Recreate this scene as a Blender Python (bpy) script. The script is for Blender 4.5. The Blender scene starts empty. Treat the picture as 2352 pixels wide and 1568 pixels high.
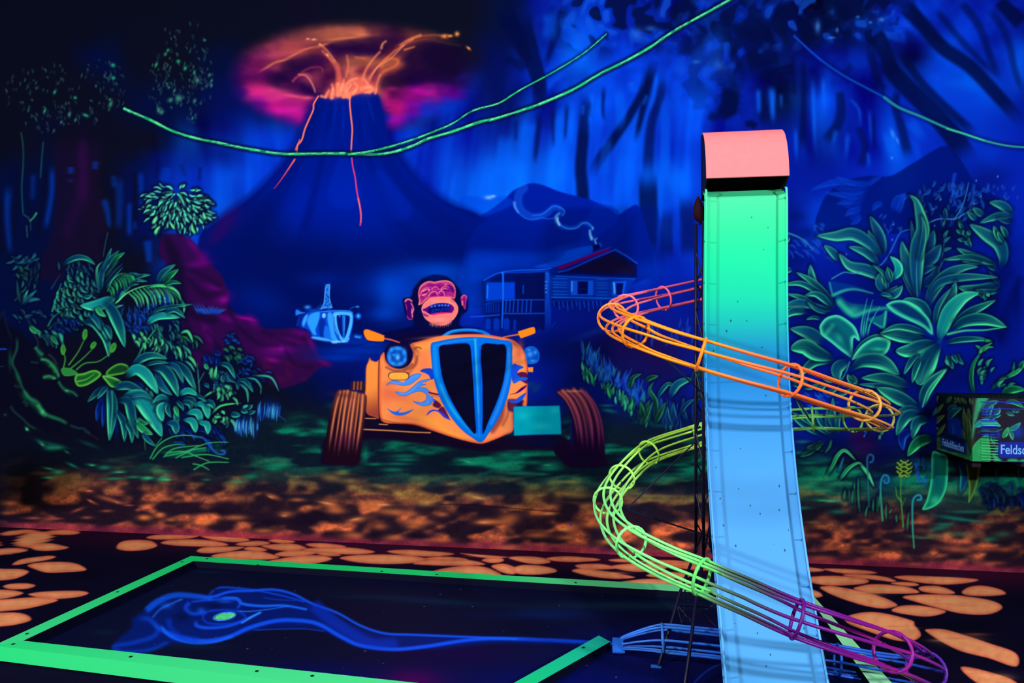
import bpy, math, random
import numpy as np
from mathutils import Vector
sc = bpy.context.scene
COL = sc.collection
# ------------------------------------------------------------ camera, world, lights, exposure
FPX = 1600.0; TH = math.radians(8.5); CT, ST = math.cos(TH), math.sin(TH); CZ = 1.5; WY = 4.96
cam_d = bpy.data.cameras.new('camera'); cam_d.sensor_width = 36.0; cam_d.lens = FPX/2352*36.0
cam_d.clip_start = 0.05; cam_d.clip_end = 60
cam = bpy.data.objects.new('camera', cam_d); COL.objects.link(cam)
cam.location = (0, 0, CZ); cam.rotation_euler = (math.pi/2, 0, TH)
sc.camera = cam
w = bpy.data.worlds.new('world'); sc.world = w; w.use_nodes = True
w.node_tree.nodes['Background'].inputs[0].default_value = (0.03, 0.05, 0.25, 1)
w.node_tree.nodes['Background'].inputs[1].default_value = 0.12
def area(name, loc, target, sx, sy, power, col=(1, 1, 1)):
    l = bpy.data.lights.new(name, 'AREA'); l.shape = 'RECTANGLE'; l.size = sx; l.size_y = sy
    l.energy = power; l.color = col
    o = bpy.data.objects.new(name, l); COL.objects.link(o); o.location = loc
    o.rotation_euler = (Vector(target)-Vector(loc)).to_track_quat('-Z', 'Y').to_euler()
    return o
area('tube_or_fill_light', (-5.4, -1.8, 2.9), (-1.2, 4.9, 0.6), 0.5, 0.16, 860)
area('tube_or_fill_light', (3.4, -1.2, 2.9), (1.0, 4.9, 0.6), 0.3, 0.16, 660)
area('tube_or_fill_light', (-0.4, 1.0, 4.4), (-0.4, 3.4, 0.0), 2.6, 0.4, 270)  # overhead fill lamp, added to brighten the floor and lower wall
vs = sc.view_settings
sc.display_settings.display_device = 'sRGB'
vs.view_transform = 'Standard'; vs.look = 'None'; vs.gamma = 1.0; vs.exposure = -1.3
try: vs.use_curve_mapping = False
except Exception: pass
sc.cycles.max_bounces = 5; sc.cycles.diffuse_bounces = 3; sc.cycles.glossy_bounces = 2
def px2w(px, py, d):
    """photo pixel + depth along the view axis -> world point"""
    xc = (px-1176)/FPX*d
    return Vector((xc*CT-d*ST, xc*ST+d*CT, CZ-(py-784)/FPX*d))
def px2z(px, py, z):
    d = (CZ-z)*FPX/(py-784.0)
    return px2w(px, py, d)
def w2px(X, Y, Z):
    xc = X*CT+Y*ST; d = -X*ST+Y*CT
    return 1176+FPX*xc/d, 784-FPX*(Z-CZ)/d
# ------------------------------------------------------------ painter: brush strokes laid on a colour grid (numpy)
class Canvas:
    def __init__(s, x0, y0, x1, y1, col, sc=1.0):
        s.x0, s.y0, s.sc = x0, y0, sc
        s.w, s.h = int((x1-x0)*sc), int((y1-y0)*sc)
        s.c = np.zeros((s.h, s.w, 3), np.float32); s.c[:] = np.array(col, np.float32)/255
        s.id = np.zeros((s.h, s.w), np.int16)
CV = None; ORG = (0.0, 0.0, 1.0); PID = 0; PARTS = []
def use(cv):
    global CV; CV = cv
def org(ox=0.0, oy=0.0, s=1.0):
    global ORG; ORG = (ox, oy, s)
def part(name, parent=None, label=None):
    """following strokes belong to this painted part"""
    global PID
    PARTS.append((name, parent, label)); PID = len(PARTS)
    return PID
def setpart(i):
    global PID; PID = i
def P(s):
    if isinstance(s, str): a = np.array([[float(v) for v in q.split(',')] for q in s.split()], np.float64)
    else: a = np.array(s, np.float64)
    a = a/ORG[2]+np.array([ORG[0], ORG[1]])
    return (a-np.array([CV.x0, CV.y0]))*CV.sc
def sm(a, b, x):
    t = np.clip((x-a)/(b-a), 0, 1); return t*t*(3-2*t)
def catmull(p, n=8, closed=False):
    p = np.asarray(p, float); m = len(p)
    if m < 3 and not closed: 
        t = np.linspace(0, 1, n+1)[:, None]; return p[0]*(1-t)+p[1]*t
    out = []
    rng = range(m) if closed else range(m-1)
    for i in rng:
        if closed: a, b, c, d = p[(i-1) % m], p[i], p[(i+1) % m], p[(i+2) % m]
        else: a, b, c, d = p[max(i-1, 0)], p[i], p[i+1], p[min(i+2, m-1)]
        for k in range(n):
            t = k/n
            out.append(0.5*((2*b)+(-a+c)*t+(2*a-5*b+4*c-d)*t*t+(-a+3*b-3*c+d)*t**3))
    if not closed: out.append(p[-1])
    return np.array(out)
def box(pts, pad):
    x0 = max(int(pts[:, 0].min()-pad), 0); x1 = min(int(pts[:, 0].max()+pad)+2, CV.w)
    y0 = max(int(pts[:, 1].min()-pad), 0); y1 = min(int(pts[:, 1].max()+pad)+2, CV.h)
    if x1 <= x0 or y1 <= y0: return None
    Y, X = np.mgrid[y0:y1, x0:x1].astype(np.float32)
    return x0, y0, x1, y1, X, Y
def blend(b, m, col, idm=True):
    x0, y0, x1, y1 = b[:4]
    c = CV.c[y0:y1, x0:x1]
    col = np.asarray(col, np.float32)/255
    c += (col-c)*m[..., None]
    if idm and PID: CV.id[y0:y1, x0:x1][m > 0.5] = PID
def near(b, q):
    """nearest point on polyline q for every pixel: distance, parameter, signed side"""
    X, Y = b[4], b[5]
    best = np.full(X.shape, 1e9, np.float32); bt = np.zeros_like(best); bs = np.zeros_like(best)
    n = len(q)-1
    seg = np.hypot(*(q[1:]-q[:-1]).T); cum = np.concatenate([[0], np.cumsum(seg)]); L = max(cum[-1], 1e-6)
    for i in range(n):
        ax, ay = q[i]; dx, dy = q[i+1]-q[i]; l2 = dx*dx+dy*dy+1e-9
        t = np.clip(((X-ax)*dx+(Y-ay)*dy)/l2, 0, 1)
        ex = X-(ax+t*dx); ey = Y-(ay+t*dy); d = ex*ex+ey*ey
        m = d < best
        best = np.where(m, d, best); bt = np.where(m, (cum[i]+t*seg[i])/L, bt)
        bs = np.where(m, np.sign(ex*dy-ey*dx), bs)
    return np.sqrt(best), bt, bs
def st(pts, w, col, a=1.0, soft=1.5, w2=None, col2=None, n=6, idm=True, fade=0.0, fade0=0.0):
    """tapering brush stroke along a smooth line"""
    q = catmull(P(pts), n); k = CV.sc/ORG[2]; w = w*k/2; w2 = w if w2 is None else w2*k/2; soft *= CV.sc
    b = box(q, max(w, w2)+soft*2+1)
    if b is None: return
    d, t, s = near(b, q)
    ww = w+(w2-w)*t
    m = a*(1-sm(ww-soft, ww+soft, d))
    if fade: m = m*(1-sm(1-fade, 1.0, t))
    if fade0: m = m*sm(0, fade0, t)
    c = np.asarray(col, np.float32)
    if col2 is not None: c = c+(np.asarray(col2, np.float32)-c)*t[..., None]
    blend(b, m, c, idm)
PAL = {  # rim, core
 'T': ((66, 232, 156), (2, 50, 86)), 'G': ((52, 226, 110), (4, 62, 52)), 'B': ((24, 100, 220), (2, 18, 100)),
 'D': ((36, 138, 140), (4, 34, 90)), 'Y': ((112, 208, 62), (12, 70, 30)), 'C': ((26, 176, 196), (4, 50, 108)),
 'L': ((96, 240, 144), (16, 124, 76)), 'M': ((26, 84, 84), (8, 26, 48)), 'E': ((62, 196, 142), (4, 58, 104)), 'O': ((136, 186, 76), (50, 84, 40)),
 'F': ((78, 238, 168), (10, 124, 134)), 'Q': ((44, 160, 92), (6, 40, 36))}
def rib(pts, w, pal='T', p=0.8, q=0.7, a=1.0, halo=0.45, n=7, soft=1.7, up=0.5, basef=0.22, hd=None):
    """leaf: spine from base to tip, bright rims, dark core"""
    s = catmull(P(pts), n); k = CV.sc/ORG[2]; W = w*k/2; soft = soft*CV.sc
    b = box(s, W+8)
    if b is None: return
    d, t, sg = near(b, s)
    t = np.clip(t, 0, 1)
    ww = W*np.power(np.clip(np.sin(np.pi*np.power(np.clip(t, .0, 1), p)), 0, 1), q)
    if halo:
        hw = ww+5+W*0.25
        blend(b, halo*(1-sm(hw*0.55, hw+3, d))*sm(0, .12, t), hd or (4, 10, 44), False)
    m = 1-sm(ww-soft, ww+soft*0.8, d)
    u = np.clip(d/np.maximum(ww, 0.6), 0, 1)
    # which side looks up
    dx, dy = s[-1]-s[0]; upside = np.where(sg*(-dx) > 0, 1.0, -1.0) if abs(dx) > abs(dy)*0.35 else -sg
    rim = 0.6*sm(0.55, 1.0, u)+0.5*sm(0.05, 0.95, np.clip(u*upside*.5+.5, 0, 1))*sm(.1, .8, u)
    v = rim*(0.8+0.25*upside*up)+0.45*sm(0.4, 1.0, t)*(.5+.5*u)+0.14*(1-sm(0, .14, u))*sm(.1, .5, t)
    if W < 4: v = v*0.5+0.5
    v = np.clip(v*1.12, 0, 1.08)*(0.36+0.64*sm(0.0, 0.45, t))
    r_, c_ = [np.array(z, np.float32) for z in PAL[pal]] if isinstance(pal, str) else [np.array(z, np.float32) for z in pal]
    col = c_+(r_-c_)*v[..., None]
    blend(b, m*a*(sm(0, basef, t)*0.85+0.15 if basef else 1.0), col)
def lf(s, pal='T', a=1.0, **kw):
    """many leaves 'x0,y0,x1,y1,w,bend%' separated by blanks"""
    for e in s.split():
        v = [float(z) for z in e.split(',')]
        x0, y0, x1, y1, w_ = v[:5]; bd = v[5]/100 if len(v) > 5 else 0
        dx, dy = x1-x0, y1-y0
        mx, my = (x0+x1)/2+dy*bd, (y0+y1)/2-dx*bd
        pts = [(x0, y0), (0.5*mx+0.25*(x0+mx), 0.5*my+0.25*(y0+my)), (mx, my), (0.5*mx+0.25*(x1+mx), 0.5*my+0.25*(y1+my)), (x1, y1)]
        pts = [(x0, y0), (mx, my), (x1, y1)]
        rib(pts, w_, pal, a=a, **kw)
def scat(cx, cy, rx, ry, n, ln, wd, ang, spread, pal, seed, rot=0, bend=12, a=1.0, radial=None, **kw):
    """scatter small leaves in an ellipse; ang in degrees, 0=right 90=down"""
    r = random.Random(seed); cr, sr = math.cos(math.radians(rot)), math.sin(math.radians(rot))
    for i in range(n):
        rr = math.sqrt(r.random()); th = r.random()*6.2832
        ex, ey = rr*math.cos(th)*rx, rr*math.sin(th)*ry
        x, y = cx+ex*cr-ey*sr, cy+ex*sr+ey*cr
        if radial: A = math.degrees(math.atan2(y-radial[1], x-radial[0]))+r.uniform(-spread, spread)
        else: A = ang+r.uniform(-spread, spread)
        l = ln*r.uniform(.75, 1.45); A = math.radians(A)
        x1, y1 = x+l*math.cos(A), y+l*math.sin(A)
        pl = pal[0] if len(pal) == 1 else r.choice(pal)
        lf('%f,%f,%f,%f,%f,%f' % (x, y, x1, y1, wd*r.uniform(.6, 1.0), (r.choice((-1, 1)) if radial or spread > 40 else 1)*bend*r.uniform(.8, 2.0)), pl, a, n=4, **kw)
def frond(pts, ln, n, wd, ang, pal, seed=1, stem=None, t0=0.1, **kw):
    """leaflets hanging along a spine"""
    r = random.Random(seed); s = catmull(np.array([[float(v) for v in q.split(',')] for q in pts.split()]), 10)
    if stem: st(pts, stem, PAL[pal][0], .9, w2=stem*.4)
    for i in range(n):
        t = t0+(1-t0)*i/max(n-1, 1); f = t*(len(s)-1); j = min(int(f), len(s)-2); p = s[j]+(s[j+1]-s[j])*(f-j)
        l = ln*(0.55+0.6*math.sin(math.pi*min(t*.9+.05, 1)))*r.uniform(.85, 1.1); A = math.radians(ang[0]+(ang[1]-ang[0])*t+r.uniform(-5, 5))
        lf('%f,%f,%f,%f,%f,%f' % (p[0], p[1], p[0]+l*math.cos(A), p[1]+l*math.sin(A), wd, 14 if math.cos(A) > 0 else -14), pal, n=4, basef=0.1, **kw)
def sdf(b, q):
    X, Y = b[4], b[5]; n = len(q)
    d = np.full(X.shape, 1e9, np.float32); ins = np.zeros(X.shape, bool)
    for i in range(n):
        ax, ay = q[i]; bx, by = q[(i+1) % n]; dx, dy = bx-ax, by-ay
        t = np.clip(((X-ax)*dx+(Y-ay)*dy)/(dx*dx+dy*dy+1e-9), 0, 1)
        e = (X-ax-t*dx)**2+(Y-ay-t*dy)**2; d = np.minimum(d, e)
        c = ((ay > Y) != (by > Y))
        ins ^= c & (X < (bx-ax)*(Y-ay)/(by-ay+1e-12)+ax)
    return np.where(ins, 1, -1)*np.sqrt(d)
def pg(pts, col, soft=1.0, rim=None, rw=6, a=1.0, n=5, smooth=True, grad=None, idm=True, noise=0, rp=1.0):
    """filled outline; rim = colour at the edge, grad=(x0,y0,x1,y1,colour2)"""
    q = P(pts)
    if smooth: q = catmull(q, n, True)
    soft *= CV.sc
    b = box(q, soft*2+1)
    if b is None: return
    s = sdf(b, q)
    m = sm(-soft, soft, s)*a
    c = np.zeros(s.shape+(3,), np.float32)+np.array(col, np.float32)
    if grad is not None:
        g = P([grad[0:2], grad[2:4]]); dx, dy = g[1]-g[0]
        t = sm(0, 1, ((b[4]-g[0, 0])*dx+(b[5]-g[0, 1])*dy)/(dx*dx+dy*dy))
        c = c+(np.array(grad[4], np.float32)-c)*t[..., None]
    if rim is not None:
        r = 1-sm(0, rw*CV.sc/ORG[2], s)
        c = c+(np.array(rim, np.float32)-c)*(r**rp)[..., None]
    if noise:
        c = c*(1+noise*(fbm(b[4], b[5], 14*CV.sc, 9)[..., None]-.5)*2)
    blend(b, m, np.clip(c, 0, 255), idm)
def bl(x, y, rx, ry, col, a=1.0, ang=0, hard=0, idm=False):
    """soft airbrush dab"""
    c = P([(x, y)])[0]; k = CV.sc/ORG[2]; rx, ry = rx*k, ry*k; R = max(rx, ry)
    b = box(np.array([c]), R*(1.1 if hard else 2.4))
    if b is None: return
    an = math.radians(ang); ca, sa = math.cos(an), math.sin(an)
    X, Y = b[4]-c[0], b[5]-c[1]; u = (X*ca+Y*sa)/rx; v = (-X*sa+Y*ca)/ry; r = np.sqrt(u*u+v*v)
    m = a*((1-sm(1-hard, 1, r)) if hard else np.exp(-r*r*1.4))
    blend(b, m, col, idm)
def bls(s, col, a=1.0, **kw):
    for e in s.split():
        v = [float(z) for z in e.split(',')]; bl(v[0], v[1], v[2], v[3], col, a, *(v[4:5]), **kw)
def _h(i, j, s):
    n = (i*374761393+j*668265263+s*1274126177) & 0x7fffffff
    n = ((n ^ (n >> 13))*1103515245+12345) & 0x7fffffff
    return ((n ^ (n >> 16)) & 0xffff)/65535.0
def vnoise(X, Y, seed=0):
    i = np.floor(X).astype(np.int64); j = np.floor(Y).astype(np.int64); fx, fy = X-i, Y-j
    fx = fx*fx*(3-2*fx); fy = fy*fy*(3-2*fy)
    return (_h(i, j, seed)*(1-fx)+_h(i+1, j, seed)*fx)*(1-fy)+(_h(i, j+1, seed)*(1-fx)+_h(i+1, j+1, seed)*fx)*fy
def fbm(X, Y, s, seed=0, sy=None, o=3):
    sy = sy or s; v = 0; t = 0
    for k in range(o):
        v = v+vnoise(X/s*2**k+k*17.3, Y/sy*2**k+k*9.1, seed+k)*0.5**k; t += 0.5**k
    return v/t
def cmap(cells, X, Y, x0, y0, step):
    """smooth colour field from a coarse table"""
    g = np.array(cells, np.float32); H, W_ = g.shape[:2]
    fx = np.clip((X-x0)/step, 0, W_-1.001); fy = np.clip((Y-y0)/step, 0, H-1.001)
    i = fx.astype(int); j = fy.astype(int); u = fx-i; v = fy-j; u = (u*u*(3-2*u))[..., None]; v = (v*v*(3-2*v))[..., None]
    return (g[j, i]*(1-u)+g[j, i+1]*u)*(1-v)+(g[j+1, i]*(1-u)+g[j+1, i+1]*u)*v
# ------------------------------------------------------------ the mural, painted piece by piece
MUR = Canvas(-320, -260, 2700, 1360, (10, 12, 34)); use(MUR)
K = dict(k=(11, 14, 32), K=(14, 12, 36), n=(4, 14, 58), N=(2, 14, 84), m=(1, 20, 124), M=(0, 24, 146), b=(0, 32, 170), B=(0, 44, 186), c=(0, 58, 204),
         d=(0, 82, 222), e=(8, 112, 238), p=(48, 12, 84), q=(110, 14, 110), g=(6, 30, 60), h=(10, 34, 44), o=(30, 26, 38), r=(24, 14, 50))
ROWS = '''kkkkkkkKkkkknMcMmMmNnNbBbM
kknkknkrKKKKNBdBBMMNMMNcBc
kkknnNNrrrKMNMcBccMnBMbccM
knkkNmbbbbbbmBBcbBMMmbBbBb
nnkNbcBBbmBdddccdcMMMbcbmb
nnkNcdcbbMBdedcdcMmmcBbnMb
nnkkBccMbmMbBccdMBmmMmMMMM
nnkkNnNmNmMMmMmMMmmmmmmMMM
nkkknnkmmmMMmMMmMMMMmmMMMM
kkkknkknNmNNmMNMMbmmMmmmMm
kkkkkkkknNNnnMNNNMmmMNmmmN
kkkkkkkkngnnnkggNNmmNNNnnN
kkkkkkgghhghhhghgnnnNNnnnn
kkkkghhhhhhhhhhhhhgggkkkkk
kkhhhhohhooohhhoohooohhkkg
kkooooooooooooooooooooohhh
oooooooooooooooooooooooooo'''.split()
cells = [[K[ch] for ch in r_.ljust(26, r_[-1])[:26]] for r_ in ROWS]
yy, xx = np.mgrid[0:MUR.h, 0:MUR.w].astype(np.float32); PX = xx+MUR.x0; PY = yy+MUR.y0
part('painted_backdrop', None, 'airbrushed night sky of glowing blue and near-black')
MUR.id[:] = PID
wob = fbm(PX, PY, 90, 3)-.5; wob2 = fbm(PX, PY, 90, 5)-.5
MUR.c[:] = cmap(cells, PX+wob*60, PY+wob2*60, 50, 50, 92)/255
# hanging veils: vertical streaks
veil = (fbm(PX+26*np.sin(PY/150+PX/300), PY, 46, 21, 300, 3)-.5)*(.4+1.2*fbm(PX, PY, 140, 25, 90, 2))
msk = (sm(300, 420, PX)*(1-sm(1650, 1750, PX))*sm(190, 300, PY+(PX-900)*0.10)*(1-sm(420, 620, PY)) + sm(1790, 1850, PX)*(1-sm(2080, 2180, PX))*sm(120, 200, PY)*(1-sm(330, 400, PY)))[..., None]
MUR.c += msk*veil[..., None]*np.array([0.02, .34, .50], np.float32)
msk = (sm(700, 1100, PX)*(1-sm(200, 330, PY-(1500-PX)*0.12))*(1-sm(2352, 2500, PX)))[..., None]
cl = fbm(PX, PY, 60, 33)-.5
MUR.c += msk*cl[..., None]*np.array([0.0, .22, .40], np.float32)*sm(1100, 1300, PX)[..., None]
MUR.c[:] = np.clip(MUR.c, 0.015, 1)
setpart(1)
# bright haze between the trunks
for x, y, rx, ry, a in ((1190, 400, 110, 120, .5), (1290, 330, 60, 90, .3), (1130, 480, 60, 50, .35), (1440, 320, 60, 110, .25), (1030, 370, 60, 60, .25), (400, 420, 40, 90, .25), (520, 420, 60, 60, .3), (430, 330, 60, 40, .2), (520, 330, 60, 30, .18), (1300, 60, 50, 60, .3), (1330, 110, 60, 60, .2), (2060, 360, 30, 50, .35), (2050, 330, 16, 40, .3), (1885, 260, 18, 70, .35), (2230, 190, 60, 22, .5), (2340, 150, 22, 60, .4), (1960, 150, 60, 30, .12)):
    bl(x, y, rx, ry, (6, 104, 240), a, 0)
bl(2230, 175, 95, 26, (0, 84, 236), .7, 48); bl(2130, 220, 100, 20, (0, 66, 220), .6, 50); bl(2040, 300, 26, 70, (0, 84, 230), .5)
org(1150, 0, 2.6138)
# dark leafy trunk shapes, centre and right of the backdrop
part('painted_jungle_trees', None, 'dark blue painted trunks and hanging branches behind the chute')
for s, w0, w2, a in (('150,0 120,120 170,300 230,500 220,700', 150, 60, .75), ('400,0 330,200 260,420', 60, 30, .6), ('0,20 90,200 180,420', 120, 70, .75), ('0,360 80,370 160,430', 40, 60, .5),
        ('490,620 495,800 480,1000 490,1150 510,1568', 62, 80, .8), ('520,560 500,700 490,900', 50, 60, .6), ('880,340 860,520 780,680 680,830 590,960 530,1080', 42, 60, .8), ('930,330 900,450 860,620 800,880', 60, 24, .8), ('960,380 960,560 900,760 880,1100', 40, 70, .6),
        ('620,500 612,640 622,740', 22, 12, .7), ('230,640 222,800 200,1000', 36, 20, .6), ('320,620 315,760 320,900', 30, 16, .6), ('400,600 390,760 380,860', 26, 10, .6), ('90,700 90,860', 20, 10, .5), ('540,600 540,720', 26, 14, .5),
        ('880,1000 885,1250 880,1568', 110, 110, .75), ('1000,1230 990,1568', 60, 90, .5), ('1110,1150 1130,1568', 80, 90, .5), ('1340,0 1350,150 1400,340 1480,480', 60, 50, .7), ('1380,480 1370,640 1290,700', 110, 90, .8), ('1500,80 1560,300 1600,460', 200, 180, .7), ('1560,500 1590,760', 30, 60, .6), ('1230,680 1290,700 1340,640', 50, 40, .6), ('1460,760 1500,740 1540,770', 40, 40, .8)):
    st(s, w0, (2, 10, 62), min(a*1.1, .95), soft=6, w2=w2, fade=.25, fade0=.3)
for s, w0, w2, a in (('180,700 150,850 140,1000', 90, 60, .5), ('350,640 345,800 350,1000', 40, 60, .6), ('430,620 420,780 430,900', 34, 30, .6), ('545,540 550,640 530,760', 24, 14, .8), ('590,560 580,700', 26, 20, .6), ('495,620 490,700', 10, 10, .7), ('700,520 720,700 680,800', 60, 60, .5), ('780,480 800,560', 50, 30, .5), ('640,800 620,1000 600,1100', 60, 60, .4), ('760,900 740,1100 720,1250', 100, 120, .45), ('940,420 920,560 880,700', 20, 14, .7), ('880,560 850,640', 14, 14, .6), ('990,560 985,900 990,1150', 60, 50, .5), ('290,560 300,500 400,420', 14, 30, .4), ('30,780 20,1000 40,1150', 90, 90, .45), ('1270,150 1340,220 1380,330', 60, 60, .45), ('1200,300 1230,240 1270,180', 30, 30, .45), ('1545,520 1550,700', 26, 16, .8), ('1620,500 1640,760', 40, 16, .7), ('280,60 300,160 280,260', 70, 90, .45), ('360,120 420,170 460,300', 40, 40, .35)):
    st(s, w0, (4, 92, 236), a, soft=7, w2=w2, fade=.35, fade0=.25)
# fringed dark fern silhouettes
for i in range(14):
    st('1400,%d %d,%d' % (420+i*20, 1270+i*3, 430+i*20+(i*53 % 23)), 30, (2, 10, 62), .5, soft=4, w2=4, fade=.4)
    st('1380,%d %d,%d' % (430+i*18, 1490-i*2, 450+i*18+(i*31 % 19)), 28, (2, 12, 70), .35, soft=4, w2=4, fade=.4)
# canopy mottling
def mottle(x0, x1, f, sc_, seed, amt, thr=.5):
    ys2 = slice(0, 560); X_, Y_ = PX[ys2], PY[ys2]
    n_ = fbm(X_+10*np.sin(Y_/23), Y_, sc_, seed, sc_*1.15, 2); dn = sm(thr+.02, thr-.16, -n_*0+n_) if False else sm(thr, thr-.14, n_)
    up_ = sm(thr+.06, thr+.24, n_)
    k_ = sm(x0-60, x0+60, X_)*(1-sm(x1-60, x1+60, X_))*(1-sm(f[0], f[1], Y_))*amt
    c_ = MUR.c[ys2]; c_ += (np.array((3, 12, 58), np.float32)/255-c_)*(k_*dn*.85)[..., None]; c_ += (np.array((14, 84, 216), np.float32)/255-c_)*(k_*up_*.62)[..., None]
mottle(1290, 1640, (60, 150), 26, 91, 1.0); mottle(1580, 1760, (110, 210), 30, 92, .9, .54); mottle(1740, 2080, (60, 140), 24, 93, 1.0, .56); mottle(1560, 1680, (150, 330), 34, 94, .6)
bls('1200,320,150,60,-50 1240,420,60,110,-40 1080,420,60,30,0 1290,260,50,60,20', (10, 76, 214), .4)
bls('1310,390,40,40 1170,370,30,14 820,200,40,40 900,170,40,20', (40, 120, 236), .5)
org(1750, 0, 3.136)
for s, w0, w2, a in (('980,0 1150,170 1300,340 1500,480 1700,690 1888,900', 110, 90, .8), ('1060,0 1180,200 1340,330', 60, 40, .5), ('860,420 980,560 1120,700 1260,840 1400,1010 1500,1180', 120, 150, .8), ('800,240 860,320 960,560', 130, 80, .75), ('780,240 790,400 860,680', 70, 60, .6), ('1000,380 1120,560 1250,700 1420,860 1560,980', 60, 60, .7),
        ('1250,60 1400,250 1560,420 1700,560', 50, 40, .5), ('1420,0 1560,180 1640,400 1720,600', 60, 50, .5), ('1640,60 1760,260 1820,500 1888,700', 60, 40, .45), ('1700,0 1888,180', 90, 120, .8), ('980,640 960,760 1000,900 1060,1150', 50, 70, .6), ('560,640 560,860 440,1040', 60, 80, .6), ('690,900 740,1060 700,1220', 50, 60, .5), ('880,600 860,700', 30, 30, .4), ('300,420 300,700 290,1100', 30, 60, .6), ('220,400 230,700', 20, 40, .5), ('150,560 180,760', 50, 40, .5), ('800,820 810,1100', 26, 20, .5), ('100,480 120,560', 260, 200, .7), ('400,60 420,120 440,100', 300, 200, .7), ('30,200 60,300', 60, 60, .5), ('290,130 300,200', 50, 50, .5), ('600,480 640,520', 100, 60, .3)):
    st(s, w0, (2, 10, 60), min(a*1.05, .95), soft=6, w2=w2, fade=.2, fade0=.1)
for s, w0, w2, a in (('360,520 370,700 380,1000 400,1170', 34, 20, .7), ('440,530 445,700 455,860', 24, 16, .7), ('80,620 70,900', 34, 14, .6), ('135,660 140,800', 16, 8, .6), ('240,900 250,1200', 30, 14, .6), ('620,760 640,720 700,800 705,940', 12, 16, .6), ('770,760 790,1080', 24, 10, .5), ('540,920 500,1060', 40, 20, .5), ('620,930 600,1180', 40, 16, .5), ('760,1080 775,1220', 14, 18, .6), ('900,920 960,1180', 90, 70, .45), ('1040,840 1200,1040', 90, 50, .35)):
    st(s, w0, (8, 96, 240), a, soft=6, w2=w2, fade=.5, fade0=.3)
bls('940,960,16,40,-20 975,1010,10,30,-20 935,1135,12,12 780,160,14,12 690,120,14,10 540,215,12,20 500,270,30,10 400,190,24,50 860,140,26,18', (70, 150, 250), .6)
st('230,250 330,350 450,450 600,550 750,630 900,710 980,770', 8, (4, 60, 190), .8, w2=10, col2=(30, 130, 200), soft=2.2)
# ---- mountains
org(0, 0, 1)
part('painted_mountains', None, 'dark blue painted mountain ridges behind the hut')
pg('960,640 1010,585 1060,520 1080,505 1120,485 1160,455 1180,436 1215,421 1245,424 1290,441 1345,455 1365,462 1400,480 1420,492 1440,480 1470,478 1500,600 1480,640 1300,700 1000,700', (0, 26, 150), 2.5, grad=(1200, 430, 1150, 640, (0, 18, 112)))
pg('1060,452 1120,452 1160,450 1175,470 1100,500 1062,490', (0, 60, 206), 5, a=.5)
pg('1365,470 1425,492 1370,545 1330,560', (0, 34, 170), 3, a=.6)
pg('1885,470 1930,420 1990,404 2045,403 2100,372 2172,334 2210,372 2240,420 2300,470 2200,520 1900,540', (0, 16, 104), 2.5, a=.8)
pg('1400,600 1425,540 1465,480 1510,480 1520,640', (0, 20, 118), 5, a=.5)
bls('1270,640,220,24 1120,600,60,20 1500,620,60,30', (0, 50, 190), .5)
bls('1290,548,100,46', (0, 22, 128), .5)
bl(1122, 453, 11, 5, (120, 170, 255), .9); bl(1132, 450, 7, 3, (150, 190, 255), .8)
# ---- chimney smoke
part('painted_smoke', None, 'pale blue painted smoke curling up from the hut chimney')
org(1080, 400, 3.919)
for s, w0, w2, a, c in (('1130,610 1110,570 1085,560 1080,510 1095,480 1060,450 1000,440 960,470 900,480 830,470 790,440 770,400 800,360 820,330 790,300 740,300 700,340 640,370 560,380 490,350 440,290 430,230 440,170 480,120', 18, 80, .35, (20, 110, 245)),
        ('1095,480 1060,445 1010,440 960,478 880,488 800,452', 8, 10, .8, (40, 140, 250)), ('1110,500 1085,455 1050,430 1010,435', 6, 5, .7, (50, 140, 250)), ('800,450 780,420 770,380 800,350', 20, 8, .9, (110, 190, 255)), ('830,370 848,330 810,300 750,285 700,320 640,360 560,370', 10, 5, .75, (36, 130, 250)), ('760,390 700,400 640,390 560,405 500,395 440,350 390,280', 6, 8, .7, (30, 120, 250)),
        ('1130,620 1120,590 1140,575', 16, 8, .8, (90, 180, 255)), ('1092,580 1078,540 1075,505', 20, 10, 1, (130, 210, 255)), ('1100,490 1104,475', 14, 10, .8, (110, 190, 255)), ('395,255 405,300 430,340', 18, 8, .8, (90, 170, 255)), ('800,450 788,420 785,390', 12, 14, .9, (150, 215, 255)), ('1165,620 1175,650', 12, 8, .6, (20, 100, 240)), ('1190,640 1160,620', 6, 6, .4, (20, 100, 240))):
    st(s, w0, c, a, soft=4 if w0 > 16 else 2, w2=w2)
# ---- hut
part('painted_hut', None, 'painted stilted hut with clapboard wall and red-edged roof')
hut = PID
pg('110,960 290,880 680,870 680,1260 660,1400 130,1400', (1, 12, 84), 3, smooth=False, a=.85)
pg('0,700 300,690 640,700 900,640 1090,640 1100,690 800,790 640,850 300,865 110,950 0,940', (0, 60, 200), 14, a=.45)
pg('560,830 700,790 840,700 1090,640 1100,700 770,830', (0, 66, 206), 3, a=.75)
pg('560,840 640,800 720,790 800,760 840,705 700,770 560,800', (0, 30, 140), 6, a=.6)
part('painted_roof', 'painted_hut', 'dark gable with a magenta strip')
pg('790,880 1285,680 1500,805 1500,930 1000,900 740,900', (15, 10, 50), 2.5, smooth=False, rim=(4, 12, 84), rw=60)
pg('770,832 900,790 1100,706 1250,660 1262,684 1000,780 800,860', (92, 0, 84), 2, smooth=False, rim=(60, 0, 90), rw=14)
st('790,880 900,850 1100,760 1290,683', 11, (10, 70, 214), .9); st('1300,675 1400,730 1500,800', 9, (20, 90, 226), .85); st('600,862 700,850 760,825 900,780 1260,655', 7, (10, 70, 214), .7)
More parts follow.
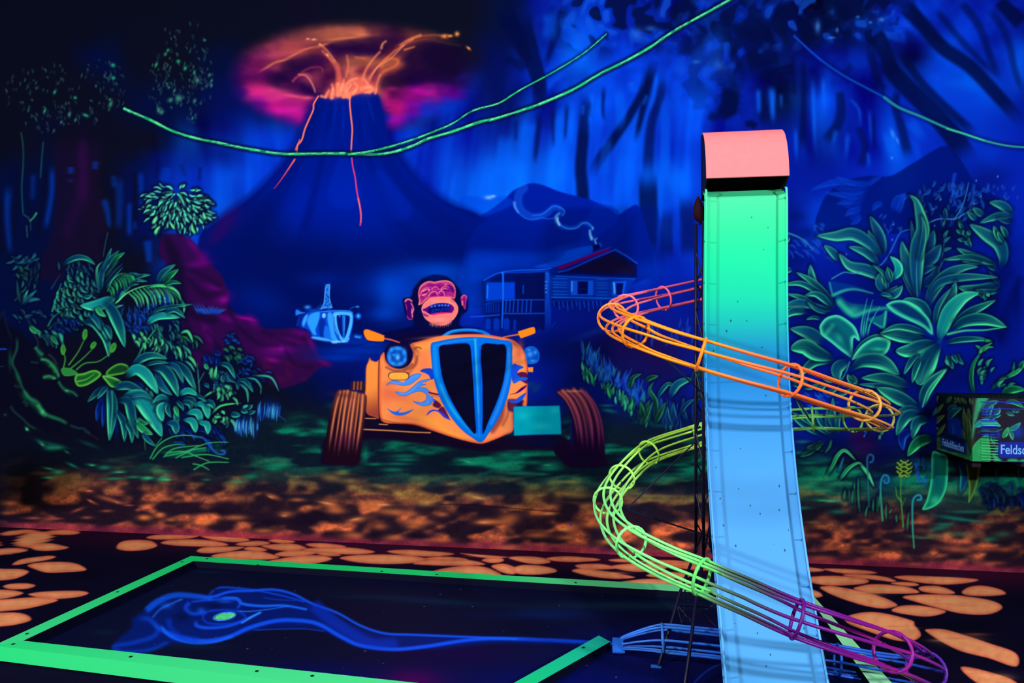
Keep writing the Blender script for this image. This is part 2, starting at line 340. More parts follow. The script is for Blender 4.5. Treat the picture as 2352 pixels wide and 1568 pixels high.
st('110,960 290,876 660,855 720,840', 9, (14, 90, 232), .9); st('300,884 480,880 700,872', 9, (10, 70, 214), .8); bl(288, 886, 12, 6, (110, 190, 255), .8)
part('painted_chimney', 'painted_hut')
pg('1100,632 1160,632 1165,664 1105,700', (4, 10, 70), 1.5, smooth=False)
setpart(hut)
pg('730,920 1400,945 1490,930 1380,1110 1290,1130 730,1115', (0, 42, 158), 3, smooth=False)
for y in (935, 968, 990, 1015, 1050, 1078, 1105):
    st('735,%d 900,%d' % (y, y+4), 9, (24, 110, 240), .75, col2=(14, 80, 220), fade=.3, fade0=.1)
    st('1110,%d 1270,%d' % (y+6, y+8), 8, (20, 100, 236), .7, fade=.4, fade0=.3)
st('770,915 1000,925 1480,940', 10, (16, 92, 230), .8, w2=5); st('730,1105 950,1108 1300,1118', 9, (20, 100, 236), .8); st('730,1135 1200,1130', 6, (10, 60, 200), .6)
part('painted_window', 'painted_hut')
pg('900,955 1105,955 1105,1085 905,1085', (10, 76, 220), 1.5, smooth=False); pg('965,962 1058,962 1055,1078 965,1078', (2, 10, 84), 1, smooth=False); st('915,965 912,1050', 12, (60, 160, 255), .9); st('980,1030 1040,1035', 4, (4, 40, 150), .8)
part('painted_window', 'painted_hut')
pg('1275,965 1405,962 1370,1090 1280,1088', (10, 76, 220), 1.5, smooth=False); pg('1312,978 1378,976 1365,1080 1312,1082', (2, 12, 92), 1, smooth=False); st('1292,975 1298,1065', 14, (80, 176, 255), .9); st('1395,965 1375,1085', 12, (8, 70, 214), .9)
part('painted_porch', 'painted_hut')
pg('140,970 400,970 400,1120 140,1140', (0, 62, 206), 3, smooth=False, a=.9); st('155,1000 150,1110', 14, (24, 120, 245), .8); pg('330,985 395,985 395,1110 330,1118', (0, 56, 200), 2, smooth=False, a=.8)
pg('405,900 660,890 660,1120 405,1120', (2, 12, 80), 2, smooth=False); st('475,1000 475,1070', 12, (0, 70, 214), .7)
st('293,890 294,1100 283,1380', 17, (14, 94, 232), 1, w2=10); st('108,960 108,1250', 20, (4, 16, 84), .9)
st('690,900 690,1100 700,1460', 44, (16, 84, 220), .95, w2=52, col2=(0, 30, 150), fade=.25); st('725,930 722,1200 715,1400', 12, (6, 60, 200), .6, fade=.3); st('672,900 672,1120', 8, (2, 12, 80), .8)
for y in (965, 1000, 1025, 1060): bl(680, y, 10, 6, (110, 190, 255), .8)
st('310,1132 420,1128 660,1128', 6, (20, 104, 240), .8); st('130,1170 200,1150 275,1140', 5, (14, 80, 220), .7); st('290,1250 420,1252 670,1250', 9, (14, 84, 226), .8); st('0,1280 130,1275 260,1262', 10, (16, 90, 230), .8)
for i, x in enumerate((320, 355, 388, 428, 466, 505, 545)): st('%d,1132 %d,1238' % (x+3, x-3), 9, (12, 80, 224), .8)
for i, x in enumerate((145, 165, 185, 207, 230, 255)): st('%d,1160 %d,1240' % (x, x), 8, (6, 60, 200), .7)
for i, x in enumerate((752, 800, 835, 875, 915, 955, 985, 1025, 1065, 1105, 1140, 1178)): st('%d,1145 %d,%d' % (x-4, x+5, 1190+(i*37 % 60)), 12, (10, 74, 216), .8, w2=7, fade=.2)
for x, w_ in ((160, 50), (235, 56), (325, 56), (400, 22)): st('%d,1320 %d,1420' % (x, x-4), w_, (0, 56, 200), .7, soft=3, fade=.4)
st('765,1330 730,1380', 8, (6, 60, 190), .7)
# ---- glowing ash cloud
part('painted_ash_cloud', None, 'magenta and orange painted ash cloud over the crater')
ashid = PID
ASH = [[(12, 12, 34), (14, 12, 34), (22, 14, 36), (36, 18, 38), (44, 22, 40), (50, 24, 42), (60, 30, 44), (60, 30, 44), (44, 20, 44), (36, 16, 44), (50, 24, 40), (56, 28, 40), (40, 22, 38), (14, 12, 34), (8, 12, 40)],
 [(14, 12, 38), (20, 14, 40), (40, 18, 46), (64, 28, 50), (96, 44, 54), (130, 62, 60), (170, 84, 68), (186, 94, 72), (100, 44, 56), (50, 16, 52), (110, 50, 50), (130, 66, 54), (96, 48, 44), (18, 14, 34), (8, 14, 46)],
 [(14, 12, 50), (44, 14, 64), (110, 34, 74), (160, 56, 82), (176, 70, 74), (120, 44, 60), (48, 10, 60), (34, 6, 56), (38, 8, 56), (80, 26, 50), (90, 34, 50), (30, 8, 44), (18, 8, 38), (26, 12, 42), (4, 14, 70)],
 [(4, 18, 90), (64, 10, 84), (112, 20, 84), (130, 40, 78), (60, 14, 60), (54, 8, 62), (100, 34, 62), (160, 80, 68), (170, 84, 66), (170, 80, 64), (84, 16, 74), (26, 6, 46), (18, 8, 40), (18, 10, 54), (2, 30, 130)],
 [(0, 24, 110), (64, 8, 92), (84, 10, 80), (34, 6, 56), (84, 12, 82), (120, 40, 76), (56, 6, 60), (210, 96, 84), (216, 104, 84), (110, 26, 54), (30, 0, 72), (44, 4, 74), (26, 6, 60), (20, 18, 96), (0, 40, 160)],
 [(0, 30, 130), (76, 8, 112), (196, 34, 122), (186, 50, 116), (120, 24, 96), (50, 6, 70), (180, 80, 84), (220, 104, 90), (200, 90, 80), (90, 10, 80), (150, 10, 130), (150, 18, 132), (84, 4, 130), (10, 32, 156), (0, 50, 184)],
 [(0, 40, 150), (10, 38, 156), (116, 10, 132), (186, 20, 132), (180, 24, 130), (60, 10, 120), (20, 20, 140), (20, 20, 140), (20, 20, 140), (186, 18, 122), (100, 8, 142), (24, 32, 164), (0, 52, 190), (0, 56, 200), (0, 60, 204)],
 [(0, 50, 180), (0, 50, 184), (10, 42, 172), (90, 10, 136), (124, 8, 132), (40, 10, 130), (10, 30, 150), (10, 30, 150), (10, 30, 150), (126, 10, 140), (34, 22, 154), (0, 60, 202), (0, 66, 206), (0, 66, 206), (0, 66, 206)]]
ra = slice(290, 600); ca = slice(760, 1500); X_, Y_ = PX[ra, ca], PY[ra, ca]
wx = (fbm(X_, Y_, 46, 81, 30)-.5)*46; wy = (fbm(X_, Y_, 46, 83, 30)-.5)*26
fa = cmap(ASH, X_+wx, Y_+wy, 500, 55, 45 if False else 1)/255 if False else None
gA = np.array(ASH, np.float32)/255; fx = np.clip((X_+wx-500)/45, 0, 13.999); fy = np.clip((Y_+wy-45)/34, 0, 6.999); i_ = fx.astype(int); j_ = fy.astype(int); u_ = fx-i_; v_ = fy-j_; u_ = (u_*u_*(3-2*u_))[..., None]; v_ = (v_*v_*(3-2*v_))[..., None]
fa = (gA[j_, i_]*(1-u_)+gA[j_, i_+1]*u_)*(1-v_)+(gA[j_+1, i_]*(1-u_)+gA[j_+1, i_+1]*u_)*v_
fa *= (.8+.4*fbm(X_, Y_, 60, 87, 16, 3))[..., None]
ee = np.sqrt(((X_-815)/300)**2+((Y_-175)/135)**2)
blend((760, 290, 1500, 600), (1-sm(.80, 1.04, ee)), np.clip(fa, 0, 1)*255)
# ---- volcano
org(0, 0, 1)
part('painted_volcano', None, 'deep blue painted volcano cone with glowing lava')
vol = PID
pg('728,224 765,226 800,222 830,214 866,215 880,260 890,310 912,350 950,400 990,440 1040,470 1105,500 1070,560 1040,680 960,800 700,820 500,790 452,660 456,548 480,520 540,480 600,430 655,365 690,310 712,262', (0, 22, 134), 4, grad=(760, 400, 760, 640, (0, 14, 96)))
st('730,226 712,262 690,310 655,365 600,430 540,480 480,520', 20, (0, 14, 104), .5, soft=9); st('868,226 890,310 912,350 950,400 990,440 1040,470 1105,500', 20, (0, 14, 104), .5, soft=9); bl(790, 470, 170, 90, (0, 30, 168), .6)
for s, w0, a, c in (('735,240 700,330 620,470 560,560', 22, .35, (0, 12, 92)), ('850,230 870,330 940,440 1040,520', 20, .35, (0, 14, 98)), ('760,240 740,360 700,520', 10, .4, (0, 12, 100)), ('820,240 830,320 900,480 960,560', 10, .35, (0, 14, 104)), ('790,380 790,440', 40, .35, (0, 40, 184)), ('760,300 745,340', 16, .2, (0, 40, 180)), ('870,400 920,480', 26, .3, (0, 40, 180)), ('700,440 650,540', 30, .3, (0, 34, 172)), ('840,560 850,620', 120, .2, (0, 28, 150))):
    st(s, w0, c, a, soft=8, w2=w0*2)
pg('470,560 520,500 600,450 680,560 700,700 560,720 500,640', (2, 14, 92), 30, a=.5)
pg('560,560 700,560 960,600 980,700 900,780 600,780', (2, 14, 88), 45, a=.6)
bls('520,505,45,22,-40 500,540,40,14,-40', (50, 6, 90), .55)
bls('600,690,70,40,20 740,640,60,20 850,660,70,40', (0, 34, 150), .45)
for s in ('770,230 765,300', '845,230 862,290', '790,245 785,330'): st(s, 7, (0, 40, 176), .4, soft=3, fade=.5)
# eruption
setpart(ashid)
org(500, 0, 2.904)
for e, c, a in (('400,500 340,540 400,590 560,632 640,625 560,560 520,520 610,440 690,390 640,350 520,380 430,420', (22, 6, 52), .55), ('720,310 860,256 1040,240 1180,246 1200,300 1100,340 960,350 800,350', (28, 6, 50), .6), ('1090,510 1180,480 1240,430 1240,380 1360,270 1540,300 1650,380 1620,480 1500,535 1300,545 1180,600 1080,590', (18, 7, 44), .75), ('690,560 720,540 745,580 720,630 680,630', (30, 0, 60), .6), ('1000,480 1060,440 1085,480 1050,560 1010,550', (60, 0, 56), .6), ('920,470 960,440 1010,450 990,500 940,500', (60, 0, 50), .6), ('560,560 620,580 640,620 560,600', (14, 0, 60), .7)):
    pg(e, c, 11, a=a)
bls('340,440,70,10,-30 420,405,70,9,-14 500,368,90,10,-25 600,322,80,8,-14 860,252,160,12,-6 960,228,50,10,0 700,300,60,10,-20', (244, 130, 88), .6)
bls('230,590,60,40,20 300,590,90,30,18 470,640,140,30,12 590,660,60,30', (206, 34, 120), .45); bls('510,640,90,14,8 600,650,50,12', (240, 100, 110), .6); bls('1120,640,30,50 1160,590,50,20', (200, 30, 120), .5)
for s, w0, w2, a, c in (('700,340 760,400 800,440 820,560 830,620', 20, 44, .7, (240, 110, 80)), ('690,300 740,350 790,420', 10, 14, .9, (255, 150, 100)), ('740,380 790,460 800,560', 18, 40, .6, (240, 100, 80)), ('860,370 870,440 850,530', 14, 26, .7, (236, 120, 84)), ('1080,345 1030,400 980,480 960,560', 16, 22, .8, (250, 140, 90)), ('1300,260 1180,340 1090,420 1020,500 990,570', 16, 14, .85, (250, 120, 70)), ('1240,300 1150,390 1060,450 1000,560', 5, 4, .9, (255, 190, 140)),
        ('1350,235 1270,265 1200,310', 22, 12, .85, (255, 140, 80)), ('1350,240 1440,232 1520,240', 14, 16, .6, (200, 90, 60)), ('1080,500 1060,560 1050,620', 14, 14, .8, (250, 130, 90)), ('1090,440 1130,390 1200,400 1180,440 1100,480 1070,540', 26, 16, .7, (226, 110, 60)), ('540,495 590,505 630,560 655,630', 12, 9, .95, (250, 150, 120)), ('500,540 530,510 590,490 640,530', 16, 5, .7, (220, 90, 90)), ('560,480 620,450 690,450 700,500', 14, 10, .6, (180, 70, 70)), ('1245,330 1280,320 1320,308', 12, 6, .9, (255, 150, 70)), ('1090,320 1100,290 1130,268', 18, 12, .9, (255, 160, 90)), ('1150,375 1200,300 1260,285 1340,268 1420,250', 8, 4, .6, (170, 70, 60)), ('1440,265 1560,295 1640,300', 5, 3, .4, (130, 60, 50)), ('920,380 990,390', 16, 12, .7, (236, 110, 60))):
    st(s, w0*.8, c, a*.85, soft=3.5, w2=w2*.8, fade=.15)
bls('1515,240,28,16 1595,225,18,18,30 1672,320,20,9,40 1550,238,20,10', (255, 150, 60), .95); bls('730,365,14,10,30 640,262,20,8 600,258,14,8 680,295,12,8', (255, 176, 110), .9)
bl(1525, 242, 9, 7, (90, 30, 40), .8)
bls('830,580,90,60 950,570,90,50 1000,590,50,40 760,620,50,34', (240, 100, 84), .8)
for s, w0, w2 in (('760,650 770,600 760,560', 26, 10), ('720,640 740,600', 20, 8), ('800,630 830,590 840,530', 30, 10), ('870,640 850,590 880,540 930,520', 40, 10), ('900,620 930,580 910,550', 26, 14), ('960,590 1000,570 980,530', 28, 8), ('1010,610 1030,590 1000,570', 30, 20), ('1050,620 1058,590', 16, 8), ('840,640 870,630 880,650', 34, 14), ('690,640 720,650', 18, 12), ('985,615 1020,600', 16, 20), ('800,560 810,620', 30, 40)):
    st(s, w0, (255, 136, 104), .85, soft=3, w2=w2)
for s in ('890,560 870,590 850,610', '920,600 900,620', '990,585 1020,580', '830,560 820,600', '765,590 758,630'): st(s, 8, (255, 186, 150), .7, soft=3, w2=4)
part('painted_lava_stream', 'painted_volcano', 'thin glowing orange lava line')
setv = PID
st('670,640 640,690 636,730 610,790 580,860 560,930 530,970 527,1012', 10, (255, 120, 96), 1, w2=11, soft=1.2); st('545,930 515,1000', 7, (255, 110, 90), .9)
st('512,1062 480,1110 440,1170 400,1225 375,1255', 11, (255, 100, 90), 1, w2=4, col2=(230, 40, 80), soft=1.2)
part('painted_lava_stream', 'painted_volcano', 'thin glowing orange lava line')
st('880,650 880,700 888,780 896,860 892,940 888,1012', 11, (255, 120, 96), 1, w2=9, soft=1.2)
st('892,1050 900,1110 915,1180 928,1280 945,1360 955,1430 950,1500', 8, (250, 60, 110), 1, w2=9, soft=1.2); st('935,1320 950,1400 955,1480', 10, (255, 110, 110), .9, w2=6)
# ---- left trunks
part('painted_dark_trees', None, 'near-black painted trunks with speckled foliage at the left')
ltree = PID
org(0, 400, 3.136)
bl(560, -260, 330, 150, (12, 12, 36), .9)
pg('400,-240 480,-300 560,-360 680,-330 720,-200 730,-100 700,60 730,160 760,400 740,620 700,700 300,760 310,600 370,440 400,200 390,0', (22, 12, 42), 12, a=.8)
bl(560, -300, 300, 110, (12, 12, 34), .9)
bls('590,-100,40,160 600,100,50,120', (48, 10, 66), .6); st('600,-200 590,100 480,420', 60, (44, 12, 72), .4, soft=14)
for s, w0, w2, a in (('760,-20 790,100 820,300', 60, 30, .7), ('120,-80 115,200 90,560', 30, 26, .75), ('220,-60 210,200 230,480', 26, 40, .5), ('340,-60 300,240 270,420 290,560', 46, 30, .8), ('0,200 10,480 60,640', 60, 80, .8), ('1130,-80 1125,60', 14, 10, .6), ('970,-40 975,200 960,460', 46, 60, .8), ('880,-100 870,60', 20, 16, .5), ('1040,420 1030,700', 30, 40, .6), ('1150,380 1160,640', 20, 40, .8), ('1440,-60 1435,60', 16, 12, .6), ('820,300 840,520', 50, 60, .4), ('900,520 960,560', 100, 100, .6), ('740,420 780,640', 90, 90, .6), ('1300,-80 1340,30', 30, 20, .3)):
    st(s, w0, (8, 12, 44), a, soft=6, w2=w2, fade=.3, fade0=.1)
for s, w0, w2, a in (('60,60 50,300 75,600', 50, 26, .5), ('240,-20 230,200', 40, 30, .35), ('370,-80 370,140 320,420', 36, 30, .6), ('510,-60 508,0', 40, 40, .5), ('510,30 505,60', 40, 20, .3), ('740,160 770,260 790,400', 50, 20, .55), ('850,0 860,200 850,420', 60, 40, .35), ('930,180 930,460', 30, 30, .6), ('1060,460 1075,650', 60, 34, .6), ('1010,-40 1020,300', 40, 30, .5), ('1200,-60 1180,60', 60, 60, .4), ('690,-100 680,-30', 44, 30, .5), ('815,0 820,100', 30, 30, .4), ('970,330 972,400', 10, 20, .5)):
    st(s, w0, (2, 64, 200), a, soft=7, w2=w2, fade=.2, fade0=.2)
for s in ('150,-300 165,-200 165,-60 155,100 165,280', '310,-230 295,-60 290,20'): st(s, 7, (40, 140, 120), .55, soft=2.5)
st('170,290 200,310 215,330', 10, (40, 100, 110), .6, soft=2); st('260,280 240,310 215,335', 14, (40, 190, 110), .8, w2=8, soft=2); st('190,370 195,450', 6, (60, 140, 120), .6, soft=2); st('218,340 220,400', 6, (50, 110, 120), .5, soft=2)
st('775,420 755,510 742,590', 5, (50, 110, 100), .7, soft=2)
# speckled foliage, upper left
org(0, 0, 3.136)
for cx, cy, rx, ry, n, sd in ((350, 640, 260, 190, 46, 1), (130, 620, 110, 150, 14, 2), (320, 860, 150, 90, 22, 3), (560, 800, 160, 100, 24, 4), (800, 640, 120, 150, 34, 5), (720, 500, 150, 80, 16, 6), (1330, 480, 210, 150, 46, 7), (1190, 690, 130, 110, 40, 8), (1400, 640, 120, 110, 22, 9), (1330, 260, 200, 110, 18, 10), (1150, 480, 80, 110, 18, 11), (1380, 820, 40, 90, 10, 12), (1480, 460, 50, 160, 20, 13)):
    scat(cx, cy, rx, ry, n, 26, 12, 78, 35, (((44, 84, 88), (30, 60, 66)), ((30, 60, 84), (16, 38, 60)), ((60, 120, 104), (40, 88, 84))), sd, halo=0, soft=2.2, basef=0, a=.75)
for x, y, rx, ry in ((392, 662, 11, 18), (540, 702, 14, 12), (320, 797, 10, 18), (498, 820, 12, 22), (615, 828, 26, 12), (795, 748, 15, 32), (440, 878, 9, 14), (542, 862, 9, 16), (1124, 464, 10, 24), (1283, 440, 16, 14), (1190, 388, 12, 16), (1208, 360, 10, 14), (1420, 578, 18, 20), (1283, 705, 24, 30), (1255, 650, 9, 18), (1508, 538, 12, 14), (1332, 490, 14, 18), (1225, 720, 18, 18), (1472, 288, 12, 10), (1160, 805, 18, 20), (1140, 790, 12, 22), (1400, 725, 12, 18), (815, 560, 16, 16), (812, 468, 20, 16), (1215, 628, 9, 12), (790, 715, 12, 10), (1385, 850, 7, 14), (1398, 520, 8, 18), (1522, 580, 9, 16), (1522, 615, 9, 16)):
    bl(x, y, rx, ry, (36, 190, 128) if rx*7 % 3 else (60, 150, 120), .85, 20, idm=True)
# ---- purple rocks
part('painted_purple_rocks', None, 'dim purple painted rock slope falling to the right')
org(180, 540, 2.903)
pg('560,0 600,-10 660,-10 740,20 800,80 850,160 940,250 975,320 1000,390 1000,480 1080,535 1160,545 1240,620 1440,618 1530,650 1580,740 1600,790 1690,860 1600,890 1520,960 1350,1020 1240,960 1150,860 1000,760 860,900 700,760 690,560 640,300 540,120', (46, 8, 66), 4, a=.95)
pg('560,0 640,60 700,200 720,440 760,700 900,800 800,760 690,560 640,300', (16, 10, 40), 12, a=.8)
bls('760,70,80,26,50 800,190,100,28,-8 830,150,50,50,50 960,420,50,70,70 900,350,80,22,20 1100,550,90,20,12 1160,570,60,34,50 1330,750,130,34,6 1300,780,110,30 1480,650,70,26,10 1550,720,30,60,-20 860,640,30,70,-30 880,690,20,40,-30 1000,560,90,24,20 1640,850,50,20,20 1400,700,120,20,10', (96, 6, 116), .7)
bls('1330,755,80,16,5 1110,552,50,10,10 970,430,22,30,70 1290,830,60,20,10 1150,560,30,10,20', (150, 8, 140), .65)
bls('1260,880,60,40,60 1400,920,60,30,70 1500,960,30,20 1420,860,60,20,20 1350,960,40,30,60', (70, 10, 60), .6)
for s, w0, a in (('1000,480 1060,600 1200,720 1320,740', 26, .5), ('1230,640 1340,690 1440,720', 22, .5), ('1010,700 1100,800 1200,880', 50, .5), ('860,640 940,760', 30, .5), ('700,210 820,260 940,330', 26, .4), ('740,300 850,400 960,380', 40, .4), ('1380,760 1440,860 1560,880', 16, .5), ('1500,680 1560,800', 14, .4), ('700,480 800,540 900,560', 60, .55)):
    st(s, w0, (14, 8, 36), a, soft=7)
# ---- ground
org(0, 0, 1)
part('painted_ground', None, 'painted mossy ground fading to rusty orange rubble at the foot of the wall')
gid = PID
b0 = (0, 900, MUR.w, MUR.h); ys = slice(900, MUR.h); X, Y = PX[ys], PY[ys]
s1 = fbm(X+Y*0.6, Y, 90, 41, 22, 3); s2 = fbm(X+Y*.3, Y, 46, 47, 22, 2); s3 = fbm(X, Y, 4, 51, 4, 2)
foot = 1212+0.0438*X
top = 905+60*np.abs(X-1000)/900+sm(1500, 1900, X)*50+sm(700, 200, X)*70
gm = sm(top-30, top+70, Y)*sm(-40, 60, X)
gcol = np.zeros(X.shape+(3,), np.float32)+np.array((11, 24, 40), np.float32)
gr = sm(.42, .82, s1)
gcol = gcol+(np.array((8, 128, 94), np.float32)-gcol)*(gr*sm(top, top+60, Y))[..., None]
om = sm(foot-195, foot-90, Y+(s1-.5)*100)
oc = np.zeros_like(gcol)+np.array((34, 20, 36), np.float32); hi = sm(.34, .80, s2)*(.75+.5*sm(.3, .7, fbm(X, Y, 16, 55, 9, 2)))
oc = oc+(np.array((206, 100, 62), np.float32)-oc)*hi[..., None]*(0.55+.45*sm(foot-150, foot-30, Y))[..., None]
yl = (1-sm(foot-130, foot-60, Y))*sm(.4, .62, s1)
oc = oc+(np.array((128, 104, 52), np.float32)-oc)*(yl*hi*.7)[..., None]
pk = sm(foot-26, foot-6, Y+(s2-.5)*16); oc = oc+(np.array((132, 36, 66), np.float32)-oc)*(pk*.75)[..., None]
gcol = gcol+(oc-gcol)*om[..., None]
gcol *= (0.86+.28*s3)[..., None]
gcol *= (0.30+0.70*np.clip(sm(40, 260, X)+sm(foot-60, foot-20, Y), 0, 1))[..., None]
blend((0, 900, MUR.w, MUR.h), gm, gcol)
# dabs on the ground, traced
org(0, 800, 3.92)
bls('1330,1160,60,16 1200,1155,80,14 1020,1170,120,14 1060,1110,80,16,-5 940,1070,70,24 1470,1165,70,30,-10 1500,1180,50,12 650,1050,60,14,25 820,1045,50,14,5 520,1110,60,24 430,1160,60,14 600,930,30,10,30 370,850,50,20,35 450,890,60,30 520,890,60,24 240,720,30,16,50 440,1080,60,12,10', (28, 190, 120), .5)
bls('1330,1165,46,12 1500,1180,40,8 830,1050,24,8 380,865,20,10,35 240,725,12,14 1080,1112,50,6', (120, 240, 160), .45)
bls('470,860,160,20,15 800,860,100,20,20 300,700,80,16,30', (14, 90, 84), .5)
bls('800,1280,50,12,8 960,1350,110,26,15 1060,1380,90,16,15 830,1380,60,14,25 700,1450,70,16,-20 960,1460,60,14 1160,1410,50,10 1240,1450,30,12 1310,1520,60,26 1440,1500,50,26 300,1525,90,14 500,1530,70,14 90,1390,80,26 60,1480,60,20 780,1520,60,16 1480,1350,80,24,10 1420,1335,50,10,-20', (208, 100, 62), .6)
bls('1290,1520,30,16 1440,1490,30,14 800,1280,24,6 810,1370,24,8,30 1050,1385,30,6,20', (255, 140, 90), .6)
org(300, 1050, 1.96)
bls('70,95,30,10 130,60,50,9 140,100,26,6 340,100,20,6 540,85,40,14 660,35,60,12 640,50,40,10 480,110,40,10 1240,10,60,8 1180,55,60,12 1520,30,80,8 1640,40,60,10 1750,70,80,10 1880,50,60,12 960,60,30,8 1100,30,40,8 1850,75,40,8', (18, 160, 112), .5)
bls('900,90,60,20,10 990,105,40,16 1000,130,30,14 1130,130,50,12,10 1210,165,40,12,20 1330,205,60,20 1540,170,60,12,8 1560,185,50,10 1960,110,90,10 2010,170,80,16 950,70,40,12', (176, 140, 66), .5)
bls('900,215,60,24,20 920,240,50,16 1120,215,70,10 1180,245,120,20,5 1020,280,60,18,-10 700,255,40,16 640,175,40,12,20 750,190,40,10 480,270,50,14 340,290,40,16 1400,255,40,14 1600,290,60,16 1700,275,60,30,-10 1850,250,70,14 1830,350,70,14 1970,320,60,24 1960,360,50,14 1120,310,40,20 1180,360,60,16 1400,370,60,14 1630,290,80,14 2090,300,60,24 2130,250,60,10 60,270,40,16 130,260,30,14 180,280,30,10 1300,290,60,20 1700,405,70,14 2160,380,70,14 1270,310,40,16 1000,350,60,18 600,330,60,14', (222, 120, 62), .62)
bls('880,205,40,6,10 1010,278,30,6,-10 1140,212,30,5 690,262,16,6 1590,292,30,6 1880,252,30,6 1950,322,24,8 1560,180,30,5,10 630,178,16,5,20', (255, 170, 100), .6)
bls('800,280,110,40 1100,350,60,30 1280,350,60,26 850,250,40,16,20 2060,330,50,24 1490,250,50,40 1700,340,60,20 620,290,60,16 380,240,90,14', (14, 10, 30), .6)
st('1390,210 1560,215 1800,235 1960,245', 4, (20, 6, 24), .7)
bls('1980,302,6,6', (60, 30, 220), .9)
r = random.Random(77)
for i in range(340):
    x = r.uniform(-200, 2500); y = 1212+.0438*x-r.uniform(8, 240)
    bl(x, y, 1.1, 1.1, (150, 150, 140), r.uniform(.3, .9))
org(1800, 850, 3.4837)
bls('250,940,160,26,12 350,1040,150,14,4 150,1100,80,14 430,1130,80,20 250,620,80,20 150,570,70,16 130,660,50,14 200,740,100,14 1350,1180,160,20,8 1250,1260,90,26,-10 1280,1230,80,16 1500,1200,160,12,6 1650,1350,70,24 1500,1130,200,16 200,870,120,12', (16, 150, 112), .5)
bls('370,1045,60,8 300,1040,40,6', (90, 230, 150), .5)
bls('1050,1330,100,14,6 1200,1320,80,16 1400,1310,120,24 1750,1310,90,30 1120,1340,90,10', (60, 120, 74), .5); bls('240,1215,80,16', (130, 120, 60), .5)
bls('350,1360,60,14 660,1420,110,20,5 380,1430,60,14 700,1450,90,14 1700,1540,90,20 250,1320,60,26 1350,1430,160,26,6 1600,1430,140,20 1780,1430,90,26 1050,1550,90,20 300,1500,120,24', (206, 96, 54), .5)
bls('620,1480,160,30 560,1180,170,40 900,1420,90,24 1300,1500,150,24', (16, 10, 28), .5)
org(720, 740, 3.36)
bls('80,780,60,30,20 60,840,60,16 1480,1020,90,24 1250,1080,120,16,-4 700,1030,120,20 650,1090,120,14 1840,1100,90,40 1700,1080,80,20 400,1020,30,70 2280,680,60,16,10 2260,640,60,10 2150,410,30,50,20', (12, 150, 112), .5)
bls('1190,1075,40,10,10 1800,1100,40,10', (60, 210, 150), .5)
bls('1720,510,50,26,-40 1650,480,80,30 300,640,80,30 150,640,60,30', (10, 80, 76), .45)
# road and haze behind the car
org(0, 0, 1)
part('painted_track_haze', None, 'soft blue painted haze along the far track')
bls('820,805,110,14 780,820,70,10 840,790,60,8', (0, 46, 170), .8); bls('930,680,50,60,0 900,650,60,40 880,720,40,20 1080,690,40,60 1000,620,90,24', (0, 70, 216), .5); bls('1010,640,80,40 890,680,30,50', (0, 96, 236), .35)
bls('1300,800,120,50 1400,820,80,60', (3, 14, 80), .7); bls('1370,760,60,8,-20 1430,720,50,10,-25 1420,745,40,6,-30', (10, 70, 190), .4)
bls('1460,790,120,60', (24, 6, 52), .7); bls('1520,830,80,60', (30, 8, 50), .6)
# ---- blue car with giraffe
part('painted_blue_wagon', None, 'distant blue painted roadster')
car2 = PID
org(640, 600, 5.113)
pg('230,760 250,650 300,600 260,580 200,630 200,565 240,560 300,590 340,520 380,530 420,570 560,545 690,570 860,590 875,700 850,850 900,845 1040,900 1040,960 860,960 750,975 560,950 390,890 330,800', (0, 46, 168), 5, a=.6)
pg('265,765 285,660 345,600 500,578 640,575 800,575 868,605 872,700 850,830 815,950 750,962 650,945 540,905 400,890 380,830 330,790', (6, 66, 206), 2, smooth=True)
for e, c in (('330,700 370,620 470,588 480,640 460,720 430,800 440,860 400,850 360,780', (44, 160, 255)), ('275,720 300,650 340,620 320,700 290,760', (60, 170, 255)), ('580,600 630,620 645,760 660,850 690,930 610,900 590,780 570,680', (50, 164, 255)), ('470,700 540,680 530,880 480,870', (4, 40, 150)), ('540,760 590,780 610,900 530,880', (20, 110, 236)), ('400,880 530,895 640,930 560,935 400,905', (70, 180, 255)), ('615,935 700,925 740,950 640,960', (120, 210, 255))):
    pg(e, c, 2.5, a=.9)
st('500,590 640,578 800,578 865,600', 10, (50, 150, 250), .9); st('470,560 530,545 600,560', 8, (60, 160, 250), .7)
st('370,570 450,575 520,590', 5, (20, 110, 230), .7)
part('painted_grille', 'painted_blue_wagon')
pg('635,615 700,588 800,590 862,610 868,700 850,800 815,900 755,950 700,880 655,790', (70, 178, 255), 1.5, rim=(40, 150, 250), rw=10)
pg('680,640 720,628 800,630 832,650 825,730 790,860 760,900 720,850 690,760', (3, 24, 118), 1.5); st('762,640 762,900', 34, (20, 110, 230), 1, w2=18); st('775,650 770,800', 6, (90, 180, 255), .6)
st('640,640 690,620 720,650', 6, (140, 220, 255), .8); st('645,640 660,760 710,880', 6, (4, 30, 130), .8); st('745,940 800,935 820,900', 14, (130, 214, 255), .8)
part('painted_headlight', 'painted_blue_wagon')
bl(530, 632, 44, 50, (6, 60, 190), 1, hard=.3, idm=True); bl(530, 634, 30, 38, (120, 205, 255), 1, hard=.5); bl(540, 640, 12, 16, (40, 140, 240), .7)
part('painted_headlight', 'painted_blue_wagon')
bl(933, 640, 44, 44, (0, 70, 200), 1, hard=.3, idm=True); bl(935, 640, 20, 24, (60, 160, 250), .9); bl(933, 638, 8, 14, (160, 220, 255), .9)
setpart(car2)
st('905,880 960,880', 40, (0, 80, 214), .7, soft=3); st('900,880 950,890', 16, (90, 190, 255), .7, soft=3); st('700,965 900,985 1030,960', 20, (2, 20, 100), .8, soft=4)
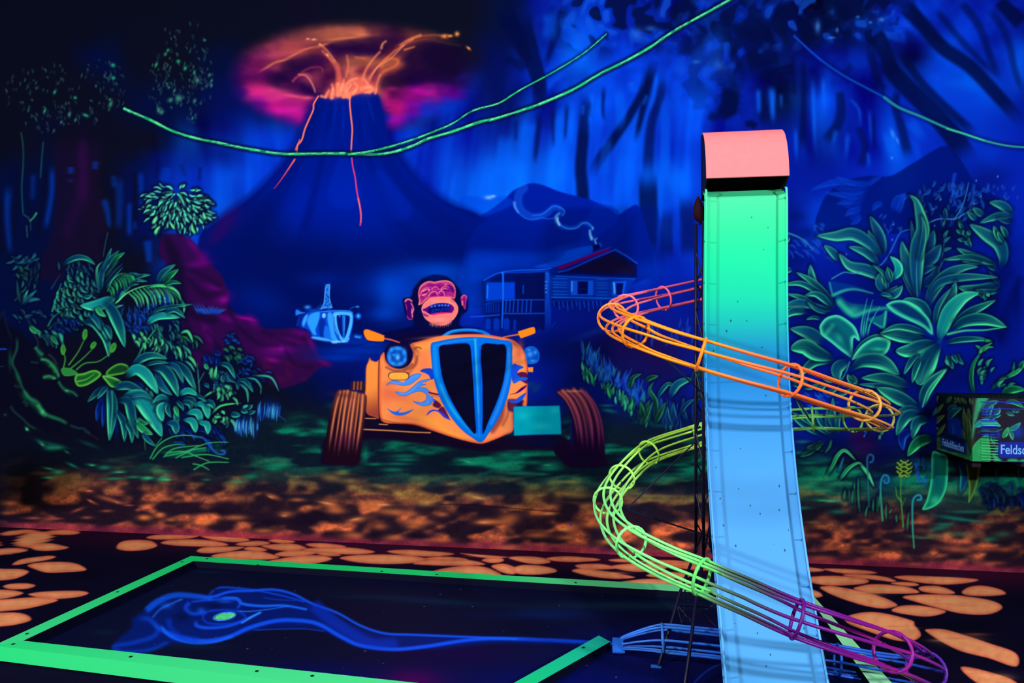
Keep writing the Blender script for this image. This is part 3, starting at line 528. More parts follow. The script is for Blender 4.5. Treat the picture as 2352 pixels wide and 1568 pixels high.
bl(335, 535, 40, 24, (50, 150, 250), .9); pg('205,565 260,590 310,600 240,620 200,628', (30, 120, 240), 2); st('830,570 860,540 920,528', 6, (20, 110, 236), .9); bl(925, 530, 24, 12, (60, 160, 250), .9)
st('240,650 215,750', 14, (10, 70, 200), .7, soft=3)
part('painted_giraffe', None, 'small blue painted giraffe rising out of the distant car')
pg('490,560 520,500 532,440 538,360 545,300 560,270 590,268 602,290 598,350 600,440 618,510 625,545 560,540', (30, 120, 236), 1.5, rim=(90, 190, 255), rw=14)
st('545,270 540,258', 4, (40, 130, 230), .8); st('598,268 606,256', 4, (40, 130, 230), .8); st('590,270 592,262', 4, (60, 150, 240), .8)
for x, y, a_ in ((560, 390, 0), (575, 410, 20), (556, 440, 10), (580, 460, 0), (560, 480, 30), (600, 500, 0), (575, 520, 20), (545, 510, 0), (585, 425, 0), (565, 330, 0)): bl(x, y, 9, 14, (2, 26, 120), .9, a_)
st('380,590 440,560 500,520', 26, (10, 90, 210), .5, soft=5)
# ---- ape
part('painted_ape', None, 'laughing painted ape with dark fur and pink face')
ape = PID
org(910, 620, 9.8)
pg('-420,1568 -300,1400 0,1345 240,1290 370,1240 380,1130 260,1120 200,1000 150,760 140,660 200,620 330,580 380,420 480,280 600,180 760,120 920,100 1100,130 1230,210 1330,320 1420,430 1480,545 1560,560 1610,640 1600,900 1480,1010 1420,1200 1560,1330 1862,1420 1862,1568', (5, 8, 62), 3.5)
bls('900,1420,500,110 300,1480,300,60', (24, 4, 52), .7)
bls('900,170,260,60', (0, 26, 130), .5)
part('painted_face', 'painted_ape', 'wrinkled pink face with a wide open laugh')
SAL = (242, 140, 130); MAG = (150, 16, 128); DPU = (60, 0, 100)
pg('490,560 495,470 530,370 600,300 700,252 780,248 860,262 960,245 1060,232 1160,238 1240,275 1300,350 1330,430 1335,510 1310,640 1200,620 900,620 700,650 600,740 500,785 508,680', MAG, .7, rim=(236, 100, 116), rw=60)
bls('640,320,120,40,-30 1100,290,160,40,10 860,290,100,26', (214, 80, 120), .7); bls('1260,430,50,90,-30 1200,370,70,30,30', (60, 0, 110), .8); bls('760,370,60,30 960,380,40,30', (90, 0, 100), .7)
for s, w0, w2, c in (('560,500 590,440 680,385 790,378', 20, 10, SAL), ('590,560 640,540 720,490 740,440', 40, 26, (255, 160, 140)), ('600,470 680,425 740,425', 36, 22, (255, 150, 130)), ('590,530 640,500 740,500', 22, 12, (110, 0, 80)), ('520,580 570,500', 22, 12, SAL), ('790,430 840,385 900,375 950,420 980,440', 22, 12, SAL), ('800,470 860,430 930,440', 12, 8, (230, 100, 110)), ('1000,430 1050,380 1130,365 1200,390', 22, 8, SAL), ('1010,445 1090,410 1160,440', 18, 10, (255, 150, 130)), ('1080,455 1130,450 1190,470', 16, 12, (40, 0, 90)), ('610,530 680,515 730,520', 10, 8, (50, 0, 80)),
        ('725,590 760,520 830,480 900,490 930,560', 26, 20, SAL), ('945,520 1000,465 1060,490 1090,570', 26, 18, SAL), ('800,575 860,545 890,570', 20, 16, (70, 0, 110)), ('1000,565 1060,560', 20, 18, (70, 0, 100)), ('935,470 940,590', 12, 10, (170, 0, 120)), ('560,760 620,680 700,570', 26, 10, (236, 100, 116)), ('500,770 560,690 600,640', 18, 8, (255, 150, 130)), ('620,600 680,560', 14, 8, (220, 80, 116)), ('1150,510 1230,540 1310,580', 18, 10, (220, 70, 116)), ('1140,560 1220,590 1300,630', 16, 8, (226, 90, 116)), ('1180,480 1250,510 1310,550', 12, 8, (200, 60, 120)), ('1100,330 1140,310', 24, 14, (250, 140, 130)), ('730,590 800,600 900,600', 10, 8, (190, 20, 110)), ('530,400 600,310 720,256 860,266 1000,240 1150,240 1260,300 1325,420', 16, 14, (255, 150, 130))):
    st(s, w0, c, .85, soft=.9, w2=w2)
pg('565,880 590,780 680,680 800,615 900,605 1000,600 1120,600 1220,620 1310,700 1375,790 1392,870 1375,970 1310,1080 1240,1150 1150,1210 1060,1240 950,1230 860,1210 760,1170 650,1090 595,990', (236, 122, 116), .7, rim=(255, 146, 116), rw=24)
bls('860,680,180,40 1150,680,90,40,20 960,1110,200,60', (250, 160, 148), .5); bls('1260,680,50,40,40 900,1200,160,30', (190, 60, 90), .5); bls('640,1000,70,30,35 690,1020,40,20', (120, 0, 100), .8)
for s in ('700,700 860,650 1100,640', '740,720 900,670 1160,670'): st(s, 6, (226, 96, 96), .5)
pg('590,895 640,850 720,800 830,755 960,732 1100,735 1200,755 1270,795 1300,850 1290,910 1240,955 1130,975 1000,985 880,1005 780,1005 700,965 640,925', (6, 14, 96), .7, rim=(120, 0, 150), rw=40)
pg('590,895 680,830 760,800 720,880 700,950 640,920', (110, 0, 130), 1.2, a=.8); pg('1230,790 1300,850 1280,920 1220,950 1190,880', (120, 0, 120), 1.2, a=.8)
st('610,505 660,480 740,478', 9, (44, 0, 70), .85, soft=.7); st('1060,462 1120,440 1190,455', 9, (34, 0, 80), .85, soft=.7)
st('760,300 860,330 1000,300', 12, (110, 0, 100), .5, soft=1.5); st('620,640 560,720', 16, (60, 0, 90), .6); st('940,640 940,600', 8, (255, 170, 140), .6)
part('painted_teeth', 'painted_ape')
st('770,800 960,780 1190,790', 44, (14, 60, 180), .7, soft=1)
for x, y, w_ in ((795, 815, 56), (868, 802, 50), (965, 792, 56), (1028, 788, 54), (1100, 786, 60), (1168, 790, 56)): pg('%d,%d %d,%d %d,%d %d,%d' % (x-w_/2, y+28, x-4, y-30, x+6, y-30, x+w_/2, y+18), (96, 150, 250), .6, smooth=False, rim=(10, 60, 190), rw=14)
for s in ('800,960 830,880', '870,910 890,870', '940,900 970,870', '1000,930 1030,860', '1110,850 1115,900', '1160,840 1165,910', '1060,860 1050,910', '900,900 930,880'): st(s, 20, (4, 76, 200), .85, w2=12)
setpart(ape+1)
pg('765,995 830,972 900,955 1000,948 1100,940 1210,950 1130,975 1000,985 880,1005 800,1010', (236, 16, 112), .6)
st('640,850 740,795 860,745 1000,722 1120,722 1220,745 1290,800 1312,870 1280,935', 14, (255, 170, 140), .8); st('640,930 740,1000 820,1022 920,1000 1040,985 1200,975', 10, (255, 160, 136), .8); st('1310,900 1290,950 1230,975', 8, (230, 90, 80), .7)
for i in range(34):
    x = 750+i*15; y = 1190+60*math.sin((i+3)/40*3.14)-(i > 26)*(i-26)*9
    st('%d,%d %d,%d' % (x, y-20, x+r.uniform(-6, 10), y+r.uniform(24, 70)), 10, (255, 170, 140) if i % 3 else (170, 30, 110), .85, w2=3, soft=.8)
for s in ('1200,1150 1240,1120', '1190,1190 1230,1170', '1240,1180 1260,1130'): st(s, 10, (180, 20, 140), .6, w2=4)
part('painted_ear', 'painted_ape')
pg('188,700 200,660 250,638 310,650 350,690 350,730 380,800 400,880 392,950 372,1010 372,1090 340,1110 290,1115 250,1085 235,1010 232,900 205,800', (60, 0, 104), .8, rim=(130, 10, 120), rw=16)
st('200,700 230,665 290,655 345,695', 36, (244, 124, 124), .95, w2=30); st('335,745 370,820 385,890 355,950 360,1050', 24, (240, 120, 120), .95, w2=30); st('215,760 225,830 235,880', 10, (220, 90, 120), .8); st('245,1040 290,1100 350,1100', 22, (220, 80, 130), .7); st('350,870 345,950', 24, (255, 170, 150), .8)
part('painted_ear', 'painted_ape')
pg('1450,620 1475,570 1530,548 1580,575 1590,630 1575,700 1565,780 1560,860 1538,878 1510,830 1500,780 1475,800 1460,720', (150, 20, 124), .8, rim=(190, 60, 130), rw=16)
st('1470,620 1500,570 1550,565 1580,620', 26, (236, 110, 130), .9, w2=14); st('1485,700 1490,780', 26, (255, 150, 140), .95, w2=20); st('1520,640 1530,760', 24, (100, 0, 110), .8)
# ---- orange hot rod
part('painted_hot_rod', None, 'orange painted hot rod with blue flames and shield grille')
rod = PID
org(720, 740, 3.36)
OR = (250, 142, 76); ORD = (210, 88, 66); ORY = (255, 164, 60)
pg('80,1090 60,1040 90,900 300,820 380,720 520,700 900,820 1300,900 1540,860 1920,870 2000,980 2240,1060 2240,1110 1960,1110 1850,990 1500,990 1250,985 850,940 380,905 340,1095', (18, 6, 34), 5, a=.96)
bls('1850,640,110,50,-20 1760,610,60,24,-20', (6, 20, 110), .8); bls('1780,930,140,30', (4, 16, 70), .7)
pg('745,165 700,190 560,300 520,320 500,300 620,130 900,60 1000,30 1300,50 1000,120', (8, 6, 50), 4, a=.8)
st('1000,108 1060,72 1180,58 1290,68 1350,95', 26, (0, 118, 232), 1, w2=22); st('1010,98 1080,62 1180,52 1260,58', 6, (70, 170, 250), .8)
pg('1060,105 1150,78 1270,80 1310,98 1180,100', (40, 4, 60), 1.5)
# body
pg('402,350 420,300 432,268 445,288 480,300 508,302 505,500 508,725 470,728 410,700 392,600 398,480', (250, 144, 62), 1.2, grad=(400, 500, 480, 730, (150, 60, 50)), rim=(170, 70, 60), rw=12)
pg('508,320 514,270 530,238 545,232 560,300 620,345 720,300 770,230 745,168 830,140 960,108 1120,92 1300,90 1430,108 1530,132 1590,175 1632,240 1648,320 1650,420 1645,640 1612,640 1600,600 1560,650 1540,700 1540,830 1480,865 1390,905 1295,934 1180,915 1060,882 920,835 780,788 640,780 560,775 518,745 505,640 503,480', OR, 1.2, rim=(222, 92, 56), rw=26, n=4)
for x, y, rx, ry, c, a, an in ((850, 190, 120, 26, ORY, .7, -10), (1000, 110, 200, 14, (255, 150, 90), .6, -4), (640, 560, 130, 60, ORD, .55, 20), (560, 560, 60, 90, (226, 96, 66), .5, 0), (760, 660, 160, 40, (255, 140, 76), .6, 10), (900, 760, 160, 30, ORY, .7, 20), (700, 740, 140, 24, (226, 100, 64), .5, 8), (850, 320, 60, 120, (240, 110, 76), .5, 0), (600, 470, 60, 20, ORD, .5, 0), (1400, 860, 120, 30, (255, 130, 84), .6, -25), (1480, 770, 60, 60, (250, 140, 60), .5, -40), (1585, 230, 30, 90, (214, 96, 80), .8, 10), (1545, 160, 50, 18, (120, 50, 44), .6, 40), (1570, 300, 20, 50, (240, 130, 90), .7, 0), (780, 200, 60, 20, (110, 40, 40), .5, 50), (820, 480, 40, 30, (255, 150, 80), .5, 0), (1060, 850, 120, 16, ORY, .8, 22), (960, 760, 60, 30, (255, 150, 60), .6, 20), (520, 300, 10, 50, (255, 150, 90), .7, 0)):
    bl(x, y, rx, ry, c, a, an)
st('503,300 500,400 500,600 506,730', 7, (70, 20, 30), .85); st('770,235 790,300 740,380 700,400', 26, (150, 60, 50), .5, soft=5); st('775,205 800,190 830,200', 9, (90, 30, 36), .7, soft=2); st('700,370 780,330 800,260', 14, (110, 40, 40), .6, soft=4)
st('560,345 620,370 700,362 760,320', 14, (90, 30, 40), .6, soft=3); st('1460,640 1440,740 1380,830', 44, (120, 40, 46), .7, soft=6); st('1500,600 1500,700 1460,790', 20, (150, 60, 50), .6, soft=4)
st('520,745 640,775 780,788 920,835', 9, (150, 60, 40), .6, soft=2)
for s, w0 in (('390,738 480,741', 6), ('505,784 570,788', 6), ('380,824 560,832 760,845 900,850', 8)): st(s, w0, (255, 170, 96), .95)
pg('985,640 940,600 920,640 960,660 1000,650 1030,700 1050,750 1010,720 960,680', (60, 0, 70), 1.5, a=.85); pg('1560,400 1610,380 1650,400 1648,470 1600,450 1560,440 1530,450', (50, 0, 70), 1.5, a=.85); pg('1500,600 1540,590 1620,600 1590,660 1540,690 1500,670', (50, 4, 60), 3, a=.8)
part('painted_flames', 'painted_hot_rod', 'blue flame licks on the orange body')
FB = (66, 140, 240); FD = (14, 62, 200)
for e, c in (('555,490 590,455 640,446 690,462 735,420 780,396 830,397 815,425 780,455 740,480 690,487 640,478 590,472', FB), ('630,532 700,540 760,500 820,450 900,435 870,455 830,470 870,475 800,505 855,500 905,540 922,590 905,630 850,645 800,630 765,605 830,615 868,590 862,550 820,532 760,545 710,568 660,560', FB), ('565,660 600,680 640,685 682,652 655,690 700,692 772,668 730,700 680,718 625,712 590,688', (40, 100, 230)), ('870,718 890,685 930,670 985,690 1030,730 1062,752 1010,735 960,690 915,685', (30, 60, 220)), ('822,376 850,356 915,358 935,420 905,440 890,410 860,390', FD), ('875,540 905,535 940,560 968,555 968,575 910,570', (230, 110, 70)), ('885,535 960,550 965,560 900,548', (60, 0, 90)), ('1535,325 1580,328 1622,345 1585,365 1570,400 1590,420 1530,445', (20, 74, 214)), ('1535,455 1580,425 1648,425 1640,445 1590,450 1550,470', (20, 90, 220)), ('1515,555 1560,540 1600,505 1645,482 1620,515 1570,545', (60, 0, 110)), ('1505,600 1550,600 1590,570 1640,540 1615,590 1575,620 1520,615', (24, 80, 220)), ('925,590 940,600 930,620', FD)):
    pg(e, c, .7, rim=(30, 80, 214) if c is FB else None, rw=6)
for s in ('600,462 680,468 760,425 810,405', '660,545 740,540 800,480', '880,600 870,630 820,632'): st(s, 8, (96, 170, 255), .6, w2=5)
part('painted_grille', 'painted_hot_rod', 'blue shield-shaped grille with black panels')
pg('905,168 960,145 1080,122 1200,112 1330,116 1440,132 1525,152 1532,240 1532,340 1518,480 1480,620 1420,750 1360,840 1295,922 1220,886 1130,815 1040,700 970,570 925,420 908,280', (0, 110, 226), 1, rim=(6, 70, 206), rw=8, n=5)
for s, w0, c in (('935,200 950,400 1010,560 1090,700 1180,800 1250,860', 30, (20, 150, 236)), ('1505,200 1500,400 1440,620 1370,780', 22, (60, 140, 240)), ('930,180 1080,145 1240,130', 10, (60, 150, 240)), ('980,480 1040,620 1120,740', 12, (40, 190, 220))): st(s, w0, c, .6, soft=3)
pg('970,186 1060,166 1150,158 1190,162 1212,190 1222,300 1236,500 1246,700 1252,858 1190,805 1110,690 1040,560 990,420 972,290', (9, 9, 38), .8, rim=(0, 50, 190), rw=6)
pg('1290,190 1310,165 1340,158 1420,166 1482,178 1486,300 1466,450 1420,600 1360,740 1305,862 1302,700 1300,450 1288,300', (9, 9, 38), .8, rim=(0, 50, 190), rw=6)
st('1250,125 1256,260 1268,520 1280,880', 30, (20, 120, 230), .9, w2=16); st('1246,130 1258,400 1272,700', 12, (50, 200, 220), .8, w2=4); st('1230,180 1246,500 1262,860', 5, (0, 60, 200), .8); st('1278,190 1290,500 1292,860', 5, (0, 60, 200), .8)
part('painted_headlight', 'painted_hot_rod', 'round blue headlamp in a dark housing')
bl(660, 252, 112, 112, (16, 6, 52), 1, hard=.12, idm=True); bl(642, 260, 82, 82, (4, 84, 206), 1, hard=.1, idm=True); bl(640, 262, 60, 60, (0, 56, 160), .8, hard=.2)
for x, y, rx, ry, an in ((600, 210, 18, 22, 0), (650, 200, 40, 18, 0), (700, 230, 20, 30, 0), (585, 270, 18, 40, 0), (610, 315, 30, 20, 30), (670, 318, 34, 20, -10), (705, 290, 16, 26, 10), (645, 262, 26, 34, 0), (618, 250, 14, 10, 0)): bl(x, y, rx, ry, (60, 160, 246), .8, an)
bl(650, 270, 14, 20, (110, 200, 250), .8)
part('painted_headlight', 'painted_hot_rod', 'round blue headlamp behind the body')
pg('1628,220 1640,195 1680,182 1720,200 1742,240 1738,290 1710,315 1670,320 1648,310', (4, 80, 210), 1, rim=(10, 110, 226), rw=16); bls('1670,245,26,30 1660,210,16,10 1710,230,14,20 1690,295,30,12', (70, 165, 250), .8)
part('painted_turn_signal', 'painted_hot_rod'); pg('572,412 585,388 612,380 710,380 738,400 738,420 715,442 620,445 590,438', (60, 20, 40), 1.5, a=.8); pg('580,414 592,392 620,386 700,386 728,402 730,420 710,438 625,440 592,434', (255, 172, 66), 1)
part('painted_turn_signal', 'painted_hot_rod'); pg('1652,346 1694,344 1693,382 1656,380', (255, 140, 50), 1, smooth=False)
part('painted_mirror', 'painted_hot_rod', 'orange mirror on a thin arm')
st('540,122 600,134 662,154', 11, (240, 110, 80), 1, w2=8); pg('385,78 392,56 412,52 440,60 540,98 545,108 543,140 520,146 430,140 400,118', (250, 134, 30), 1, rim=(220, 84, 60), rw=5)
part('painted_mirror', 'painted_hot_rod', 'orange mirror on a thin arm')
st('1580,92 1530,100 1462,114', 10, (250, 120, 50), 1, w2=8); pg('1578,72 1600,62 1685,36 1705,42 1710,76 1695,88 1610,118 1592,112', (250, 134, 24), 1)
part('painted_tire', 'painted_hot_rod', 'ribbed orange-brown front tire at the left'); 
pg('185,526 210,518 300,525 395,552 410,600 398,720 375,900 358,1050 330,1096 200,1095 95,1080 78,1040 100,850 130,680 165,570', (26, 8, 26), 2, grad=(300, 800, 320, 540, (84, 38, 38)))
for s in ('190,560 150,760 120,980', '290,560 255,800 225,1000', '345,570 310,800 290,1000', '385,570 372,760 350,960'): st(s, 26, (120, 54, 46), .5, soft=4, fade=.5)
for s, w0 in (('205,535 175,640 145,800 112,1020', 14), ('235,530 205,680 180,850 150,1040', 12), ('262,530 235,700 215,860 185,1050', 20), ('300,540 270,700 250,860 240,1020', 12), ('322,545 300,700 280,860 262,1040', 20), ('350,555 335,700 315,860 295,1030', 10), ('378,560 368,700 345,880 322,1040', 20)):
    st(s, w0*1.15, (206, 108, 74), .85, soft=3, w2=w0*.7, fade=.45); st(s, w0*.35, (250, 150, 96), .7, soft=2, fade=.6)
bls('220,560,120,26,5', (70, 30, 36), .5); bls('240,900,90,60', (70, 4, 70), .35)
part('painted_tire', 'painted_hot_rod', 'ribbed purple-tinged front tire at the right'); 
pg('1872,542 1900,522 1960,514 2050,516 2120,545 2175,620 2215,720 2240,850 2248,1000 2240,1095 2130,1112 1980,1095 1860,1010 1885,930 1975,900 1990,800 1980,700 1940,610', (22, 6, 38), 2)
for s in ('1930,530 2010,640 2060,800 2080,940', '2000,520 2080,640 2130,800 2140,960', '2070,525 2150,640 2200,800 2215,960'): st(s, 40, (124, 56, 64), .55, soft=5, fade=.5)
for s, w0, c in (('1890,538 1950,600 2000,700 2030,820 2045,960', 16, (214, 96, 90)), ('1920,528 1985,600 2040,720 2065,860 2080,1000', 24, (200, 96, 84)), ('1960,520 2030,600 2080,720 2105,860 2115,1020', 16, (180, 86, 86)), ('2010,518 2080,600 2130,720 2150,860 2155,1020', 24, (180, 84, 88)), ('2060,522 2130,600 2180,720 2200,860 2205,1020', 16, (150, 64, 92)), ('2100,540 2165,620 2210,730 2232,860 2238,1000', 12, (150, 60, 110))):
    st(s, w0, c, .8, soft=3, w2=w0*.7, col2=(110, 30, 110), fade=.35)
bls('1990,860,16,110,0', (20, 20, 130), .6); bls('2090,1040,160,50', (16, 6, 40), .8); bls('2000,530,80,10', (255, 160, 130), .5)
part('painted_tire', 'painted_hot_rod', 'small far rear tire'); pg('288,480 300,455 375,452 392,470 395,530 340,520 288,520', (50, 22, 30), 1.5)
for x in (312, 340, 365): st('%d,460 %d,515' % (x+2, x-2), 12, (170, 100, 76), .8, soft=2)
part('painted_plate', 'painted_hot_rod', 'blank turquoise plate')
bl(1725, 770, 200, 130, (2, 20, 110), .6); pg('1541,652 1560,646 1898,640 1904,700 1912,862 1700,866 1545,873', (0, 158, 180), 1, smooth=False, rim=(0, 120, 200), rw=10); bls('1620,720,60,40 1760,800,90,30 1860,680,40,30', (30, 190, 196), .5); bls('1730,740,80,24 1600,800,30,50', (0, 140, 172), .5)
# ------------------------------------------------------------ painted plants
use(MUR)
VIO = (38, 8, 56)
# ---- right side
org(1800, 400, 3.136)
part('painted_foliage', None, 'dim blue painted leaves behind the bright plants at the right')
for s, w0, a in (('1600,700 1500,900 1520,1300', 120, .5), ('1640,330 1560,600 1560,760', 60, .4), ('1700,760 1600,1000 1600,1300', 60, .5)): st(s, w0, (2, 10, 80), a, soft=10, fade=.3)
lf('640,60,380,20,40,10 560,70,200,110,44,-10 600,120,300,130,40,8 540,160,380,210,34,8 560,250,440,300,40,-10 560,290,480,360,30,8 720,210,640,260,40,-20 600,90,700,20,30,10', ((16, 84, 226), (0, 44, 170)), .7, soft=4, halo=0)
for i in range(8): lf('%d,%d,%d,%d,40,14' % (640-i*16, 60+i*34, 330+i*24, 40+i*46), ((8, 60, 206), (0, 34, 158)), .55, soft=4, halo=0)
bls('90,300,100,50 80,620,120,60 160,420,80,50', (0, 16, 96), .6)
scat(1180, 160, 260, 140, 60, 60, 26, 100, 40, 'B', 61, halo=.2, a=.75); scat(1330, 100, 160, 100, 22, 50, 24, 110, 40, 'B', 62, halo=0, a=.6); scat(1560, 120, 120, 100, 16, 36, 16, 90, 40, 'B', 63, halo=0, a=.6)
scat(180, 520, 180, 90, 26, 60, 16, 40, 20, 'B', 64, halo=0, a=.7); scat(240, 400, 60, 60, 10, 40, 20, 60, 30, 'B', 65, halo=0, a=.6); scat(740, 340, 120, 80, 14, 44, 18, 90, 40, 'B', 66, halo=0, a=.7)
for x, y in ((790, 360), (1385, 45), (1372, 212), (1130, 180), (1075, 250), (1025, 270), (1420, 160), (1540, 15), (780, 470), (450, 575), (1085, 370)): bl(x, y, 5, 8, (110, 180, 255), .8)
lf('790,270,900,150,70,20 820,290,870,130,40,0', ((20, 80, 224), (2, 44, 170)), .8, halo=0, soft=3)
st('1230,0 1215,100 1230,200 1290,280', 26, (16, 70, 210), .6, soft=3, w2=8)
bls('300,1000,200,200 620,820,160,140 800,1150,160,200 1250,900,200,160 1500,1000,120,200 1300,1450,260,160 900,1500,200,90 200,900,160,200 1000,560,100,200', (2, 12, 92), .6)
bls('1640,1000,90,260 1600,560,70,120', (2, 14, 100), .5); bls('1680,900,40,160 1560,1150,30,100', (2, 8, 70), .5)
part('painted_vine', None, 'thin green-blue painted twig curling across the blue foliage')
st('620,680 700,650 760,570 800,490 840,420 910,395', 9, (40, 120, 200), .9, col2=(30, 100, 180), soft=1.3); st('1040,350 1120,320 1230,322 1290,290 1350,255', 8, (60, 140, 190), .9, soft=1.3); st('1230,320 1280,240 1310,150 1330,60', 9, (50, 140, 180), .85, soft=1.3, w2=5)
st('1160,440 1145,560 1130,640 1090,710', 10, (40, 110, 160), .8, soft=1.5)
lf('1155,470,1185,400,24,10 1150,500,1200,450,22,10 1140,560,1210,530,24,10 1140,380,1160,330,20,0 1165,320,1160,240,30,0', 'D')
part('painted_plant', None, 'tall spiky blue-green painted plant at the upper right')
lf('970,620,1080,400,80,-10 985,660,1130,505,95,-8 990,800,1110,655,80,-18 985,720,1095,665,50,10', 'D'); rib('950,900 900,800 870,740 830,680', 40, 'D')
rib('970,880 930,760 890,640 860,540 850,480', 100, 'E', a=.9, up=.2); rib('960,860 945,640 935,480 915,330', 50, 'D')
rib('965,900 955,700 965,520 1000,400 980,280 950,190 905,150', 110, 'E', p=.9); rib('965,640 1000,500 1010,380 990,300', 40, 'E'); st('962,880 955,700 965,560', 7, (80, 190, 190), .6, fade=.5)
rib('1090,740 1160,600 1110,700', 8, 'D')
part('painted_plant', None, 'fan of long teal painted leaves at the top of the right thicket')
lf('720,590,620,300,80,-6', 'D'); lf('700,585,606,400,46,2', 'E'); lf('690,650,468,520,60,-10', 'E'); rib('700,600 620,500 500,430 370,445 240,440', 92, 'E', p=.95)
lf('400,625,290,510,56,-6', 'E'); rib('700,840 690,740 600,690 480,660 420,600 400,570', 86, 'E', p=.9)
lf('1230,600,1300,600,20,0', 'D')
part('painted_plant', None, 'curled fern-like painted sprig of small pale leaves')
lf('740,850,700,700,66,20 745,860,640,650,30,-20', 'E'); rib('770,760 825,700 815,640 765,590', 60, 'F'); lf('760,790,740,660,40,-12 770,770,745,670,30,10', 'E'); rib('700,860 760,850 820,800', 40, 'E'); lf('720,870,855,800,60,-20 690,860,780,880,30,6', 'E')
part('painted_plant', None, 'broad dark painted leaf with a pale folded edge')
pg('320,770 350,875 480,820 640,855 500,800 400,780', (0, 50, 130), 2.5, a=.8); st('350,872 440,835 520,828 640,856', 26, (46, 190, 150), .7, soft=3, w2=6); st('330,780 350,870', 10, (50, 170, 160), .7, soft=2); st('345,752 430,706 500,712 560,705', 9, (46, 150, 170), .8)
pg('370,900 420,980 490,1028 600,990 740,960 620,940 480,925 400,870', (4, 60, 110), 2.5); st('400,920 480,1000 520,1015 600,985 735,962', 44, (46, 200, 150), .7, soft=6, w2=14); bls('500,980,60,40', (50, 200, 150), .5)
pg('600,1040 650,1075 725,1112 742,970 700,1010', (8, 90, 120), 2); st('720,1105 735,990', 16, (50, 190, 150), .8, soft=2); st('650,1070 720,1108', 10, (50, 190, 150), .7, soft=2)
lf('1560,800,1480,700,30,0 1540,690,1450,640,40,0', 'D')
part('painted_plant', None, 'bushy painted stems of drooping leaves at the far right')
lf('1650,290,1480,200,66,-12 1440,300,1360,240,50,0 1390,330,1320,270,40,0', 'E'); rib('1660,300 1540,300 1410,350', 54, 'E'); lf('1640,350,1540,320,34,0', 'D')
rib('1555,680 1580,600 1550,500 1450,430 1340,360', 100, 'E', p=.95); lf('1530,645,1245,530,60,4 1540,655,1150,615,46,-10 1440,640,1280,625,26,0 1590,500,1510,370,50,6 1610,460,1560,370,40,-6 1590,490,1540,410,30,8', 'T')
for e in ('1290,360,1255,335', '1300,390,1260,350', '1300,420,1240,400', '1320,450,1290,400', '1320,470,1250,465', '1340,490,1320,420', '1350,530,1330,460', '1340,500,1300,480', '1320,400,1340,440'): lf(e+',26,8', 'T')
rib('1030,960 1080,830 1180,720 1300,670 1400,665', 90, 'E', p=.7); rib('1040,900 1120,780 1300,740 1540,740', 60, 'E', up=-.5); lf('1560,790,1250,812,86,10 1550,840,1380,830,40,6', 'T'); lf('1450,850,1420,890,30,0 1450,850,1450,910,26,0 1460,850,1480,880,24,0', 'T')
part('painted_plant', None, 'splayed teal painted leaves just right of the green chute')
lf('250,880,190,650,64,6', 'E'); rib('370,970 290,860 200,770 90,705', 56, 'T'); rib('350,930 250,850 120,785 -20,800', 46, 'T'); rib('355,960 280,890 220,860 145,875', 50, 'T'); rib('360,980 220,950 130,890 20,858', 50, 'T'); rib('240,960 110,925 -20,960', 60, 'E'); rib('170,990 70,985 -20,1040', 60, 'T'); lf('320,1000,170,920,26,10 60,680,0,700,40,0', 'E'); st('0,415 80,440 150,480 210,540', 14, (40, 140, 150), .8, w2=6); lf('40,440,-20,500,40,10', 'E'); lf('270,1045,160,1045,26,-14', 'T')
part('painted_plant', None, 'rounded broad-leaf painted plant near the chute at the right')
lf('290,1210,45,1110,96,-8', 'E', p=.7); rib('360,1340 220,1350 100,1460', 70, 'T'); rib('370,1330 240,1290 150,1240 50,1255', 120, 'T', p=1.25, q=.55); lf('520,1500,450,1460,40,0 520,1530,490,1440,50,0', 'E')
pg('262,1130 258,1090 300,1035 370,1012 430,1030 510,1095 545,1180 540,1200 500,1180 490,1310 440,1290 340,1210 275,1160', (6, 96, 112), 1.5, rim=(72, 224, 172), rw=34); st('330,1100 410,1150 470,1240 490,1310', 44, (4, 60, 96), .7, soft=8, w2=20); st('350,1090 300,1150', 26, (60, 210, 160), .5, soft=6); bl(400, 1180, 30, 50, (40, 190, 150), .45, -30)
for s in ('560,1200 560,1080 600,895', '580,1190 600,1050 640,905', '600,1190 620,1080 690,950', '570,1190 575,1100 590,1000'): st(s, 15, (40, 190, 140), .85, w2=3, fade0=.3)
rib('485,1340 560,1240 660,1180 745,1190 750,1240', 60, 'T', p=1.1, q=.5); pg('490,1335 550,1240 640,1180 720,1175 762,1200 760,1250 720,1300 640,1305 560,1310', (6, 104, 112), 1.5, rim=(78, 228, 166), rw=34); bl(680, 1260, 60, 16, (60, 216, 160), .6)
rib('475,1415 560,1350 660,1340 740,1370 830,1442', 110, 'T', p=1.1); bls('740,1410,60,24,30', (40, 200, 140), .4)
rib('470,1340 390,1390 385,1450 402,1492', 90, 'E', p=.9); st('474,1350 440,1440 402,1490', 8, (60, 210, 160), .7)
bl(430, 1320, 50, 30, (2, 20, 90), .7)
part('painted_plant', None, 'large star-shaped painted plant of long paddle leaves')
rib('1060,1060 1000,950 900,905 850,915', 70, 'T'); pg('745,950 740,935 790,910 860,908 930,940 1010,1000 1058,1065 1070,1150 1000,1100 900,1050 800,1000', (2, 50, 96), 1.8, rim=(66, 222, 168), rw=30); st('760,960 880,1030 980,1070 1070,1148', 34, (50, 210, 160), .6, soft=5, w2=14)
lf('1075,1100,1238,775,100,-8', 'E'); rib('1085,1090 1110,950 1200,820', 40, 'E')
rib('1040,1195 940,1180 820,1160 692,1142', 90, 'T', p=1.05); rib('1040,1150 900,1105 800,1100 700,1140', 50, 'T')
rib('1110,1205 1000,1230 900,1270 808,1270', 100, 'T', p=1.3, q=.55)
rib('1130,1215 1060,1300 1010,1400 975,1515', 150, 'T', p=1.3, q=.5)
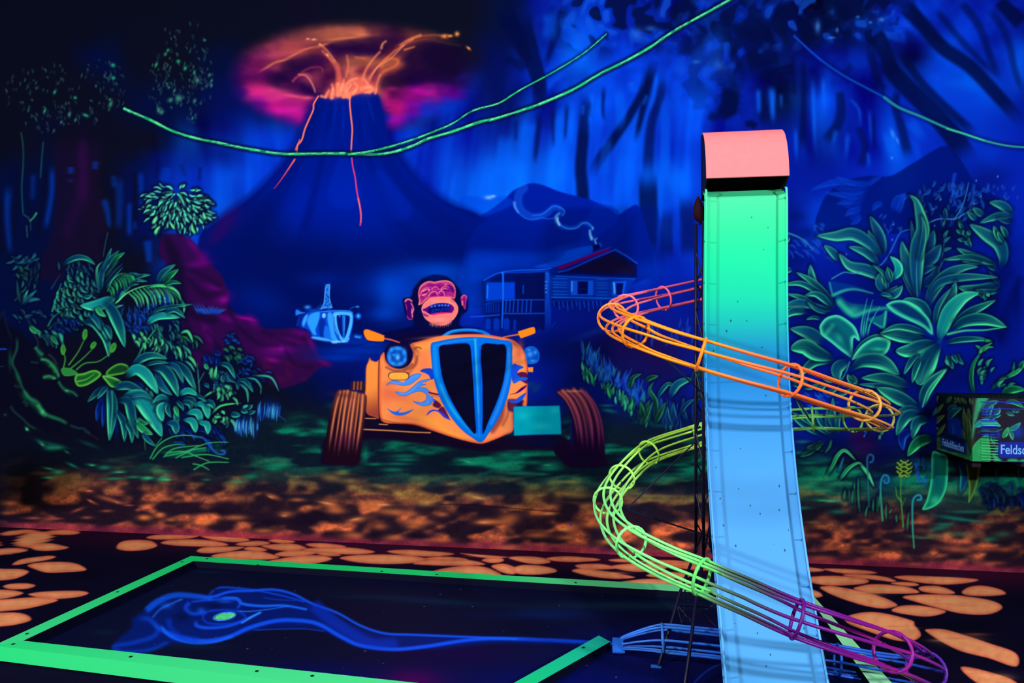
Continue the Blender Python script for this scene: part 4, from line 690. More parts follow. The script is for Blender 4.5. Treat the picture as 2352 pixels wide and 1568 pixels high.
rib('1115,1205 1150,1090 1200,980 1290,890 1405,852', 110, 'F', p=.9); st('1120,1200 1170,1060 1280,920', 24, (20, 150, 140), .5, soft=5)
rib('1200,1095 1330,1000 1430,950 1525,905', 66, 'T'); rib('1190,1140 1300,1060 1450,1045 1600,1098', 90, 'T', p=1.05); st('1180,1150 1300,1125 1450,1120 1600,1098', 18, (60, 220, 140), .8, w2=8)
rib('1150,1215 1270,1190 1400,1185 1492,1200', 44, 'T'); lf('1440,1195,1498,1200,20,0', 'G')
rib('980,1280 920,1340 865,1440', 44, 'T'); rib('990,1320 950,1400 925,1500', 44, 'T'); lf('1240,1280,1295,1370,34,-10 1180,1290,1220,1400,46,-6 1170,1320,1190,1380,24,-8 1210,1290,1250,1360,30,0', 'T')
bl(1110, 1190, 30, 24, (2, 20, 80), .6)
rib('1040,1568 1080,1480 1180,1395', 66, 'T', a=.8)
part('painted_plant', None, 'forked green painted stems low at the far right')
rib('1375,1600 1350,1480 1365,1370 1420,1280', 30, 'G'); rib('1400,1300 1420,1260 1380,1230', 22, 'G'); rib('1400,1300 1440,1250 1500,1212', 24, 'L'); rib('1430,1280 1470,1245 1510,1245', 16, 'G')
rib('1480,1565 1560,1480 1640,1440 1660,1350', 26, 'G'); rib('1590,1465 1680,1420 1740,1360', 30, 'L'); lf('1700,1400,1730,1340,40,0', 'G')
scat(1440, 1440, 50, 90, 14, 56, 24, -60, 18, 'E', 71); scat(1570, 1540, 100, 30, 8, 60, 24, -40, 18, 'T', 72); rib('1560,1600 1640,1550 1740,1550', 60, 'G')
# ---- lower right
org(1800, 850, 3.4837)
part('painted_plant', None, 'low row of small teal painted leaves behind the wire track')
for e in ('50,60,180,95', '60,110,190,92', '150,135,290,100', '110,90,60,60', '250,150,345,105', '330,170,440,130', '430,185,530,150', '300,40,430,85', '200,110,120,110'): lf(e+',36,-12', 'T')
lf('500,40,590,110,44,0 560,110,510,30,40,8', 'T'); scat(320, 230, 200, 50, 26, 50, 16, 200, 30, 'B', 73, halo=0)
part('painted_plant', None, 'painted clump of narrow aloe-like leaves beside the chute')
for s, w0 in (('300,520 170,440 40,345', 54), ('380,530 250,440 60,330', 40), ('400,530 220,400 100,240', 50), ('410,520 300,420 250,300', 44), ('420,515 350,420 350,300', 40), ('430,515 395,420 390,220', 50), ('440,512 430,420 460,330', 36)): rib(s, w0, 'T', a=.85)
bl(400, 560, 120, 70, (2, 14, 70), .7); bls('590,500,90,110 660,620,140,120', (44, 8, 66), .65)
lf('330,640,190,600,30,0 320,560,180,620,50,10 300,590,230,640,40,0 290,580,260,640,30,0 260,630,130,690,40,0 380,540,330,660,20,10', 'Q', a=.85)
for x, y in ((640, 540), (655, 510), (690, 490), (645, 500), (660, 480), (690, 470), (620, 480)): lf('%d,%d,%d,%d,14,0' % (x, y, x+8, y-34), ((40, 110, 220), (10, 50, 160)))
for x, y in ((765, 560), (785, 520), (800, 500), (770, 500)): lf('%d,%d,%d,%d,22,8' % (x, y, x+10, y-50), 'E')
bls('780,680,120,120 780,900,140,110', (2, 10, 72), .6)
part('painted_plant', None, 'dark teal painted rosette with long arching leaves at the right')
lf('1010,130,620,60,90,-8', 'T'); lf('1000,180,600,110,50,-4 870,200,700,170,30,8', 'E'); rib('1100,310 980,250 860,190 745,140', 110, 'T', p=1.0); lf('1110,200,1150,120,40,0', 'E'); rib('1105,305 1130,180 1200,80 1300,-10', 90, 'T'); st('1110,290 1160,150 1290,0', 12, (80, 230, 150), .7)
rib('1100,330 1000,300 880,345', 46, 'E'); rib('1105,345 980,370 900,520', 90, 'T'); rib('1170,400 1070,410 1028,545', 84, 'T', up=.8); rib('1200,545 1080,570 990,685', 90, 'G'); rib('1030,475 950,530 955,640', 70, 'B'); bl(1150, 340, 60, 60, (6, 10, 40), .8); lf('1180,380,1270,240,26,0', 'D')
part('painted_plant', None, 'tall hanging painted leaf curling to a point above the ground')
pg('1190,650 1180,740 1180,840 1165,940 1140,1040 1108,1112 1180,1100 1250,1050 1295,960 1312,850 1310,700 1250,660', (4, 96, 84), 1.5, rim=(46, 196, 132), rw=30); bls('1215,800,30,110 1230,900,40,80', (6, 70, 90), .6); bls('1210,1040,50,40,-40', (50, 210, 150), .6)
st('1330,700 1310,760', 10, (20, 60, 60), .5)
part('painted_plant', None, 'row of hanging painted leaves below the cooling unit')
rib('1390,720 1440,800 1440,880 1412,975', 70, 'D', p=.9); pg('1465,740 1560,760 1558,860 1530,960 1478,1060 1482,940 1470,850', (40, 70, 36), 1.5, rim=(90, 150, 60), rw=24); lf('1900,760,1890,860,50,0 1720,760,1700,860,40,0', 'D')
scat(1740, 950, 200, 80, 22, 90, 34, 80, 30, 'B', 74, a=.5); scat(1090, 760, 80, 110, 16, 70, 18, 80, 15, 'B', 75, a=.6, halo=0); scat(1640, 950, 90, 60, 10, 100, 34, 60, 20, 'M', 76, a=.7)
part('painted_grass', None, 'bent bright green painted grass blades beside the chute foot')
rib('335,855 390,760 430,680 490,640 580,725', 30, 'L', up=.2, halo=.7); rib('440,890 510,790 590,740 640,760', 28, 'L', halo=.7); rib('600,740 670,820 722,930', 26, 'L'); lf('430,830,480,690,20,0', 'D')
for e in ('612,1165,595,860', '570,1090,566,900', '535,1090,525,960', '500,1060,490,950', '650,1190,670,1080', '715,1140,718,1030', '750,1150,750,1000', '760,1120,775,960', '820,1210,820,1070', '840,1150,865,1110', '905,1225,898,1150', '988,1300,1002,1130', '480,1050,488,960', '548,1080,552,960'): lf(e+',14,3', 'Q')
part('painted_fiddlehead', None, 'curled blue-green painted fiddlehead, tallest of the three')
st('682,1090 676,960 668,780 668,700 690,672 715,690 710,725 690,735', 9, (20, 110, 100), .9, w2=16, col2=(20, 90, 160)); 
part('painted_fiddlehead', None, 'curled blue-green painted fiddlehead, middle of the three')
st('790,1200 778,1040 775,900 800,840 835,850 838,890 812,900 800,880', 12, (40, 170, 110), .95, w2=18, col2=(24, 110, 170)); bl(815, 865, 22, 24, (20, 90, 160), .7)
part('painted_fiddlehead', None, 'curled blue-green painted fiddlehead, rightmost and lowest of the three')
st('1042,1420 1030,1250 1030,1060 1055,1005 1090,1000 1098,1030 1070,1035', 10, (40, 170, 120), .95, w2=18, col2=(30, 130, 170))
part('painted_flower', None, 'yellow-green painted bud like a pine cone on a stem')
st('955,1250 945,1120 935,1000 938,870', 11, (60, 150, 60), .95, w2=8); st('940,1050 905,1000 895,935', 12, (70, 150, 60), .9, w2=5); st('945,1080 975,1020', 9, (50, 130, 60), .8, w2=4)
bl(965, 785, 66, 76, (16, 40, 30), .9, hard=.2, idm=True)
for i, (x, y, w_) in enumerate(((965, 728, 60), (935, 745, 50), (995, 748, 50), (960, 765, 70), (925, 780, 44), (1000, 780, 50), (965, 800, 70), (930, 815, 46), (995, 815, 50), (960, 838, 60), (985, 845, 40), (940, 848, 34))):
    st([(x-w_/2, y-4), (x-w_/5, y+9), (x+w_/5, y+9), (x+w_/2, y-6)], 17, (26, 56, 30), .8, soft=1.2, w2=8); st([(x-w_/2, y-8), (x-w_/5, y+4), (x+w_/5, y+4), (x+w_/2, y-10)], 13, (116, 164, 60), .9, soft=1, w2=8)
# ---- grass in the centre right
org(1340, 280, 2.1775)
part('painted_grass', None, 'band of blue and green painted grass left of the chute')
bls('200,1250,160,60 450,1330,120,140', (14, 10, 50), .55)
r = random.Random(9)
for i in range(150):
    t = r.random(); x = -10+t*480; y = 1190+t*330+r.uniform(-70, 30); l = r.uniform(40, 90)*(1+t*.4)
    lf('%f,%f,%f,%f,%f,%f' % (x, y+l*.5, x+r.uniform(-20, 34), y-l*.5, r.uniform(6, 12), r.uniform(-12, 12)), r.choice(('B', 'B', 'D')), .75, halo=0, n=4)
for i in range(64):
    t = r.random(); x = -10+t*330; y = 1220+t*250+r.uniform(-6, 40); l = r.uniform(36, 74)
    lf('%f,%f,%f,%f,%f,%f' % (x, y+l*.5, x+r.uniform(-16, 22), y-l*.5, r.uniform(7, 13), r.uniform(-12, 12)), r.choice(('T', 'G', 'T', 'Q')), .9, halo=.25, n=4)
for i in range(26):
    x = r.uniform(130, 560); y = r.uniform(1000, 1110); lf('%f,%f,%f,%f,9,%f' % (x, y+30, x+r.uniform(-20, 20), y-30, r.uniform(-16, 16)), 'B', .6, halo=0, n=4)
rib('230,1340 245,1280 290,1258', 22, 'Q'); rib('310,1300 330,1280 375,1268', 24, 'Q'); rib('365,1380 420,1310 470,1330', 22, 'T'); rib('430,1380 470,1310 550,1280', 40, 'E'); rib('360,1520 360,1400 330,1340 350,1300', 24, 'Q'); lf('355,1510,410,1400,26,0 300,1510,330,1390,24,8 300,1480,285,1400,24,0 290,1520,345,1400,20,0', 'Q')
for e in ('555,1520,590,1330', '520,1500,500,1380', '470,1500,450,1400', '440,1520,420,1420', '480,1460,560,1380', '540,1300,590,1220'): lf(e+',22,10', 'D')
lf('590,1280,560,1220,20,0 585,1330,560,1270,24,0 590,1390,560,1350,26,0', 'Q')
# ---- left side thicket
org(0, 400, 3.136)
part('painted_bush', None, 'round bush of small bright painted leaves atop the rocks at the left')
bls('1250,250,190,130 1420,260,100,100', (4, 14, 56), .6)
for cx, cy, rx, ry, n, sd in ((1180, 190, 150, 100, 70, 1), (1320, 200, 150, 110, 70, 2), (1430, 240, 90, 80, 50, 3), (1140, 320, 60, 80, 24, 4), (1330, 330, 110, 70, 40, 5)):
    scat(cx, cy, rx, ry, n, 46, 17, 0, 22, (((110, 250, 196), (40, 190, 150)),), sd, radial=(1270, 130), halo=.5, bend=10, basef=.05)
lf('1110,435,1150,370,20,6 1095,360,1130,300,22,0 1410,435,1380,350,18,10 1480,330,1460,270,18,0 1260,400,1220,340,18,0', (((120, 250, 150)), (40, 190, 120)))
part('painted_plant', None, 'dim painted climbing leaves at the far left')
scat(200, 600, 90, 50, 18, 60, 24, 150, 30, 'D', 11, a=.8); scat(160, 710, 70, 60, 14, 56, 20, 60, 40, 'Q', 12, a=.7); scat(250, 700, 50, 90, 16, 60, 16, 100, 20, 'M', 13, a=.8); scat(190, 810, 60, 80, 14, 60, 14, 110, 20, 'E', 14, a=.6)
rib('160,940 180,880 200,830', 20, 'T'); rib('160,930 210,880 265,830', 22, 'D'); rib('150,940 130,860 120,760', 20, 'M'); rib('190,920 240,900 290,900', 24, 'D'); scat(200, 1000, 160, 40, 16, 50, 18, 20, 40, 'D', 15, a=.6)
part('painted_plant', None, 'painted clumps of hooked green leaflets at the left')
scat(520, 650, 130, 50, 22, 60, 16, 60, 30, 'D', 21, a=.7)
for sd, cx, cy, rx, ry, n, p_ in ((22, 560, 740, 90, 60, 34, 'T'), (23, 500, 860, 100, 70, 44, 'L'), (24, 440, 900, 60, 60, 18, 'T'), (25, 640, 770, 60, 60, 18, 'E'), (26, 500, 1010, 90, 60, 24, 'G'), (27, 540, 980, 110, 30, 16, 'T'), (28, 600, 830, 60, 60, 16, 'E')):
    scat(cx, cy, rx, ry, n, 62, 20, 62, 20, p_, sd, bend=-14, a=.9, halo=.5)
rib('445,650 540,600 620,605 685,650', 40, 'T'); st('375,985 405,880 440,785', 12, (40, 170, 120), .8, w2=4); st('345,1090 380,1030 440,985', 12, (40, 150, 120), .7, w2=4); st('355,1110 400,1070 450,1045', 10, (40, 150, 120), .6, w2=4); st('370,820 430,720', 14, (40, 70, 90), .6, w2=4)
scat(420, 1080, 140, 60, 26, 60, 16, 60, 30, 'B', 29, a=.6); lf('210,1085,300,1140,40,-14 280,1130,290,1180,20,0', 'L'); scat(360, 1150, 80, 40, 10, 80, 26, 70, 16, 'T', 30); lf('370,1150,420,1225,30,-10', 'L')
bls('300,1200,120,60 380,1280,140,50', (10, 8, 34), .6)
part('painted_plant', None, 'upright fan of narrow painted leaves at the left')
rib('715,870 700,760 700,670 745,622', 20, 'T'); rib('725,850 730,720 770,620 800,530', 42, 'T'); rib('735,720 780,630 855,548', 40, 'T'); rib('790,670 840,600 897,562', 36, 'G'); rib('745,810 800,720 885,640', 22, 'M'); rib('750,830 820,740 885,665', 14, 'D'); rib('740,760 800,680 860,620', 18, 'M')
part('painted_palm', None, 'feathery green painted palm frond at the left')
rib('800,960 820,880 860,840', 24, 'T'); rib('820,920 870,820 960,745 1085,722', 44, 'T'); rib('830,900 900,800 980,765 1060,770', 36, 'E'); rib('850,930 880,860 940,800 1000,790', 24, 'E'); rib('860,800 930,720 1010,720', 24, 'D')
frond('775,840 810,760 870,715 935,722', 90, 11, 16, (70, 60), 'G', 3, 8)
frond('830,930 920,850 1040,805 1160,800 1250,840 1300,900', 150, 20, 17, (55, 75), 'L', 4, 12, t0=.2)
rib('1040,820 1130,800 1220,810 1280,850 1302,905', 22, 'L'); rib('1130,790 1170,710 1262,648', 44, 'T'); rib('1165,795 1220,730 1285,683', 46, 'G'); rib('1180,800 1240,775 1305,786', 30, 'G')
scat(1150, 900, 120, 60, 20, 60, 14, 60, 40, 'B', 31, a=.6, halo=0); scat(960, 940, 120, 50, 20, 80, 12, 90, 20, 'B', 32, a=.7, halo=0); rib('800,1000 830,960 885,940', 22, 'E')
part('painted_plant', None, 'broad teal painted leaves over the middle of the left thicket')
scat(960, 1060, 110, 90, 50, 60, 16, 55, 25, 'B', 33, a=.8, halo=.2); scat(1180, 1130, 150, 100, 40, 70, 16, 65, 25, 'E', 34, a=.7); scat(1000, 1170, 70, 60, 16, 60, 20, 62, 15, 'L', 35); scat(1330, 1160, 70, 60, 14, 80, 18, 50, 20, 'Q', 36); scat(1130, 1170, 40, 50, 10, 80, 18, 100, 18, 'L', 37); scat(1250, 1230, 90, 50, 14, 80, 18, 70, 18, 'T', 38)
rib('1290,1150 1350,1130 1390,1210', 20, 'L'); rib('1260,1230 1290,1260 1305,1320', 20, 'L')
lf('820,882,575,945,84,12', 'F'); st('600,935 700,900 800,885', 8, (20, 140, 130), .5); lf('600,870,660,870,30,-20', 'T')
rib('720,925 790,960 850,1080 898,1245', 86, 'T', p=.75); rib('580,1060 680,1075 760,1180 782,1315', 66, 'T', p=.8); rib('675,950 700,1040 745,1120 770,1190', 46, 'T'); lf('690,945,762,1025,40,-10', 'L'); rib('740,1080 780,1120 800,1190', 40, 'T'); rib('640,1010 690,1050 720,1120', 40, 'E')
rib('1050,1085 1140,1020 1300,1030', 54, 'F'); rib('1060,1012 1180,960 1385,935', 26, 'T'); rib('1180,1000 1260,975 1332,1035', 36, 'T')
st('975,1345 1040,1220 1110,1125', 12, (40, 180, 110), .85, w2=8); st('1130,1080 1150,1150 1155,1200', 9, (40, 170, 120), .8)
part('painted_grass', None, 'spiky blue painted tuft on the purple rocks')
for i in range(22): lf('%d,%d,%d,%d,9,%d' % (1470+i*5, 1015, 1400+i*11, 940+abs(i-11)*3+(i % 3)*6, (i-11)*2), 'B', .9, halo=0)
for i in range(12): lf('%d,%d,%d,%d,10,%d' % (1420+i*4, 1010, 1380+i*8, 920+(i % 3)*20, -10), 'B', .5, halo=0)
part('painted_flower_buds', None, 'four lime painted buds on thin curved stems at the left')
for s in ('455,1395 468,1330 455,1270', '495,1370 560,1280 605,1190', '510,1395 600,1320 665,1255', '550,1405 610,1360 710,1345 790,1290'): st(s, 11, (60, 150, 60), .9, w2=7)
for x, y, w0, h0, an in ((453, 1262, 20, 42, 0), (610, 1152, 20, 44, 8), (670, 1230, 20, 32, 30), (812, 1248, 24, 42, 25)):
    bl(x, y, w0+5, h0+5, (6, 20, 30), .7, an, hard=.3); bl(x, y, w0, h0, (56, 150, 56), 1, an, hard=.15, idm=True); bl(x+3, y-8, w0*.5, h0*.6, (30, 100, 50), .7, an)
pg('440,1400 500,1395 560,1435 500,1450 455,1445', (40, 130, 60), 2, rim=(60, 170, 70), rw=10)
part('painted_plant', None, 'lime green painted three-lobed leaf plant at the lower left')
pg('535,1480 550,1440 600,1430 660,1410 700,1412 728,1440 690,1480 620,1520 560,1525', (20, 88, 36), 1.5, rim=(92, 190, 62), rw=26); st('560,1490 620,1475 680,1435', 12, (100, 200, 80), .7, w2=5)
pg('765,1420 810,1380 860,1360 910,1370 928,1400 900,1430 840,1445 770,1450', (14, 64, 34), 1.5, rim=(84, 180, 60), rw=22)
pg('735,1450 800,1455 860,1480 882,1510 850,1535 800,1530 770,1500', (20, 92, 40), 1.5, rim=(100, 205, 80), rw=24)
# ---- lower left
org(180, 540, 2.903)
part('painted_plant', None, 'arching teal painted leaves at the centre of the left thicket')
rib('350,885 420,820 500,800 592,822', 54, 'T'); scat(500, 960, 160, 60, 20, 90, 30, 60, 20, 'B', 41, a=.5, halo=0)
rib('640,855 720,890 760,950', 34, 'T'); rib('600,845 700,890 785,1040', 56, 'T'); rib('560,855 650,880 700,985', 44, 'E'); rib('520,900 550,1000 625,1065', 50, 'E'); rib('480,885 560,890 620,960 665,1075', 74, 'T', p=.85); rib('315,950 380,895 450,930 532,1058', 80, 'F', p=.85); rib('440,870 520,845 600,850', 24, 'T'); lf('450,1010,460,1060,20,0 470,1030,500,1080,20,0', 'E')
st('790,850 800,960 808,1070', 6, (70, 180, 120), .8); st('800,980 840,910', 5, (70, 160, 120), .7); rib('720,800 760,830 785,880', 20, 'L'); rib('700,830 745,860 775,910', 14, 'T')
part('painted_plant', None, 'fan of big pointed painted leaves low at the left')
bls('150,1130,26,100 250,1250,20,90', (0, 40, 170), .7); rib('150,1100 130,1150 120,1240', 26, 'B'); rib('170,1090 165,1200 160,1280', 26, 'B')
rib('185,1005 130,1040 60,1110', 40, 'T', a=.7); rib('200,1000 160,1040 125,1090', 34, 'T', a=.9)
rib('225,1020 320,1000 400,1030 455,1058', 60, 'T'); rib('205,1020 225,1150 205,1368', 74, 'T', p=.65, basef=.05); st('222,1040 226,1150 212,1320', 10, (80, 226, 150), .5)
rib('280,1095 400,1080 480,1180 556,1342', 120, 'F', p=.8); st('330,1110 440,1140 530,1290', 14, (10, 130, 140), .6, soft=4); rib('250,1100 330,1110 360,1230 398,1355', 66, 'T', p=.75); rib('250,1160 300,1250 306,1375', 46, 'T'); rib('305,1230 350,1300 357,1385', 38, 'T'); rib('330,1080 420,1065 480,1090', 22, 'D')
lf('385,1215,465,1255,38,-14 385,1245,495,1328,50,-8', 'L'); rib('420,1310 460,1360 513,1405', 34, 'E'); st('515,1400 555,1350', 5, (60, 180, 100), .8); st('440,1360 445,1430', 4, (60, 160, 90), .7)
part('painted_plant', None, 'cluster of rounded painted leaves low in the left thicket')
bls('640,1250,120,80 760,1180,100,60', (0, 26, 110), .5)
scat(660, 1290, 90, 40, 12, 70, 34, 50, 30, 'B', 42, a=.7); scat(860, 1310, 80, 50, 10, 90, 34, 50, 30, 'B', 43, a=.6)
rib('605,1100 550,1075 495,1115', 36, 'F'); rib('605,1105 550,1110 512,1165', 36, 'T'); rib('600,1115 545,1150 562,1240', 52, 'F', p=1.1); rib('605,1110 592,1160 618,1215', 32, 'T'); rib('620,1150 650,1180 652,1275', 40, 'F', p=1.2); lf('640,1130,665,1210,30,0', 'L')
rib('670,1065 730,1035 800,1070', 44, 'F'); rib('690,1090 760,1095 785,1150', 36, 'T'); rib('680,1110 740,1120 750,1175', 36, 'T'); rib('650,1100 690,1140 700,1170', 26, 'T'); rib('770,1130 840,1130 866,1222', 56, 'F', p=1.1); rib('710,1190 790,1180 818,1255', 50, 'F', p=1.2); rib('690,1230 760,1240 782,1315', 50, 'F', p=1.2); rib('790,1250 855,1260 862,1325', 44, 'F', p=1.2); rib('830,1120 880,1115 912,1162', 40, 'T'); rib('580,1250 640,1260 650,1325', 56, 'E', p=1.2); rib('780,1070 820,1080 850,1110', 24, 'T')
rib('880,1200 950,1135 1085,1118', 14, 'L'); rib('825,1085 900,1040 1000,1035', 14, 'L')
scat(950, 1210, 60, 36, 16, 46, 20, 60, 60, 'L', 44)
part('painted_plant', None, 'small round painted leaves at the right edge of the left thicket')
scat(1000, 690, 50, 40, 12, 34, 18, 30, 60, 'B', 45, a=.8); scat(1010, 770, 60, 50, 14, 50, 22, 50, 30, 'Q', 46, a=.9); scat(880, 820, 60, 60, 12, 60, 40, 60, 40, 'B', 47, a=.6)
scat(930, 960, 110, 70, 30, 60, 34, 60, 50, 'E', 48, a=.9); scat(980, 1040, 90, 50, 14, 50, 24, 60, 40, 'L', 49, a=.9); scat(1130, 930, 120, 60, 26, 36, 12, 40, 50, 'B', 50, a=.8); scat(1090, 850, 60, 60, 12, 40, 20, 40, 50, 'B', 51, a=.7)
lf('840,850,875,895,26,-10 890,880,870,930,20,0 885,960,890,880,22,0 905,960,920,870,18,0', 'L'); rib('930,855 1000,870 1045,955', 34, 'T')
rib('1050,970 1110,970 1165,1045', 30, 'T', p=.8); rib('1060,980 1120,1030 1130,1120', 16, 'E'); rib('1150,940 1210,990 1215,1060', 12, 'E'); rib('1150,935 1280,945 1335,1040', 14, 'T'); rib('1110,950 1180,960 1220,1020', 12, 'E')
lf('1010,1190,1080,1200,40,0 1080,1160,1130,1180,34,0 1120,1160,1160,1130,30,0 1090,1150,1130,1130,20,0 1130,1190,1180,1170,24,0', 'T')
part('painted_grass', None, 'blue and pale painted grass stubble at the foot of the left thicket')
bls('1110,1260,80,60 1270,1160,70,70', (0, 40, 150), .6)
for i in range(46):
    x = r.uniform(1040, 1200); lf('%f,%f,%f,%f,6,4' % (x, r.uniform(1300, 1365), x+r.uniform(-8, 8), r.uniform(1200, 1260)), r.choice(('B', 'B', ((110, 220, 210), (30, 130, 190)))), .85, halo=0, n=3)
for i in range(44):
    x = r.uniform(1190, 1340); y = r.uniform(1130, 1190); lf('%f,%f,%f,%f,6,4' % (x, y+60, x+r.uniform(-8, 20), y-30), r.choice(('B', 'B', ((90, 200, 220), (20, 110, 200)))), .75, halo=0, n=3)
st('1310,1190 1350,1210 1385,1240', 6, (30, 90, 160), .8, w2=3)
part('painted_grass', None, 'thin arching green painted blades on the ground at the left')
for s in ('478,1485 530,1400 620,1345 720,1332 825,1345', '495,1490 560,1420 640,1395 705,1395', '580,1470 700,1445 860,1385 995,1378', '590,1450 700,1440 780,1470 870,1505', '650,1482 760,1430 850,1415', '690,1480 850,1460 1000,1490', '765,1522 820,1535 870,1562', '770,1560 860,1515 1000,1512', '570,1475 640,1420 800,1400'): st(s, 11, (30, 150, 90), .9, w2=4, col2=(80, 220, 120), soft=1.3)
part('painted_tendril', None, 'blue painted tendril with a curled end')
st('760,1345 830,1350 870,1400 920,1450 965,1458 975,1440 955,1435', 10, (20, 80, 190), .85, w2=14, col2=(24, 100, 200), soft=1.6); st('640,1380 690,1385 690,1400', 14, (10, 60, 180), .7, w2=20)
# ---- roots at the left edge
org(0, 800, 3.92)
part('painted_tree_roots', None, 'black painted trunk and roots edged with green moss at the left')
pg('-60,-260 90,-200 180,-160 260,-60 330,20 400,60 500,140 560,300 660,400 720,440 900,800 820,780 600,680 520,760 300,720 100,560 -80,420', (9, 10, 30), 10, a=.9)
for s, w0, c, a, f in (('150,-120 150,0 110,120 150,220 200,350 250,430 300,480 350,530 390,580', 16, (34, 120, 84), .7, 4), ('200,360 260,440 330,480 380,560 430,600 540,640 620,685', 26, (36, 150, 90), .75, 5), ('330,500 380,570 420,610', 34, (60, 190, 100), .6, 6), ('620,685 700,715 750,720 820,775', 14, (30, 84, 84), .7, 4), ('310,-20 350,30 390,60', 24, (50, 170, 120), .7, 5), ('350,95 420,105 480,160 520,230 525,270', 20, (70, 200, 110), .8, 4), ('440,140 480,170 500,220', 26, (50, 170, 90), .6, 6), ('380,262 440,248 500,268', 22, (70, 190, 100), .8, 5), ('520,280 545,330 590,375 650,390 705,440', 18, (44, 150, 110), .7, 4), ('270,120 350,128', 12, (30, 90, 70), .6, 4), ('430,45 480,90 510,150', 12, (60, 84, 90), .6, 4), ('90,500 120,560 190,620 260,690 330,730', 12, (40, 100, 84), .6, 4), ('200,470 240,500 220,520', 18, (30, 110, 80), .5, 5), ('120,330 190,350', 16, (30, 90, 84), .5, 5), ('30,590 60,600', 16, (60, 90, 90), .6, 4), ('900,830 820,780 740,740', 8, (50, 50, 60), .5, 4), ('200,-340 260,-240 300,-140 340,-60 330,20', 12, (40, 80, 70), .5, 4), ('-60,-60 20,-330 60,-200 110,-60', 10, (30, 60, 60), .4, 4)):
    st(s, w0, c, a, soft=f, w2=w0*.8, fade0=.1, fade=.1)
bls('230,440,60,30,40 300,500,60,30,40 380,580,60,26,30 480,620,60,18,20 450,140,70,30,35 500,200,26,50 600,380,50,24,40 450,262,60,16 90,100,20,90 160,260,24,60,-20 360,50,30,40,-30', (20, 110, 70), .5)
bls('600,378,16,10 490,268,20,8 240,725,16,12,40 380,570,20,26', (90, 230, 150), .6)
org(0, 0, 1)
part('painted_stripe', None, 'short blue painted mark at the left edge'); st('-14,801 13,801', 4, (20, 60, 200), .9, soft=1)
st('-10,841 8,841', 1.6, (50, 70, 90), .7, soft=.7)
# ---- long rope vines across the sky
part('painted_rope_vine', None, 'long bright green painted rope vine sagging in front of the volcano and rising to the right')
PTS = [(285, 249), (300, 256), (345, 275), (395, 300), (450, 317), (500, 327), (541, 336), (586, 344), (638, 352), (690, 353), (741, 352), (793, 352), (845, 354), (896, 350), (948, 334), (982, 318), (1034, 303), (1103, 279), (1137, 272), (1200, 252), (1238, 239), (1314, 206), (1379, 168), (1440, 138), (1494, 107), (1533, 80), (1571, 57), (1609, 36), (1674, 0), (1760, -50), (1900, -110)]
st(PTS, 16, (4, 10, 50), .75, soft=4, idm=False); r = random.Random(2)
def rope(pts, w0, w1, seed, hl):
    r = random.Random(seed); c_ = catmull(np.array(pts, float), 4); n_ = len(c_)-1
    for i in range(n_):
        k = r.random(); w_ = (w0+(w1-w0)*i/n_)*r.uniform(.8, 1.12); col = tuple(a_+(b_-a_)*k for a_, b_ in zip((16, 150, 100), (50, 220, 130)))
        st([c_[i], c_[i+1]], w_, col, 1, soft=.9)
        if r.random() < hl: st([c_[i]+[0, -w_*.18], c_[i+1]+[0, -w_*.2+r.uniform(-.5, .5)]], w_*.4, (140, 250, 190), .85, soft=.7)
        if r.random() < .25: st([c_[i]+[0, w_*.25], c_[i+1]+[0, -w_*.1]], w_*.25, (4, 60, 70), .8, soft=.6)
rope(PTS, 5.4, 5.4, 2, .6)
part('painted_rope_vine', None, 'second thinner green painted rope vine rising to the upper middle')
PT2 = [(800, 354), (845, 348), (896, 336), (948, 320), (1000, 300), (1041, 282), (1085, 254), (1144, 237), (1175, 218), (1207, 199), (1265, 168), (1322, 134), (1349, 115), (1376, 92), (1392, 78)]
st(PT2, 12, (4, 10, 50), .6, soft=4, idm=False); rope(PT2, 4.4, 2.2, 5, .6)
part('painted_rope_vine', None, 'blue-green painted vine hanging at the upper right')
org(1750, 0, 3.136); PT3 = '450,450 600,550 750,630 900,710 980,770 1150,840 1330,920 1450,960 1600,1010 1750,1045 1888,1058 2100,1060'
st(PT3, 50, (2, 12, 80), .5, soft=5, idm=False); st('230,260 330,350 450,450 600,550 750,630 900,710', 12, (6, 70, 206), .8, soft=2); st('880,700 980,770 1150,840 1330,920 1450,960 1600,1010 1750,1045 1888,1058 2100,1060', 20, (30, 130, 150), .9, soft=1.6, w2=8, col2=(60, 200, 140)); st('1330,925 1450,960 1600,1010', 8, (60, 220, 150), .9); org()
